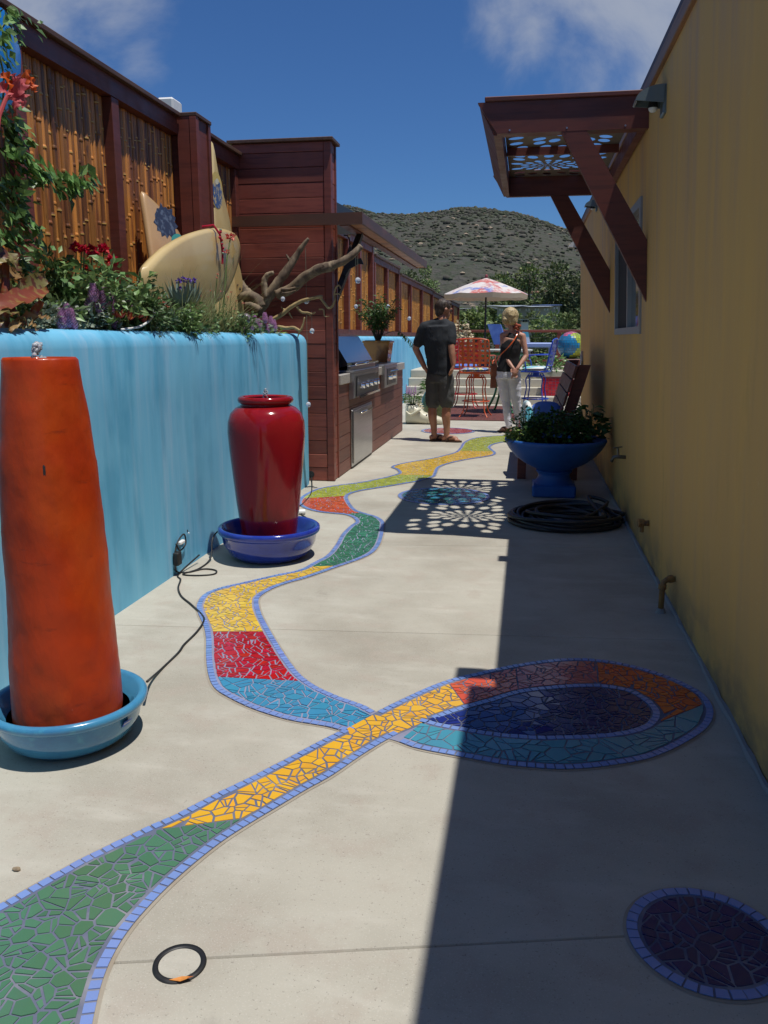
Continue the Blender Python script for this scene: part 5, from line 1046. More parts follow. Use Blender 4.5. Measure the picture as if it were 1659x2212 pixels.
spikes('short lilac flower spikes at the far end of the planter rim', [(549, 680, .08), (559, 690, .075), (572, 676, .08), (585, 684, .085), (592, 692, .09), (541, 700, .06), (576, 702, .07), (525, 708, .07)], -1.99, 3)
spikes('lone faded lilac spikes among the grass below the cream surfboard', [(268, 652, .05), (277, 648, .05), (262, 660, .05)], -2.04, 4)
def rosette(name, label, px, py, x, r, n, mt, L, W, cat='succulent', rise=.5):
    g = random.Random(int(px)); c = gx(px, py, x); t = thing(name, (c.x, c.y, c.z), label, cat); q = MB()
    for i in range(n): a = i * 2.4 + g.uniform(-.2, .2); f = i / n; d = Vector((math.cos(a), math.sin(a), rise + f * 1.2)); q.leaf(c, d, L * g.uniform(.7, 1.1), W, up=(0, 0, 1), curl=-.12, fold=.35)
    q.build('rosette', mt, t); MB().tube([c, (c.x, c.y, SZ - .02)], [.008, .012], 6).build('stem', STEM, t); return t
for i, (px, py, lab) in enumerate(((236, 700, 'yellow green succulent rosette at the left of the orange succulents'), (255, 690, 'small orange succulent rosette on the rim, second from the left'), (275, 694, 'coral orange succulent rosette in the middle of the rim cluster'), (296, 690, 'bright coral succulent rosette on the rim, second from the right'), (312, 698, 'coral succulent rosette at the right end of the rim cluster'))): rosette('succulent', lab, px, py, -1.985, .05, 20, L_LIME if i == 0 else L_RUST, .062, .020)
rosette('agave', 'grey green spiky agave beside the purple flowers', 388, 670, -2.05, .1, 20, L_AGAVE, .19, .032, rise=.9); rosette('agave', 'grey green agave with tall stiff blades left of the driftwood root', 415, 665, -2.02, .1, 16, L_AGAVE, .17, .028, rise=1.2)
rosette('agave', 'small grey succulent on the rim under the agaves', 370, 695, -1.99, .05, 16, L_AGAVE, .07, .02); rosette('agave', 'grey rosette near the lilac spikes at the far end of the rim', 522, 690, -1.99, .05, 14, L_AGAVE, .06, .02)
# grasses
def grass(label, px, py, x, n, L, W, seed, lean=(0, 0), bend=.8, spread=.8):
    g = random.Random(seed); c = gx(px, py, x); t = thing('grass_clump', (c.x, c.y, SZ), label, 'grass plant'); q = MB()
    for i in range(n): a = g.uniform(0, 6.28); d = Vector((math.cos(a) * spread + lean[0], math.sin(a) * spread + lean[1], g.uniform(.7, 1.8))); q.blade((c.x + g.uniform(-.04, .04), c.y + g.uniform(-.04, .04), SZ - .01), d, L * g.uniform(.55, 1.1), W, bend * g.uniform(.6, 1.4), 6)
    q.build('blades', L_GRASS, t)
grass('fine green grass clump rising in front of the cream surfboard', 385, 700, -2.04, 260, .48, .010, 1, (-.1, .55), .6, .4); grass('feathery green grass leaning right across the lower part of the cream surfboard', 415, 700, -2.04, 240, .42, .009, 5, (-.1, .75), .5, .38); grass('dense green grass tuft hiding the right end of the cream surfboard', 450, 700, -2.07, 200, .40, .009, 6, (-.1, .5), .6, .5); grass('arching tan grass plume spreading over the redwood tower', 455, 690, -2.08, 150, .74, .007, 2, (.0, .95), .9, .6)
grass('short wispy grass tuft near the middle of the rim', 318, 705, -2.0, 110, .20, .004, 3); grass('tuft of dark grass blades beside the agave', 430, 700, -2.0, 70, .22, .005, 4)
# purple and pink flowers
t = thing('statice_plant', tuple(gx(410, 650, -2.08)), 'violet statice flowers beside the cream surfboard', 'flower'); g = random.Random(6)
for (px, py) in ((385, 608), (397, 604), (407, 606), (418, 607), (390, 625), (402, 626), (412, 627)): p = gx(px, py, -2.06); bloom(t, p, .022, F_PURPLE, g, 22); MB().tube([p, (p.x - .01, p.y + .02, SZ)], .003, 5).build('stem', STEM, t)
t = thing('sedum_plant', tuple(gx(335, 680, -2.03)), 'dusty pink flat-topped sedum beside the agaves', 'flower')
for (px, py) in ((331, 652), (340, 650), (349, 655), (356, 659)): p = gx(px, py, -2.0); bloom(t, p, .022, F_PINK, g, 20); MB().tube([p, (p.x, p.y, SZ)], .003, 5).build('stem', STEM, t)
t = thing('salvia_plant', tuple(gx(500, 690, -2.03)), 'wiry stems of tiny coral salvia flowers before the driftwood', 'flower')
for (px, py) in ((470, 592), (468, 600), (500, 632), (478, 630), (510, 650), (525, 655), (492, 642), (433, 640), (456, 628), (508, 668), (518, 700)): p = gx(px, py, -2.0); bloom(t, p, .009, F_PINK, g, 10); MB().tube([p, (p.x - .02, p.y - .03, (p.z + SZ) / 2), (p.x - .03, p.y, SZ)], .0022, 4).build('stem', STEM, t)
t = thing('bromeliad_bloom', tuple(gx(498, 515, -2.05)), 'pink bloom on a stalk in front of the narrow tail of the surfboard', 'flower'); p = gx(498, 512, -2.05); bloom(t, p, .035, F_PINK, g, 24); MB().tube([p, gx(490, 560, -2.05), gx(480, 700, -2.05)], [.004, .006, .007], 6).build('stem', STEM, t); bloom(t, gx(492, 545, -2.05), .022, F_PINK, g, 14)
# glazed garden balls on the rim
p = gx(408, 683, -1.99); MB().ball(p, .030, 16, 10, (1, 1, 1.45)).build('ceramic_ball', mat('lilac_grey_glaze', (.22, .17, .22), .35, coat=.3), smooth=True, label='tall lilac grey ceramic egg on the planter rim', cat='ornament', loc=tuple(p)); p2 = gx(532, 688, -2.0); MB().ball(p2, .036, 16, 10).build('ceramic_ball', MATS['lilac_grey_glaze'], smooth=True, label='round lilac grey ceramic ball on the rim near the driftwood', cat='ornament', loc=tuple(p2))
tube_pts = [gx(*q_, -1.96) for q_ in ((262, 712), (300, 706), (322, 693), (334, 676))]; o = thing('irrigation_pipe', tuple(tube_pts[0]), 'thin pale irrigation tube curving up over the planter rim', 'pipe'); MB().tube(cr(tube_pts, 5), .006, 6).build('tube', WHITE, o, smooth=True)
# cannas at the near left
def bigleaf(t, pts, W, mt, name='leaf', roll=.25, nrm=(1, 0, .4)):
    P = cr(pts, 5); n = len(P); q = MB(); nv = Vector(nrm).normalized(); vs = []; g = random.Random(int(P[0].y * 977))
    for i, p in enumerate(P):
        d = (P[min(i + 1, n - 1)] - P[max(i - 1, 0)]).normalized(); sd = d.cross(nv).normalized(); f = i / (n - 1); w = W * max(.02, math.sin(math.pi * min(1, f * .93 + .07)) ** .75) * (1 if f < .97 else .3); k = .012 * math.sin(i * 1.9)
        vs += [p - sd * w * .5 + nv * (roll * w * .5 + k), p - sd * w * .25 + nv * roll * w * .12, p, p + sd * w * .25 + nv * roll * w * .12, p + sd * w * .5 + nv * (roll * w * .5 - k)]
    q.add(vs, [(i * 5 + j, i * 5 + j + 1, i * 5 + j + 6, i * 5 + j + 5) for i in range(n - 1) for j in range(4)]); q.build(name, mt, t, smooth=True)
cx0 = -2.0
t = thing('canna_plant', (cx0, gx(20, 700, cx0).y, SZ), 'large canna with striped bronze leaves and red stalk at the left planter end', 'plant')
bigleaf(t, [gx(20, 655, cx0), gx(50, 630, cx0), gx(80, 610, cx0), gx(98, 596, cx0)], .085, CANNA); bigleaf(t, [gx(-25, 672, -1.97), gx(20, 650, -1.95), gx(70, 636, -1.95), gx(106, 628, -1.95)], .075, CANNA2, nrm=(.8, 0, 1)); bigleaf(t, [gx(40, 690, -1.98), gx(70, 682, -1.96), gx(92, 683, -1.95), gx(108, 690, -1.95)], .05, CANNA3, nrm=(.5, 0, 1)); bigleaf(t, [gx(-20, 560, -2.05), gx(10, 555, -2.03), gx(32, 570, -2.0), gx(45, 590, -2.0)], .10, CANNA, nrm=(1, 0, .8)); bigleaf(t, [gx(-40, 610, -2.05), gx(-5, 590, -2.05), gx(25, 590, -2.05), gx(52, 600, -2.05)], .055, CANNA3)
bigleaf(t, [gx(-60, 690, -1.96), gx(-10, 668, -1.95), gx(30, 675, -1.95), gx(60, 700, -1.94)], .07, CANNA, nrm=(.7, 0, 1)); bigleaf(t, [gx(70, 690, -2.02), gx(80, 660, -2.02), gx(86, 640, -2.0)], .05, CANNA2); bigleaf(t, [gx(-50, 640, -2.1), gx(0, 628, -2.08), gx(40, 640, -2.08), gx(70, 655, -2.05)], .08, CANNA)
for k, (a_, b_) in enumerate((((-12, 712), (2, 690)), ((20, 714), (46, 690)), ((52, 712), (40, 690)), ((80, 715), (62, 700)))): bigleaf(t, [gx(*a_, -1.93), gx((a_[0] + b_[0]) / 2, a_[1] - 14, -1.93), gx(*b_, -1.94)], .03, CANNA3 if k % 2 else CANNA, nrm=(.8, 0, .8))
MB().tube([gx(8, 720, -2.03), gx(12, 640, -2.03), gx(12, 560, -2.03)], [.022, .019, .013], 8).build('stalk', CANNA2, t, smooth=True)

# canna flower: stalk with salmon petals and one orange petal
t = thing('canna_flower', tuple(gx(25, 230, -2.02)), 'salmon and orange canna flower head on a tall stalk before the blue surfboard', 'flower')
MB().tube([gx(-12, 330, -2.04), gx(-2, 250, -2.04), gx(12, 215, -2.03), gx(22, 195, -2.02)], [.010, .009, .008, .006], 7).build('stalk', F_PINK, t)
for (a_, b_, w_, m_) in (((20, 205), (0, 160), .050, F_ORANGE), ((22, 205), (24, 160), .055, F_PINK), ((24, 210), (46, 168), .055, F_PINK), ((30, 205), (54, 205), .050, F_PINK), ((28, 215), (48, 235), .045, F_PINK), ((20, 215), (30, 238), .042, F_PINK), ((15, 205), (-8, 195), .05, F_PINK)):
    p, e = gx(*a_, -2.0), gx(*b_, -1.98); bigleaf(t, [p, p.lerp(e, .5) + Vector((.015, 0, .012)), e], w_, m_, 'petal', .5)
for (a_, b_, c_, w_) in (((44, 190), (58, 162), (66, 168), .042), ((48, 192), (66, 178), (78, 186), .040), ((50, 190), (70, 190), (77, 200), .026)): bigleaf(t, [gx(*a_, -1.99), gx(*b_, -1.97), gx(*c_, -1.97)], w_, F_ORANGE, 'petal', .4)
# climbing vine at the left edge
def vine(label, strands, x, n, seed, L=.062, W=.05):
    g = random.Random(seed); p0 = gx(*strands[0][0], x); t = thing('vine', tuple(p0), label, 'vine'); s = MB(); q = MB()
    for st_ in strands:
        P = cr([gx(px, py, x + g.uniform(-.03, .03)) for px, py in st_], 5); s.tube(P, [.005 * (1 - .6 * i / len(P)) for i in range(len(P))], 5)
        for p in P:
            for _ in range(n):
                d = Vector((g.uniform(.1, 1), g.uniform(-1, 1), g.uniform(-1, .35))); q.leaf(p + Vector((g.uniform(0, .05), g.uniform(-.05, .05), g.uniform(-.05, .03))), d, L * g.uniform(.5, 1.15), W * g.uniform(.6, 1.1), up=(1, .2, .5), curl=g.uniform(.05, .4), fold=.3)
    s.build('stem', STEM, t); q.build('foliage', L_VINE, t)
vine('green climbing vine hanging down the left end of the bamboo fence', [[(-25, 60), (-5, 110), (8, 170), (5, 240), (12, 300), (20, 360), (18, 420), (28, 470), (20, 520)], [(-15, 300), (8, 330), (28, 340), (48, 352), (62, 360)], [(-15, 420), (10, 430), (30, 455), (42, 470)], [(5, 470), (30, 480), (52, 492), (72, 510)], [(-20, 250), (2, 270), (18, 280), (38, 290)], [(-30, 380), (-10, 390), (14, 400), (34, 410)], [(-20, 490), (0, 500), (18, 515)]], -2.12, 3, 1)
vine('leafy vine runner arching across the bamboo panel with heart-shaped leaves', [[(60, 362), (82, 372), (100, 383), (118, 394), (140, 396), (160, 385), (182, 378)]], -2.12, 3, 2, .072, .066)
vine('curling vine tip over the blue surfboard at the top left corner', [[(-15, 80), (2, 62), (14, 48), (28, 40), (42, 38), (55, 45)], [(14, 48), (26, 60), (32, 74)], [(-5, 60), (-2, 30), (6, 20)]], -2.2, 1, 3, .055, .045)
vine('small green tendril at the foot of the fence beside the canna', [[(18, 560), (28, 572), (38, 580), (36, 595), (28, 600)]], -2.2, 4, 4, .045, .035)
# things showing over the fence
p = gx(285, 178, -2.66); t = thing('tall_weed', (p.x, p.y, 2.85), 'leafy plant tip poking over the top of the bamboo fence', 'plant'); q = MB(); q.leaf(p + Vector((0, -.05, -.05)), (0, .8, .45), .13, .05, up=(1, 0, .3)); q.leaf(p + Vector((0, -.08, -.06)), (0, -.5, .35), .09, .04, up=(1, 0, .3)); q.leaf(p + Vector((-.02, 0, -.09)), (.2, .6, .1), .09, .04, up=(1, 0, .3)); q.build('leaf', L_VINE, t); MB().tube([(p.x, p.y - .02, 2.0), p + Vector((0, -.04, -.05))], .006, 5).build('stem', STEM, t)
p = gx(362, 233, -2.95); MB().box(p.x - .07, p.x + .07, p.y - .05, p.y + .14, 2.4, p.z + .07, .015).build('post_cap', WHITE, label='white block showing over the cap of the bamboo fence', cat='block', loc=(p.x, p.y, 2.4))

# ------------------------------------------------------------------ potted shrub on the kitchen counter
pc = gy(816, 760, 11.2); pz = .963
t = thing('planter_pot', (pc.x, 11.25, pz), 'square amber glazed pot on the end of the kitchen counter', 'pot'); cxp, cyp = pc.x, 11.25; h = .27; rr = .175
m = MB(); m.hexa([(cxp - rr * .82, cyp - rr * .82, pz + .001), (cxp + rr * .82, cyp - rr * .82, pz + .001), (cxp + rr * .82, cyp + rr * .82, pz + .001), (cxp - rr * .82, cyp + rr * .82, pz + .001), (cxp - rr, cyp - rr, pz + h), (cxp + rr, cyp - rr, pz + h), (cxp + rr, cyp + rr, pz + h), (cxp - rr, cyp + rr, pz + h)]); m.build('pot', POTY, t)
MB().box(cxp - rr - .012, cxp + rr + .012, cyp - rr - .012, cyp + rr + .012, pz + h + .001, pz + h + .03, .006).build('rim', POTY, t); MB().box(cxp - rr * .9, cxp + rr * .9, cyp - rr * .9, cyp + rr * .9, pz + h + .031, pz + h + .036).build('soil', SOIL, t)
g = random.Random(9); t = thing('potted_shrub', (cxp, cyp, pz + h), 'small leafy shrub with drooping sprig growing in the amber pot', 'shrub'); q = MB(); s = MB()
for i in range(22):
    a = g.uniform(0, 6.28); e = Vector((cxp + .30 * math.sqrt(g.random()) * math.cos(a), cyp + .30 * math.sqrt(g.random()) * math.sin(a), pz + h + g.uniform(.30, .62))); b = Vector((cxp + g.uniform(-.03, .03), cyp + g.uniform(-.03, .03), pz + h)); mid = b.lerp(e, .5) + Vector((0, 0, .05)); s.tube([b, mid, e], [.008, .005, .002], 5)
    for k in range(52): f = g.uniform(.35, 1.05); p = b.lerp(mid, min(1, f * 2)) if f < .5 else mid.lerp(e, f * 2 - 1); d = Vector((g.uniform(-1, 1), g.uniform(-1, 1), g.uniform(-.6, .5))); q.leaf(p + d * .03, d, .065 * g.uniform(.6, 1.2), .022)
P = cr([Vector((cxp + .05, cyp, pz + h + .1)), Vector((cxp + .25, cyp - .05, pz + h + .16)), Vector((cxp + .40, cyp - .1, pz + h + .08)), Vector((cxp + .50, cyp - .12, pz + h - .03))], 4); s.tube(P, .004, 5)
for p in P[5:]:
    for k in range(4): q.leaf(p, (g.uniform(-.5, .5), g.uniform(-.5, .5), -1), .07, .022)
s.build('stem', BARK, t); q.build('foliage', L_HERB, t)

# ------------------------------------------------------------------ the couple
def loft(m, secs, seg=16):
    """secs: (centre, rx, ry, front dir) horizontal-ish elliptical sections joined up, closed at both ends"""
    vs = []; n = len(secs)
    for i, (c, rx, ry, fr) in enumerate(secs):
        c = Vector(c); a = Vector(secs[max(0, i - 1)][0]); b = Vector(secs[min(n - 1, i + 1)][0]); ax = (b - a).normalized(); f = Vector(fr); f = (f - ax * f.dot(ax)).normalized(); sd = ax.cross(f)
        for k in range(seg): t = 2 * math.pi * k / seg; vs.append(c + sd * math.cos(t) * rx + f * math.sin(t) * ry)
    fs = [(i * seg + k, i * seg + (k + 1) % seg, (i + 1) * seg + (k + 1) % seg, (i + 1) * seg + k) for i in range(n - 1) for k in range(seg)] + [tuple(range(seg - 1, -1, -1)), tuple(range((n - 1) * seg, n * seg))]
    return m.add(vs, fs)
def limb_(m, pts, rad, seg=12):
    P = cr(pts, 4); n = len(P); k = len(rad) - 1; rr = []
    for i in range(n): f = i / (n - 1) * k; a = int(min(k - 1, f)); rr.append(rad[a] + (rad[a + 1] - rad[a]) * (f - a))
    m.tube(P, rr, seg); m.ball(P[0], rr[0] * 1.0, 10, 8); m.ball(P[-1], rr[-1] * 1.0, 10, 8); return m
def fuse(name, m, mt, parent, vox, smooth=4, disp=None):
    """one continuous surface from overlapping lofts"""
    me = m.mesh('tmp'); ob = bpy.data.objects.new('tmp', me); COL.objects.link(ob)
    md = ob.modifiers.new('r', 'REMESH'); md.mode = 'VOXEL'; md.voxel_size = vox; md.use_smooth_shade = True
    sm = ob.modifiers.new('s', 'SMOOTH'); sm.iterations = smooth; sm.factor = .5
    bpy.context.view_layer.update(); res = bpy.data.meshes.new_from_object(ob.evaluated_get(bpy.context.evaluated_depsgraph_get())); bpy.data.objects.remove(ob)
    off = WLOC[parent.name]
    for v in res.vertices:
        if disp: v.co += v.normal * disp * noise.noise(v.co * 14)
        v.co = v.co - Vector(off)
    res.materials.clear(); res.materials.append(mt); res.polygons.foreach_set('use_smooth', [True] * len(res.polygons))
    return link(name, res, parent, off)
def hand(m, w, d, palm, side, L=.085, curl=.5, spread=.05):
    """w wrist, d finger direction, palm normal, side = towards the thumb"""
    w, d, pn, sd = Vector(w), Vector(d).normalized(), Vector(palm).normalized(), Vector(side).normalized()
    pc = w + d * .05; m.tube([w - d * .01, w + d * .03, w + d * .075, w + d * .09], [.024, .034, .038, .030], 10, ell=(1, .55) if abs(d.cross(Vector((0, 0, 1))).normalized().dot(sd)) > .5 else (.55, 1))
    for k, ln in enumerate((.062, .072, .068, .052)):
        o = sd * (.027 - .018 * k); b = w + d * .075 + o; j1 = b + d * ln * .48 + o * spread * 3 + pn * curl * .012; j2 = j1 + (d + pn * curl * .9).normalized() * ln * .32; j3 = j2 + (d + pn * curl * 1.7).normalized() * ln * .24
        m.tube([b - d * .015, b, j1, j2, j3], [.0095, .0095, .0088, .0080, .0060], 7)
    t0 = w + d * .025 + sd * .022; m.tube([t0, t0 + sd * .022 + d * .020 + pn * .008, t0 + sd * .030 + d * .045 + pn * .014, t0 + sd * .030 + d * .062 + pn * .02], [.0125, .0115, .0098, .007], 7)
def head(m, c, face, h=.235):
    """skull, jaw, nose, ears, lips in one mass; c centre of the head, face = horizontal look direction"""
    c = Vector(c); f = Vector(face).normalized(); u = (Vector((0, 0, 1)) - f * f.z).normalized(); s = f.cross(u)
    m.ball(c + u * .02 - f * .012, .098, 16, 12, (.92, .92, 1.02)); m.ball(c + f * .018 - u * .030, .072, 14, 10, (.92, .92, 1.15)); m.ball(c + f * .052 - u * .082, .034, 10, 8)
    m.tube([c + f * .082 + u * .018, c + f * .100 - u * .010, c + f * .108 - u * .022], [.010, .013, .011], 7); m.ball(c + f * .082 - u * .052, .018, 8, 6, (1, 1, .6)); m.ball(c + f * .082 + u * .030, .03, 8, 6, (1, 1, .5))
    for k in (-1, 1): m.tube([c + s * k * .085 - f * .01 + u * .022, c + s * k * .096 - f * .018 + u * .004, c + s * k * .086 - f * .012 - u * .026], [.012, .016, .010], 8)
def eyes(t, c, face):
    c = Vector(c); f = Vector(face).normalized(); u = Vector((0, 0, 1)); s = f.cross(u)
    for k in (-1, 1): MB().ball(c + f * .079 + s * k * .031 + u * .010, .011, 8, 6).build('eye', IRON, t, smooth=True)
# man: stands with hands on hips, seen from behind, head turned right
MY = 10.55
def mp(x, y, dy=0.0): return gy(*K1(x, y), MY + dy)
pm = thing('person', (-1.03, MY, 0), 'man in dark tee shirt, grey shorts and flip-flops standing with hands on hips', 'person')
FR = Vector((.55, .83, 0)).normalized(); SIDE = Vector((.83, -.55, 0))           # facing away and to the right
hip = mp(392, 720); hip.y = MY; chest = mp(368, 440); sho = mp(365, 300); nk = mp(412, 255); hd = mp(425, 180); hd.y = MY + .06; nk.y = MY + .02; FACE = Vector((.86, .45, -.18)).normalized()
shL = mp(262, 335, .03); shR = mp(480, 335, -.02); elL = mp(190, 505, .06); wrL = mp(268, 668, .05); elR = mp(492, 500, -.10); wrR = mp(508, 640, -.13)
hipL = mp(345, 760, .04); hipR = mp(440, 760, -.03); knL = mp(335, 985, .06); knR = mp(455, 985, -.02); anL = mp(345, 1238, .03); anR = mp(450, 1246, -.03)
anL.z = .085; anR.z = .085
B = MB(); head(B, hd, FACE); limb_(B, [nk - Vector((.01, 0, .06)), nk, hd - Vector((.015, 0, .06))], [.066, .056, .054])
loft(B, [(hip - Vector((0, 0, .06)), .15, .105, FR), (hip + Vector((0, 0, .04)), .155, .108, FR), (hip.lerp(chest, .5), .150, .105, FR), (chest, .170, .118, FR), (sho - Vector((0, 0, .03)), .170, .095, FR)])
for s_ in (shL, shR): limb_(B, [nk - Vector((0, 0, .035)), s_ + Vector((0, 0, .005))], [.055, .058])
limb_(B, [shL, shL.lerp(elL, .5), elL], [.060, .052, .043]); limb_(B, [elL, elL.lerp(wrL, .4), wrL], [.043, .042, .029]); limb_(B, [shR, shR.lerp(elR, .5), elR], [.060, .052, .043]); limb_(B, [elR, elR.lerp(wrR, .4), wrR], [.043, .042, .029])
hand(B, wrL, (.45, .3, -.75), (.3, .6, 0), (.1, .6, .4), curl=.35); hand(B, wrR, mp(478, 740, -.15) - wrR, (-.5, .5, 0), (.3, .5, .1), curl=.30)
for (h_, k_, a_) in ((hipL, knL, anL), (hipR, knR, anR)):
    limb_(B, [h_, h_.lerp(k_, .5), k_], [.090, .078, .056]); cf = k_.lerp(a_, .33) - FR * .018; limb_(B, [k_, cf, k_.lerp(a_, .7), a_], [.055, .060, .044, .036])
def foot(m, a, d, L=.25, heel=.06):
    d = Vector(d).normalized(); sd = d.cross(Vector((0, 0, 1))); a = Vector(a); h = Vector((a.x, a.y, .045)) - d * heel
    m.tube([Vector((h.x, h.y, .050)), Vector((a.x, a.y, .058)) + d * .02, Vector((a.x, a.y, .048)) + d * L * .42, Vector((a.x, a.y, .036)) + d * (L - heel - .05)], [.030, .036, .036, .026], 10)
    for k in range(5): o = sd * (.034 - .017 * k); b = Vector((a.x, a.y, .030)) + d * (L - heel - .075) + o * .9; m.tube([b, b + d * (.050 - .006 * abs(k - 1)) + o * .05, b + d * (.066 - .009 * abs(k - 1)) + o * .05], [.013 if k else .016, .0115 if k else .014, .008], 7)
    return d, sd
fL, fR = Vector((.70, .55, 0)), Vector((.97, -.12, 0)); foot(B, anL, fL); foot(B, anR, fR)
fuse('body', B, SKIN, pm, .0075, 3); eyes(pm, hd, FACE)
def flipflop(t, a, d, L=.27):
    d = Vector(d).normalized(); sd = d.cross(Vector((0, 0, 1))); a = Vector((a.x, a.y, 0)); o = []
    for k in range(20): an = 2 * math.pi * k / 20; o.append(a + d * (.065 + math.cos(an) * L * .5) + sd * math.sin(an) * (.043 + .010 * math.cos(an)))
    s_ = MB().extrude([(p.x, p.y, .002) for p in o], (0, 0, .020)).build('sandal', SANDAL, t); q = MB()
    for k in (-1, 1): q.tube(cr([a + d * .01 + sd * k * .045 + Vector((0, 0, .022)), a + d * .055 + sd * k * .036 + Vector((0, 0, .075)), a + d * .125 + Vector((0, 0, .052))], 4), .009, 6)
    q.build('strap', SANDAL, s_)
flipflop(pm, anL, fL); flipflop(pm, anR, fR)
S = MB(); loft(S, [(hip + Vector((-.01, 0, -.015)), .172, .128, FR), (hip + Vector((0, 0, .06)), .172, .126, FR), (hip.lerp(chest, .5), .172, .125, FR), (chest, .190, .135, FR), (sho - Vector((0, 0, .02)), .185, .11, FR)], 24)
for s_ in (shL, shR): limb_(S, [nk - Vector((0, 0, .045)), s_ + Vector((0, 0, .008))], [.070, .074])
limb_(S, [shL + Vector((.04, 0, .01)), shL, shL.lerp(elL, .70)], [.080, .078, .066]); limb_(S, [shR - Vector((.04, 0, -.01)), shR, shR.lerp(elR, .70)], [.080, .078, .066]); fuse('tee_shirt', S, NAVYSHIRT, pm, .011, 4, .009)
S = MB(); loft(S, [(hip + Vector((0, 0, -.10)), .160, .122, FR), (hip + Vector((0, 0, .035)), .164, .120, FR)], 20)
for (h_, k_) in ((hipL, knL), (hipR, knR)): limb_(S, [h_ + Vector((0, 0, .02)), h_.lerp(k_, .5), h_.lerp(k_, .86)], [.106, .102, .098])
fuse('shorts', S, SHORTS, pm, .011, 3, .012)
S = MB(); u = Vector((0, 0, 1)); S.ball(hd + u * .036 - FACE * .026, .106, 14, 10, (.94, .94, .98), .04); S.ball(hd - FACE * .052 - u * .022, .072, 10, 8, (1, 1, 1), .05); S.ball(hd + FACE * .045 + u * .088, .052, 10, 8, (1.1, 1.1, .7), .1)
fuse('hair', S, HAIRB, pm, .009, 1, .012)
# woman: hands clasped behind her back, head turned left
WY = 11.72
def wp(x, y, dy=0.0): return gy(*K1(x, y), WY + dy)
pw = thing('person', (-.22, WY, 0), 'blonde woman in black tank top and white trousers with hands clasped behind her', 'person')
FW = Vector((-.25, .97, 0)).normalized(); FACE2 = Vector((-.80, .55, -.22)).normalized()
hip = wp(972, 700); chest = wp(992, 500); sho = wp(1010, 395); nk = wp(1000, 345); hd = wp(978, 252, .02)
shL = wp(925, 395); shR = wp(1092, 400); elL = wp(928, 555, -.03); elR = wp(1122, 565, -.04); wrL = wp(1010, 668, -.15); wrR = wp(1048, 672, -.17)
hipL = wp(925, 745, .02); hipR = wp(1020, 745); knL = wp(950, 940, .02); knR = wp(1040, 945, .01); anL = wp(975, 1172, 0); anR = wp(1062, 1165, .12); anL.z = .08; anR.z = .08
B = MB(); head(B, hd, FACE2, .22); limb_(B, [nk - Vector((0, 0, .05)), nk, hd - Vector((-.01, 0, .05))], [.050, .043, .043])
loft(B, [(hip - Vector((0, 0, .05)), .150, .110, FW), (hip + Vector((0, 0, .05)), .142, .098, FW), (hip.lerp(chest, .55), .120, .088, FW), (chest, .138, .10, FW), (sho - Vector((0, 0, .04)), .140, .08, FW)])
for s_ in (shL, shR): limb_(B, [nk - Vector((0, 0, .03)), s_], [.042, .044])
limb_(B, [shL, shL.lerp(elL, .5), elL], [.045, .039, .034]); limb_(B, [elL, elL.lerp(wrL, .4), wrL], [.034, .032, .022]); limb_(B, [shR, shR.lerp(elR, .5), elR], [.045, .039, .034]); limb_(B, [elR, elR.lerp(wrR, .4), wrR], [.034, .032, .022])
hand(B, wrL, wp(1030, 740, -.17) - wrL, (.2, -1, 0), (-.8, 0, .3), curl=.4); hand(B, wrR, wp(1012, 745, -.19) - wrR, (-.2, 1, 0), (-.6, .1, -.5), curl=.7)
for (h_, k_, a_) in ((hipL, knL, anL), (hipR, knR, anR)): limb_(B, [h_, h_.lerp(k_, .5), k_], [.086, .072, .050]); limb_(B, [k_, k_.lerp(a_, .3), k_.lerp(a_, .7), a_], [.05, .054, .040, .031])
f1, f2 = Vector((-.55, .35, 0)), Vector((.25, .9, 0)); foot(B, anL, f1, .225, .05); foot(B, anR, f2, .225, .05); fuse('body', B, SKIN2, pw, .0075, 3); eyes(pw, hd, FACE2)
flipflop(pw, anL, f1, .24); flipflop(pw, anR, f2, .24)
S = MB(); loft(S, [(hip + Vector((-.01, 0, -.01)), .158, .120, FW), (hip + Vector((0, 0, .07)), .152, .112, FW), (hip.lerp(chest, .55), .134, .104, FW), (chest, .148, .112, FW), (chest.lerp(sho, .62), .118, .096, FW)], 24)
for k in (.33, .68): a_ = shL.lerp(shR, k); S.tube(cr([a_ - Vector((0, .075, .11)), a_ - Vector((0, .05, 0)), a_ + Vector((0, .0, .050)), a_ + Vector((0, .08, -.02))], 4), .017, 8)
limb_(S, [chest + Vector((0, -.03, .06)), nk - Vector((0, .035, .07))], [.075, .030]); fuse('tank_top', S, BLACKTOP, pw, .010, 3, .006)
S = MB(); loft(S, [(hip + Vector((0, 0, -.09)), .158, .124, FW), (hip + Vector((0, 0, .0)), .158, .120, FW), (hip + Vector((0, 0, .03)), .148, .108, FW)], 20)
for (h_, k_, a_) in ((hipL, knL, anL), (hipR, knR, anR)): limb_(S, [h_, h_.lerp(k_, .5), k_], [.096, .082, .060]); limb_(S, [k_, k_.lerp(a_, .35), a_ + Vector((0, 0, .02))], [.060, .060, .046])
fuse('trousers', S, WHITEPANT, pw, .010, 3, .012)
S = MB(); u = Vector((0, 0, 1)); S.ball(hd + u * .038 - FACE2 * .024, .112, 14, 10, (1, 1, .98), .05); S.ball(hd - FACE2 * .055 - u * .025, .082, 10, 8, (1, 1, 1), .06); S.ball(hd + FACE2 * .05 + u * .085, .055, 10, 8, (1, 1, .7), .1); S.ball(hd + FACE2.cross(u) * .075 - u * .02, .055, 9, 7, (1, 1, 1.1), .1); S.ball(hd - FACE2.cross(u) * .075 - u * .02, .055, 9, 7, (1, 1, 1.1), .1)
fuse('hair', S, HAIRY, pw, .009, 1, .014)
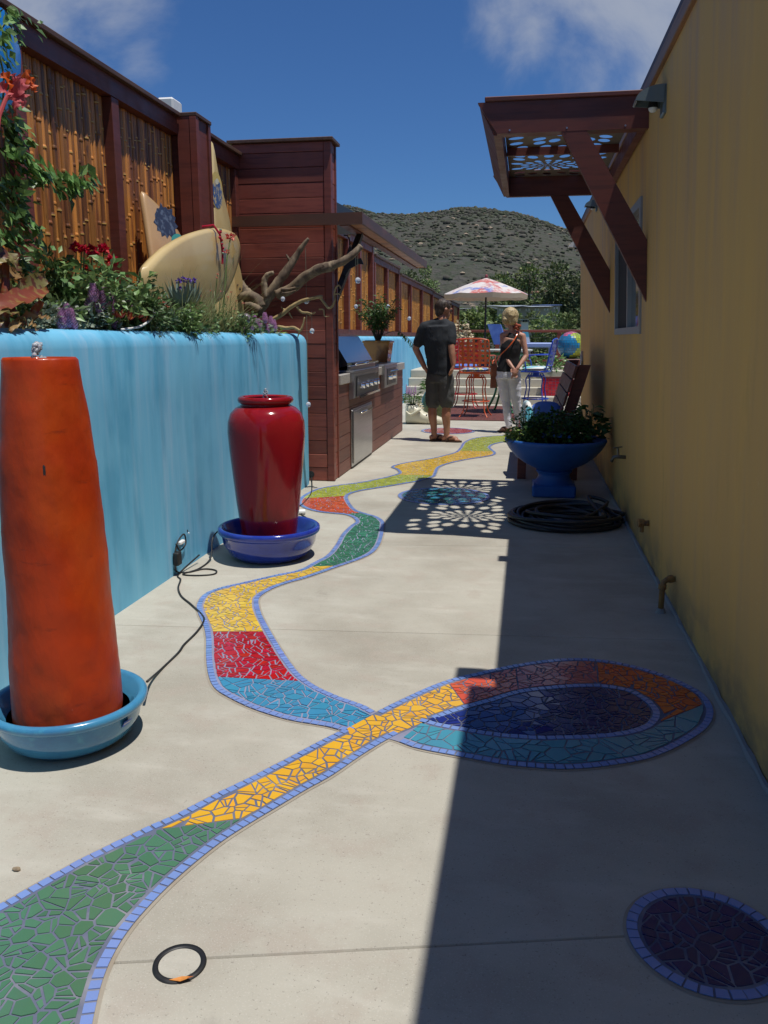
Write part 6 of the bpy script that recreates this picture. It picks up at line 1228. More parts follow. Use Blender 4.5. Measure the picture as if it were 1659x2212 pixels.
q = MB(); c = wp(1050, 322, -.04); g = random.Random(3)
for i in range(7): q.ball(c + Vector((g.uniform(-.035, .035), g.uniform(-.02, .02), g.uniform(-.03, .04))), .028, 8, 6, (1, 1, .8), .2)
q.build('neck_scarf', mat('rust_cloth', (.34, .075, .035), .8), pw, smooth=True)
bag = thing('shoulder_bag', tuple(wp(845, 740)), 'tan leather shoulder bag hanging at the side of the blonde woman', 'bag'); a_ = wp(848, 720, .02); MB().hexa([a_ + Vector(p) for p in ((-.045, -.03, -.19), (.045, -.03, -.19), (.045, .03, -.19), (-.045, .03, -.19), (-.035, -.025, .14), (.035, -.025, .14), (.035, .025, .14), (-.035, .025, .14))]).build('pouch', LEATHER, bag)
MB().box(a_.x - .048, a_.x + .048, a_.y - .034, a_.y - .031, a_.z - .02, a_.z + .12, .002).build('flap', LEATHER, bag)
P = cr([wp(852, 640, .02), wp(905, 560, -.10), wp(960, 505, -.145), wp(1010, 445, -.13), wp(1045, 385, -.075), wp(1040, 350, .02)], 5); m = MB(); vs = []
for i, p in enumerate(P):
    d = (P[min(i + 1, len(P) - 1)] - P[max(0, i - 1)]).normalized(); w = d.cross(Vector((0, -1, 0))).normalized() * .007; vs += [p - w, p + w, p + w + Vector((0, .003, 0)), p - w + Vector((0, .003, 0))]
m.add(vs, [(4 * i + k, 4 * i + (k + 1) % 4, 4 * i + 4 + (k + 1) % 4, 4 * i + 4 + k) for i in range(len(P) - 1) for k in range(4)]); m.build('strap', PLASTO, bag)

# ------------------------------------------------------------------ bar stools and table
def bar_stool(x, y, rot, mt, cush, label, cmat2=None):
    t = thing('bar_stool', (x, y, 0), label, 'bar stool', 'enamelled metal bar stools round the high table'); Mx = Matrix.Rotation(rot, 3, 'Z')
    W = lambda a, b, c: Vector((x, y, 0)) + Mx @ Vector((a, b, c))          # local: backrest at -y, seat centre at origin
    for k in range(4):                                                       # curved splayed legs
        a = R(45 + 90 * k); ca, sa = math.cos(a), math.sin(a); prof = ((.13, .70), (.20, .60), (.185, .46), (.215, .30), (.25, .12), (.315, .03), (.335, .018)); MB().tube(cr([W(r * ca, r * sa, z) for r, z in prof], 4), .011, 7).build('leg', mt, t, smooth=True)
    MB().tube([W(.226 * math.cos(i * math.pi / 14), .226 * math.sin(i * math.pi / 14), .27) for i in range(29)], .011, 7, cap=False).build('foot_ring', mt, t, smooth=True)
    MB().tube([W(.15 * math.cos(i * math.pi / 10), .15 * math.sin(i * math.pi / 10), .655) for i in range(21)], .010, 6, cap=False).build('swivel_ring', mt, t, smooth=True); MB().tube([W(0, 0, .66), W(0, 0, .725)], .06, 12).build('swivel', mt, t)
    m = MB(); m.tube(cr([W(-.24, -.20, .735), W(-.245, .20, .735), W(.245, .20, .735), W(.24, -.20, .735), W(-.24, -.20, .735)], 3), .012, 7); m.build('seat_frame', mt, t, smooth=True)
    m = MB(); vs = []; n = 8
    for i in range(n + 1):
        for j in range(n + 1): u, v = i / n * 2 - 1, j / n * 2 - 1; e = (1 - abs(u) ** 4) ** .5 * (1 - abs(v) ** 4) ** .5; vs.append((u, v, e))
    top = [W(u * .235, v * .205, .79 + e * .035) for u, v, e in vs]; bot = [W(u * .235, v * .205, .775 - e * .025) for u, v, e in vs]; k = n + 1; f = [(i * k + j, (i + 1) * k + j, (i + 1) * k + j + 1, i * k + j + 1) for i in range(n) for j in range(n)]; m.add(top + bot, f + [tuple(q + k * k for q in w[::-1]) for w in f]); m.build('seat_cushion', cush, t, smooth=True)
    def bk(a, z): return W(a, -.205 - (z - .74) * .20 - .02 * math.cos(a * 6), z)
    for s in (-1, 1):
        MB().tube(cr([W(s * .24, -.195, .735), bk(s * .245, .85), bk(s * .25, 1.05), bk(s * .235, 1.265)], 4), .012, 7).build('back_post', mt, t, smooth=True)
        MB().tube(cr([bk(s * .248, 1.02), W(s * .285, -.10, 1.02), W(s * .30, .08, 1.01), W(s * .29, .17, .985), W(s * .265, .19, .945), W(s * .245, .15, .90), W(s * .243, .12, .735)], 4), .011, 7).build('armrest', mt, t, smooth=True)
    MB().tube(cr([bk(-.235, 1.265), bk(-.12, 1.285), bk(0, 1.288), bk(.12, 1.285), bk(.235, 1.265)], 3), .012, 7).build('top_rail', mt, t, smooth=True); MB().tube(cr([bk(-.244, .84), bk(0, .835), bk(.244, .84)], 3), .011, 7).build('lower_rail', mt, t, smooth=True)
    for i in range(5):                                                       # woven flat straps
        a = -.185 + i * .0925; m = MB(); m.hexa([bk(a - .019, .84) + Mx @ Vector((0, -.004, 0)), bk(a + .019, .84) + Mx @ Vector((0, -.004, 0)), bk(a + .019, .84), bk(a - .019, .84), bk(a - .019, 1.275) + Mx @ Vector((0, -.004, 0)), bk(a + .019, 1.275) + Mx @ Vector((0, -.004, 0)), bk(a + .019, 1.275), bk(a - .019, 1.275)]); m.build('back_strap', mt, t)
    for i in range(5):
        z = .905 + i * .075; m = MB(); P = [bk(-.24 + .06 * j, z) + Mx @ Vector((0, .004 + (.006 if (i + j) % 2 else -.006), 0)) for j in range(9)]; vs = []
        for p in P: vs += [p + Vector((0, 0, -.017)), p + Vector((0, 0, .017))]
        m.add(vs, [(2 * j, 2 * j + 2, 2 * j + 3, 2 * j + 1) for j in range(8)]); m.build('back_strap', mt, t)
    return t
sx = gy(*K1(690, 700), 13.95); bar_stool(sx.x + .02, 14.0, R(-6), PLASTO, PATTERN, 'orange bar stool with woven back and multicolour cushion between the couple')
s2 = gy(*K1(1215, 700), 14.75); bar_stool(s2.x - .02, 14.75, R(78), PLASTB, STRIPE, 'blue bar stool with teal cushion turned side-on right of the woman')
s3 = gy(*K1(610, 560), 15.7); bar_stool(s3.x, 15.75, R(176), PLASTR, BLUECLOTH, 'red bar stool on the far side of the table behind the orange stool')
tc_ = gy(*K1(945, 495), 14.9); t = thing('bar_table', (tc_.x, 14.9, 0), 'high round bar table with green base beyond the couple', 'table'); TX0, TY0_ = tc_.x, 14.9
MB().lathe([(.01, 1.075), (.46, 1.075), (.475, 1.085), (.475, 1.10), (.465, 1.108), (.01, 1.108)], TX0, TY0_, 40).build('table_top', mat('pale_table_top', (.55, .58, .52), .4), t, smooth=True, ang=40); MB().tube([(TX0 + .40 * math.cos(i * math.pi / 14), TY0_ + .40 * math.sin(i * math.pi / 14), 1.03) for i in range(29)], .022, 7, cap=False).build('apron', PLASTG, t, smooth=True)
for k in range(4): a = R(28 + 90 * k); MB().tube(cr([(TX0 + r * math.cos(a), TY0_ + r * math.sin(a), z) for r, z in ((.38, 1.04), (.26, .85), (.15, .6), (.17, .35), (.30, .10), (.38, .018))], 4), .020, 7).build('leg', PLASTG, t, smooth=True)

# ------------------------------------------------------------------ planters by the steps
cy = 12.75; c0 = gz(*K1(250, 1140)); t = thing('clog_planter', (c0.x, cy, 0), 'giant cream clog-shaped ceramic planter on the floor beside the counter', 'planter'); X0 = gz(*K1(105, 1140)).x
fx = lambda f: X0 + f * .60
secs = [(fx(.0), .10, .30), (fx(.06), .125, .31), (fx(.22), .13, .30), (fx(.36), .13, .25), (fx(.46), .135, .185), (fx(.62), .14, .155), (fx(.80), .135, .125), (fx(.92), .105, .10), (fx(1.0), .05, .07)]
m = MB(); vs = []; seg = 16
for (x, w, h) in secs:
    for k in range(seg): a = 2 * math.pi * k / seg; cs, sn = math.cos(a), math.sin(a); vs.append((x, cy + w * (abs(cs) ** .7) * (1 if cs > 0 else -1), max(.002, h * (.5 + .5 * (abs(sn) ** .7) * (1 if sn > 0 else -1)))))
m.add(vs, [(i * seg + k, i * seg + (k + 1) % seg, (i + 1) * seg + (k + 1) % seg, (i + 1) * seg + k) for i in range(len(secs) - 1) for k in range(seg)] + [tuple(range(seg)), tuple(range(len(secs) * seg - 1, (len(secs) - 1) * seg - 1, -1))]); m.build('shoe', CREAMC, t, smooth=True, ang=70)
MB().tube(cr([(fx(.02), cy - .135, .20), (fx(.14), cy - .145, .15), (fx(.30), cy - .145, .20), (fx(.40), cy - .135, .235)], 4), .018, 7).build('heel_strap', CREAMC, t, smooth=True); MB().lathe([(.01, .305), (.085, .305)], fx(.14), cy, 20).build('soil', SOIL, t)
for (f, a, h) in ((.55, -.09, .140), (.62, -.03, .158), (.66, -.10, .118), (.75, -.06, .130), (.55, .02, .172)): MB().ball((fx(f), cy + a * 1.25, h), .016, 8, 6).build('vent_hole', BLACK, t)
g = random.Random(5); pl_ = herb('herb_plant', 'leafy plant with mauve flower spikes growing in the clog planter', fx(.14), cy, .31, 240, .13, .20, .045, .02, L_ROSE)
for i in range(6): a = Vector((fx(.14) + g.uniform(-.08, .08), cy + g.uniform(-.06, .06), .42 + g.uniform(0, .06))); q = MB(); q.tube([a, a + Vector((g.uniform(-.02, .02), 0, .14))], [.016, .004], 6, jit=.5); q.build('flower_spike', F_LILAC, pl_)
g2 = gy(*K1(378, 960), 13.3); t = thing('olive_pot', (g2.x, 13.3, 0), 'rounded olive green glazed pot behind the legs of the man', 'pot'); MB().lathe([(.10, .001), (.15, .01), (.21, .12), (.245, .26), (.235, .37), (.19, .45), (.165, .48), (.185, .505), (.175, .515), (.15, .505), (.14, .46), (.02, .45)], g2.x - .02, 13.3, 40).build('pot', OLIVE, t, smooth=True, ang=60)
herb('pot_plant', 'spiky leafed plant growing in the olive green pot', g2.x - .06, 13.3, .46, 90, .17, .24, .14, .035, L_ROSE, stems=6)
herb('pot_plant', 'pink and cream flowers in front of the olive pot beside the clog planter', gz(*K1(285, 1060)).x, 12.95, .16, 160, .09, .20, .04, .02, F_CREAM)
# terracotta pot with flowering plant on the terrace
c = gy(*K1(560, 420), 18.2); t = thing('terracotta_pot', (c.x, 18.3, TZ), 'terracotta pot holding a cream flowering plant on the terrace', 'pot'); MB().lathe([(.09, TZ + .006), (.12, TZ + .01), (.19, TZ + .36), (.21, TZ + .37), (.21, TZ + .42), (.18, TZ + .42), (.02, TZ + .38)], c.x, 18.3, 28).build('pot', TERRA, t, smooth=True, ang=40)
herb('flowering_plant', 'cream and rust flowering plant above the far terracotta pot', c.x, 18.3, TZ + .38, 320, .26, .68, .07, .05, F_CREAM, stems=12); herb('flowering_plant', 'rust red bedding flowers low in the far terracotta pot', c.x - .14, 18.1, TZ + .36, 160, .20, .26, .06, .045, L_RUST, stems=8)
# tiled block, globe on pedestal, lounge
bx = gy(*K1(1250, 800), 17.08); bx2 = gy(*K1(1500, 800), 17.08); zt = gy(*K1(1370, 742), 17.08).z; zb = RH + .002
t = thing('tiled_planter_box', ((bx.x + bx2.x) / 2, 17.2, zb), 'red tiled block standing on the steps near the far corner of the yellow building', 'planter box'); MB().box(bx.x + .006, bx2.x + .05, 17.086, 17.16, zb, zt - .03).build('core', GROUT_L, t); g = random.Random(1)
nx_, nz_ = 9, 6; wx = (bx2.x + .05 - bx.x) / nx_; wz = (zt - .032 - zb) / nz_; TR2 = [T_RED, mat('bright_red_tile', (.55, .03, .04), .25, coat=.2)]
for i in range(nx_):
    for j in range(nz_): MB().box(bx.x + i * wx + .004, bx.x + (i + 1) * wx - .004, 17.078, 17.0858, zb + j * wz + .004, zb + (j + 1) * wz - .004).build('tile', TR2[g.random() < .4], t)
MB().box(bx.x - .01, bx2.x + .07, 17.07, 17.165, zt - .029, zt, .004).build('cap', MATRED, t)
gb = gy(*K1(1500, 470), 19.0); t = thing('mosaic_globe', (gb.x, 19.0, TZ), 'large mosaic garden globe in blue, lime and pink on a dark plinth', 'globe'); gz_ = gy(*K1(1500, 478), 19.0).z; gr_ = .30
MB().box(gb.x - .36, gb.x + .36, 18.7, 19.3, TZ + .005, gz_ - gr_ + .01, .01).build('plinth', REDWOOD, t)
GL = [mat('globe_blue_tile', (.02, .20, .40), .25, island=.2, coat=.3), mat('globe_lime_tile', (.36, .45, .05), .25, island=.2, coat=.3), mat('globe_pink_tile', (.55, .14, .24), .25, island=.2, coat=.3)]
MB().ball((gb.x, 19.0, gz_), gr_ - .008, 24, 16).build('core', GROUT, t, smooth=True); q = MB(); g = random.Random(12)
for i in range(1, 17):
    th_ = math.pi * i / 17; nk_ = max(5, int(34 * math.sin(th_)))
    for k in range(nk_):
        a0, a1 = 2 * math.pi * (k + .06) / nk_, 2 * math.pi * (k + .94) / nk_; t0, t1 = th_ - .085, th_ + .085; am = (a0 + a1) / 2; q.cur = 2 if th_ < .62 + .15 * math.sin(am * 2) else (1 if math.cos(am - R(-18) + .5 * math.cos(th_ * 2)) > .35 else 0)
        q.add([(gb.x + gr_ * math.sin(tt) * math.cos(aa), 19 + gr_ * math.sin(tt) * math.sin(aa), gz_ + gr_ * math.cos(tt)) for tt, aa in ((t0, a0), (t0, a1), (t1, a1), (t1, a0))], [(0, 1, 2, 3)])
q.build('tile_field', GL, t, kind='stuff')
lg = gy(*K1(1230, 480), 18.0); t = thing('lounge_chair', (lg.x, 18.0, TZ), 'periwinkle slab lounge with a raised blue canvas back on the terrace', 'lounge chair'); x0, x1 = gy(*K1(1100, 480), 18).x, gy(*K1(1375, 480), 18).x; zt = gy(*K1(1250, 455), 18).z
MB().box(x0 - .35, x1, 17.75, 18.4, zt - .10, zt, .02).build('seat', LILACT, t)
for x in (x0 - .2, x1 - .15): MB().box(x, x + .09, 17.8, 18.35, TZ + .005, zt - .101).build('leg', PLASTG if x < x1 - .3 else LILACT, t)
b0, b1, b2, b3 = [gy(*K1(*p), 18.0) for p in ((850, 470), (960, 470), (905, 300), (793, 296))]
MB().extrude([b0, b1, b2, b3], (0, .5, 0)).build('backrest', BLUECLOTH, t)
p_ = gy(*K1(1125, 408), 17.95); m = MB(); m.extrude([gy(*K1(*p), 17.95) for p in ((1095, 452), (1155, 452), (1140, 365), (1088, 362))], (0, .3, 0)); m.build('towel', STRIPE, label='teal and white striped towel propped on the periwinkle lounge', cat='towel', loc=tuple(p_))
q = MB(); g = random.Random(20); c = gy(*K1(1270, 570), 17.6)
for i in range(160): q.leaf((c.x + g.uniform(-.55, .42), 17.62 + g.uniform(-.1, .1), TZ + g.uniform(.02, .30)), (g.uniform(-1, 1), g.uniform(-.5, .5), g.uniform(-.2, .8)), .14, .05)
t = thing('leafy_plant', (c.x, 17.6, TZ), 'low leafy green plants growing along the terrace edge under the lounge', 'plant'); q.build('foliage', L_VINE, t)
for i in range(6): a = c.x - .5 + i * .18; MB().tube([(a, 17.62, TZ), (a + .05, 17.62, TZ + .2)], .006, 5).build('stem', STEM, t)
MB().box(gy(*K1(1340, 645), 17.95).x, 4.0, SY + 4 * TD + .02, 18.65, TZ + .005, TZ + .07, .008).build('ledge', STEPC, label='low pale concrete ledge on the terrace below the mosaic globe', cat='ledge', loc=(1, 18, TZ))
# umbrella
uy = 19.2; ap = gy(*K4(1000, 548), uy); eL = gy(*K4(716, 655), uy); eR = gy(*K4(1288, 662), uy); ur = (eR.x - eL.x) / 2; uc = (eL.x + eR.x) / 2; uz = (eL.z + eR.z) / 2
t = thing('patio_umbrella', (uc, uy, TZ), 'open patio umbrella with watercolour patterned canvas on the far terrace', 'umbrella'); MB().tube([(uc, uy, TZ + .01), (uc, uy, ap.z - .02)], .022, 10).build('pole', IRON, t); MB().lathe([(.01, TZ + .006), (.24, TZ + .006), (.24, TZ + .05), (.06, TZ + .09), (.01, TZ + .09)], uc, uy, 24).build('base', IRON, t)
n = 8; m = MB(); vs = [(uc, uy, ap.z)]; rows = 5
for r in range(1, rows + 1):
    f = r / rows
    for k in range(n * 4):
        a = 2 * math.pi * k / (n * 4) + .2; sc = 1 - .035 * (1 - abs(((k % 4) / 4 - .5) * 2)) * f; vs.append((uc + ur * f * sc * math.cos(a), uy + ur * f * sc * math.sin(a), ap.z + (uz - ap.z) * (f * .8 + .2 * f * f) - .02 * math.sin(math.pi * (k % 4) / 4) * f))
K = n * 4; m.add(vs, [(0, 1 + k, 1 + (k + 1) % K) for k in range(K)] + [(1 + (r * K) + k, 1 + (r + 1) * K + k, 1 + (r + 1) * K + (k + 1) % K, 1 + r * K + (k + 1) % K) for r in range(rows - 1) for k in range(K)]); m.build('canopy', UMB, t, smooth=True)
m = MB(); rim = vs[-K:]; m.add([(x, y, z) for x, y, z in rim] + [(uc + (x - uc) * .985, uy + (y - uy) * .985, z - .10) for x, y, z in rim], [(k, (k + 1) % K, K + (k + 1) % K, K + k) for k in range(K)]); m.build('valance', UMB_IN, t)
for k in range(n): a = 2 * math.pi * k / n + .2; MB().tube([(uc, uy, ap.z - .03), (uc + ur * .97 * math.cos(a), uy + ur * .97 * math.sin(a), uz - .015)], .008, 5).build('rib', BARK, t)
MB().ball((uc, uy, ap.z + .03), .035, 10, 8, (1, 1, 1.4)).build('finial', mat('dull_red_finial', (.25, .05, .06), .6), t, smooth=True)

# ------------------------------------------------------------------ land beyond: ground, hill, trees, houses
def dirpt(px, py, dist): r = ray(px, py); h = math.hypot(r.x, r.y); return Vector((r.x / h * dist, r.y / h * dist, CAM_H + r.z / h * dist))
RIDGE = [(735, 448), (760, 449), (778, 455), (810, 464), (850, 467), (890, 466), (920, 463), (960, 457), (985, 452), (1010, 451), (1040, 453), (1070, 457), (1110, 463), (1150, 473), (1190, 487), (1220, 498), (1255, 515), (1290, 535), (1330, 552)]
RA = [(math.atan2(ray(*p).x, ray(*p).y), (ray(*p).z / math.hypot(ray(*p).x, ray(*p).y))) for p in RIDGE]
def ridge_el(a):
    if a <= RA[0][0]: return RA[0][1] + .12 * (a - RA[0][0]) * math.exp((a - RA[0][0]) * 2)
    if a >= RA[-1][0]: return max(.035, RA[-1][1] - .40 * (a - RA[-1][0]))
    for (a0, e0), (a1, e1) in zip(RA[:-1], RA[1:]):
        if a0 <= a <= a1: return e0 + (e1 - e0) * (a - a0) / (a1 - a0)
def hill_h(a, d):
    """height above the eye plane of the terrain at azimuth a, distance d"""
    top = ridge_el(a) * 620.0; foot = -9.0
    if d < 170: return foot + (d - 24) * .0
    f = min(1, (d - 170) / 450.0); s = f * f * (3 - 2 * f) * .55 + f * .45
    h = foot + (top - foot) * s
    if d > 620: h = top - (d - 620) * .10
    k = max(0, min(1, (d - 170) / 150)) * (1 if d < 560 else max(0, 1 - (d - 560) / 60) if d < 620 else .6)
    v = Vector((math.sin(a) * d, math.cos(a) * d, 0)); h += k * 1.1 * max(0, 1 - f * 1.05) * (13 * noise.noise(v * .011) + 6 * noise.noise(v * .024 + Vector((5, 2, 0))) + 1.5 * noise.noise(v * .09))
    return h
HILL = mat('chaparral_hillside', (.062, .061, .043), .95, [((.042, .052, .028), .045, .42, .56, 9, .85), ((.18, .145, .085), .055, .60, .72, 9, .75), ((.072, .066, .058), .22, .46, .60, 5, .8), ((.038, .048, .028), .30, .54, .62, 4, .9), ((.20, .165, .11), .42, .70, .76, 3, .7)], bump=(.35, 1.0, 3.0))
LAND = mat('dry_grassland', (.12, .13, .05), .95, [((.06, .085, .03), .05, .42, .62, 7, .9), ((.20, .17, .09), .08, .56, .7, 6, .6)])
MB().add([(-3000, -3000, -9.2), (3000, -3000, -9.2), (3000, 3000, -9.2), (-3000, 3000, -9.2)], [(0, 1, 2, 3)]).build('ground', LAND, kind='structure')
m = MB(); na, nd = 150, 64; A0, A1 = R(-75), R(60); ds = [150 + (900 - 150) * (j / nd) for j in range(nd + 1)]
m.add([(math.sin(A0 + (A1 - A0) * i / na) * d, math.cos(A0 + (A1 - A0) * i / na) * d, CAM_H + hill_h(A0 + (A1 - A0) * i / na, d)) for d in ds for i in range(na + 1)], [(j * (na + 1) + i, j * (na + 1) + i + 1, (j + 1) * (na + 1) + i + 1, (j + 1) * (na + 1) + i) for j in range(nd) for i in range(na)])
m.build('hill', HILL, smooth=True, kind='structure')
# brush and rocks on the slope
BRUSH = mat('chaparral_brush', (.048, .055, .031), .95, island=.55, hue=.04); ROCK = mat('tan_boulders', (.24, .19, .135), .95, island=.35); BRUSH2 = mat('grey_brush', (.066, .062, .048), .95, island=.4)
g = random.Random(77); qb = MB(); qr = MB(); qg = MB()
def lump(q, c, r, g, sq=.7):
    vs = []; n = 6; 
    for z, k in ((-.35, .8), (.25, 1.0), (.75, .6)):
        for i in range(n): a = 2 * math.pi * (i + g.random() * .5) / n; rr = r * k * g.uniform(.7, 1.2); vs.append((c[0] + rr * math.cos(a), c[1] + rr * math.sin(a), c[2] + r * z * sq * g.uniform(.8, 1.2)))
    vs.append((c[0], c[1], c[2] + r * sq * 1.05)); q.add(vs, [(i, (i + 1) % n, n + (i + 1) % n, n + i) for i in range(n)] + [(n + i, n + (i + 1) % n, 2 * n + (i + 1) % n, 2 * n + i) for i in range(n)] + [(2 * n + i, 2 * n + (i + 1) % n, 3 * n) for i in range(n)])
HA0, HA1 = math.atan2(ray(715, 500).x, ray(715, 500).y) - .05, math.atan2(ray(1290, 600).x, ray(1290, 600).y) + .10
for i in range(7500):
    a = g.uniform(HA0, HA1); d = math.sqrt(g.uniform(200 ** 2, 640 ** 2)); v = Vector((math.sin(a) * d, math.cos(a) * d, 0)); nn = noise.noise(v * .016 + Vector((9, 4, 0)))
    c = (v.x, v.y, CAM_H + hill_h(a, d))
    if nn > .18 and g.random() < .62: 
        if g.random() < .14: lump(qr, c, g.uniform(.4, 1.5), g, .6)
        continue
    r = g.uniform(.45, 1.25) * (1.7 if g.random() < .10 else 1); lump(qg if g.random() < .45 + .4 * nn else qb, c, r, g, .8)
for i in range(120):
    a = g.uniform(HA0, HA1); d = g.gauss(430, 70); v = Vector((math.sin(a) * d, math.cos(a) * d, 0))
    if noise.noise(v * .012 + Vector((1, 7, 0))) > .02: lump(qr, (v.x, v.y, CAM_H + hill_h(a, d)), g.uniform(.5, 1.9), g, .6)
qb.build('hill_brush', BRUSH, kind='stuff', smooth=True); qg.build('hill_scrub', BRUSH2, kind='stuff', smooth=True); qr.build('hill_rocks', ROCK, kind='stuff')
# trees and shrubs below the hill
T1 = leafmat('tree_leaf', (.135, .175, .06), .6, .03, .6); T2 = leafmat('eucalyptus_leaf', (.095, .12, .05), .6, .03, .6); T3 = leafmat('pine_needle', (.19, .26, .09), .55, .02, .6); T4 = leafmat('hedge_leaf', (.17, .23, .08), .55, .03, .6)
def tree(name, label, px, dist, ptop, wpx, mt, seed, n=900, cat='tree', lf=1.0, base=None, lobes=7, tall=.5):
    g = random.Random(seed); top = dirpt(px, ptop, dist); W = wpx / F_PX * dist / 2; zb = (CAM_H - 9.0) if base is None else base; x, y = top.x, top.y; H = top.z - zb
    t = thing(name, (x, y, zb), label, cat, 'trees and bushes beyond the terrace'); s = MB(); s.tube(cr([(x, y, zb - .3), (x + W * .05, y, zb + H * .3), (x - W * .05, y, zb + H * .62), (x, y, zb + H * .88)], 4), [W * .10 * (1 - .75 * i / 12) for i in range(13)], 8)
    cs = []
    for i in range(lobes): a = g.uniform(0, 6.28); f = g.uniform(.15, .75); zc = zb + H * (1 - tall) + H * tall * g.uniform(.12, .82); k = 1 - .6 * abs((zc - zb) / H - (1 - tall * .55)) ; cs.append(((x + W * f * k * math.cos(a), y + W * f * k * math.sin(a), zc), W * g.uniform(.38, .6)))
    cs.append(((x, y, top.z - W * .42), W * .42))
    for c, r in cs: s.tube([(x, y, zb + (c[2] - zb) * .55), Vector((x, y, c[2])).lerp(Vector(c), .5), c], [W * .045, W * .03, W * .012], 5)
    q = MB(); L = lf * .055 * W + .05
    for i in range(int(n * 1.7)):
        c, r = g.choice(cs); d = Vector((g.gauss(0, 1), g.gauss(0, 1), g.gauss(0, .9))).normalized(); rr = r * (g.random() ** .33) * (1 + .25 * noise.noise(d * 2.2 + Vector(c))); p = Vector(c) + d * rr; q.leaf(p, (d + Vector((g.uniform(-.8, .8), g.uniform(-.8, .8), g.uniform(-.6, .6)))), L * g.uniform(1.1, 2.2), L * g.uniform(.9, 1.5), curl=g.uniform(-.2, .4))
    s.build('trunk', BARK, t); q.build('crown', mt, t); return t
tree('eucalyptus_tree', 'large dark eucalyptus standing right of the umbrella below the hill', 1205, 75, 566, 125, T2, 1, 3600, lobes=12, tall=.75)
tree('eucalyptus_tree', 'olive green eucalyptus just behind the top of the umbrella at right', 1145, 82, 572, 125, T1, 2, 3200, lobes=11, tall=.7)
tree('eucalyptus_tree', 'darkest eucalyptus partly hidden behind the corner of the yellow building', 1258, 70, 588, 95, T2, 3, 1800, lobes=9, tall=.75)
tree('eucalyptus_tree', 'lower broad tree crown left of the olive eucalyptus above the umbrella', 1085, 95, 590, 125, T1, 4, 2600, lobes=10, tall=.6)
tree('dark_bush', 'dark rounded tree above the far end of the bamboo fence', 880, 110, 585, 90, T2, 5, 1400, lobes=8, tall=.5)
tree('dark_bush', 'grey green bush just under the tip of the kitchen awning', 920, 120, 572, 60, T4, 6, 1000, lobes=7, tall=.5)
tree('pine_tree', 'bushy pine directly behind the umbrella pole', 1030, 30, 668, 130, T3, 7, 3600, lobes=14, tall=.95)
tree('pine_tree', 'feathery green pine at the left edge under the umbrella', 985, 33, 672, 80, T3, 8, 1800, lobes=9, tall=.9)
tree('leafy_tree', 'rounded green tree between umbrella and woman below the pale roof', 1090, 42, 679, 60, T4, 9, 1600, lobes=8, tall=.8)
tree('leafy_tree', 'broad dark green tree right of the blonde woman below the house roofs', 1172, 46, 684, 110, T4, 10, 2600, lobes=11, tall=.85)
tree('leafy_tree', 'low bright tree at the right beside the yellow building corner', 1228, 50, 676, 75, T1, 11, 1500, lobes=8, tall=.8)
tree('leafy_tree', 'small bush above the railing in the gap right of the woman', 1112, 36, 706, 50, T3, 12, 1200, lobes=7, tall=.9)
tree('leafy_tree', 'wide hedge-like tree above the railing near the mosaic globe', 1215, 34, 698, 120, T1, 13, 2200, lobes=10, tall=.9)
tree('leafy_tree', 'dark tree filling the gap behind the man and the far fence', 950, 48, 660, 80, T2, 14, 1500, lobes=8, tall=.85)
tree('leafy_tree', 'green tree low behind the terrace railing in the middle', 1075, 30, 706, 90, T4, 15, 1500, lobes=8, tall=.95)
g = random.Random(31); ORD = ('first', 'second', 'third', 'fourth', 'fifth', 'sixth', 'seventh', 'eighth', 'ninth', 'tenth', 'eleventh', 'twelfth')
for i in range(12):
    px = 940 + i * 30 + g.uniform(-8, 8); d = g.uniform(66, 150); tree('distant_bush', ('olive', 'dark', 'pale green')[i % 3] + ' far bush below the hill, ' + ORD[i] + ' from the left among them', px, d, 690 - 40 * (d - 66) / 84 + g.uniform(-8, 8), g.uniform(34, 62), (T1, T2, T4)[i % 3], 100 + i, 420, lobes=5, tall=.8)
tree('leafy_tree', 'bushy tree hiding the left half of the long pale house', 1112, 51, 672, 62, T4, 61, 1300, lobes=8, tall=.85); tree('leafy_tree', 'bushy tree hiding the walls of the long pale house in its middle', 1152, 52, 673, 64, T1, 62, 1300, lobes=8, tall=.85); tree('leafy_tree', 'bushy tree in front of the solar roofed house at the right', 1198, 53, 672, 70, T4, 63, 1300, lobes=8, tall=.85)
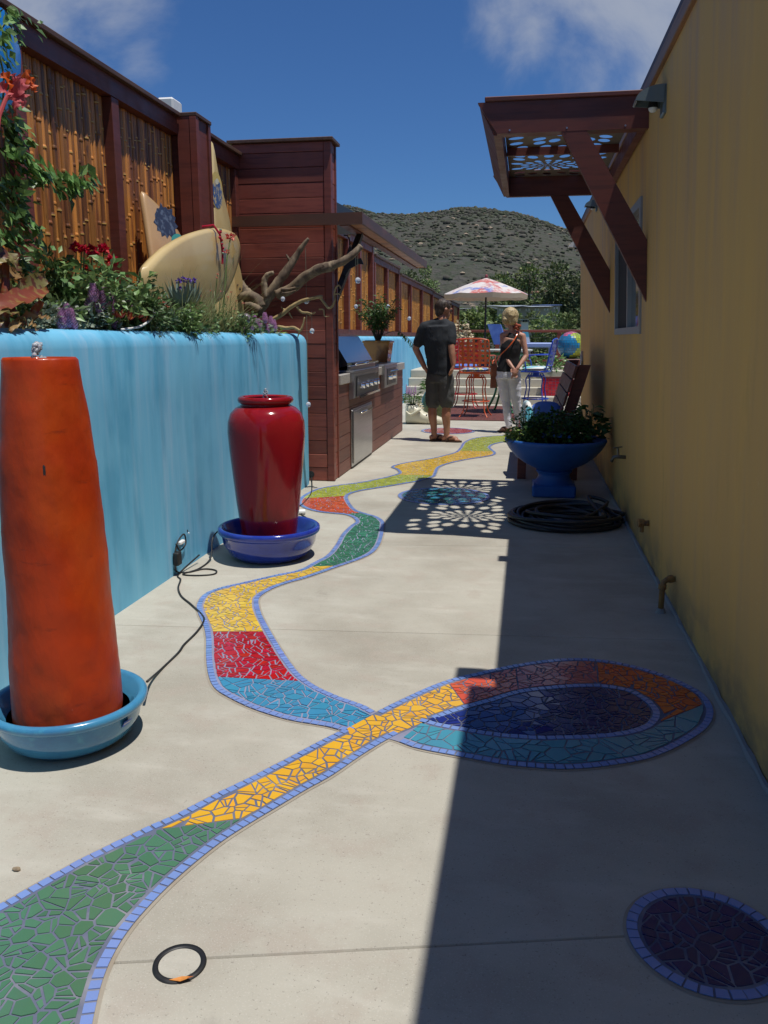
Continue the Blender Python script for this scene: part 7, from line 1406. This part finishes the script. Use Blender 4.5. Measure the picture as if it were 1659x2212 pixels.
# houses at the foot of the hill
HW = mat('house_plaster', (.50, .46, .40), .8); HP = mat('pink_house_plaster', (.46, .30, .23), .8); HR = mat('pale_house_roof', (.36, .40, .44), .6); HRB = mat('solar_roof', (.10, .16, .34), .3); HRT = mat('tile_roof', (.30, .15, .10), .8)
def house(label, px, py, dist, wpx, hpx, wall, roof, depth=8, hip=.5, pw=3):
    c = dirpt(px, py, dist); k = dist / F_PX; w = wpx * k; h = hpx * k; t = thing('house', (c.x, c.y, c.z - h), label, 'house'); x0, x1, y0, y1, z0, z1 = c.x - w / 2, c.x + w / 2, c.y, c.y + depth, c.z - h - 4, c.z
    MB().box(x0, x1, y0, y1, z0, z1).build('wall', wall, t); rh = h * hip; e = .06 * w; m = MB(); m.add([(x0 - e, y0 - .6, z1 + .02), (x1 + e, y0 - .6, z1 + .02), (x1 + e, y1 + .6, z1 + .02), (x0 - e, y1 + .6, z1 + .02), (x0 + depth * .4, (y0 + y1) / 2, z1 + rh), (x1 - depth * .4, (y0 + y1) / 2, z1 + rh)], [(0, 1, 5, 4), (1, 2, 5), (2, 3, 4, 5), (3, 0, 4), (0, 3, 2, 1)]); m.build('roof', roof, t)
    for i in range(pw): xa = x0 + w * (i + .25) / pw; f = MB().box(xa, xa + w * .5 / pw, y0 - .06, y0 - .005, z1 - h * .75, z1 - h * .25).build('window', WHITE, t); MB().box(xa + .12, xa + w * .5 / pw - .12, y0 - .075, y0 - .061, z1 - h * .70, z1 - h * .30).build('pane', GLASS, f)
house('long house with pale grey blue roof seen between the trees right of the umbrella', 1150, 664, 56, 75, 9, HW, HR, 6, .7, 4); house('house with a blue solar covered roof at the right of the long roof', 1182, 661, 61, 52, 8, HW, HRB, 5, .7, 3)
house('pale gabled house left of the long roof under the umbrella', 1092, 664, 54, 34, 9, HW, HR, 5, .8, 2); house('small white summerhouse with glass panes beside the woman', 1134, 688, 41, 15, 10, WHITE, HR, 3, .15, 3)
house('pinkish house among the trees at the foot of the hill, right', 1232, 636, 150, 26, 12, HP, HRT, 9, .5, 2); house('pink house glimpsed through the trees above the umbrella edge', 1152, 632, 150, 24, 12, HP, HRT, 9, .5, 2); house('flat grey house behind the man at the end of the fence', 975, 668, 90, 40, 9, HW, HR, 9, .5, 2)
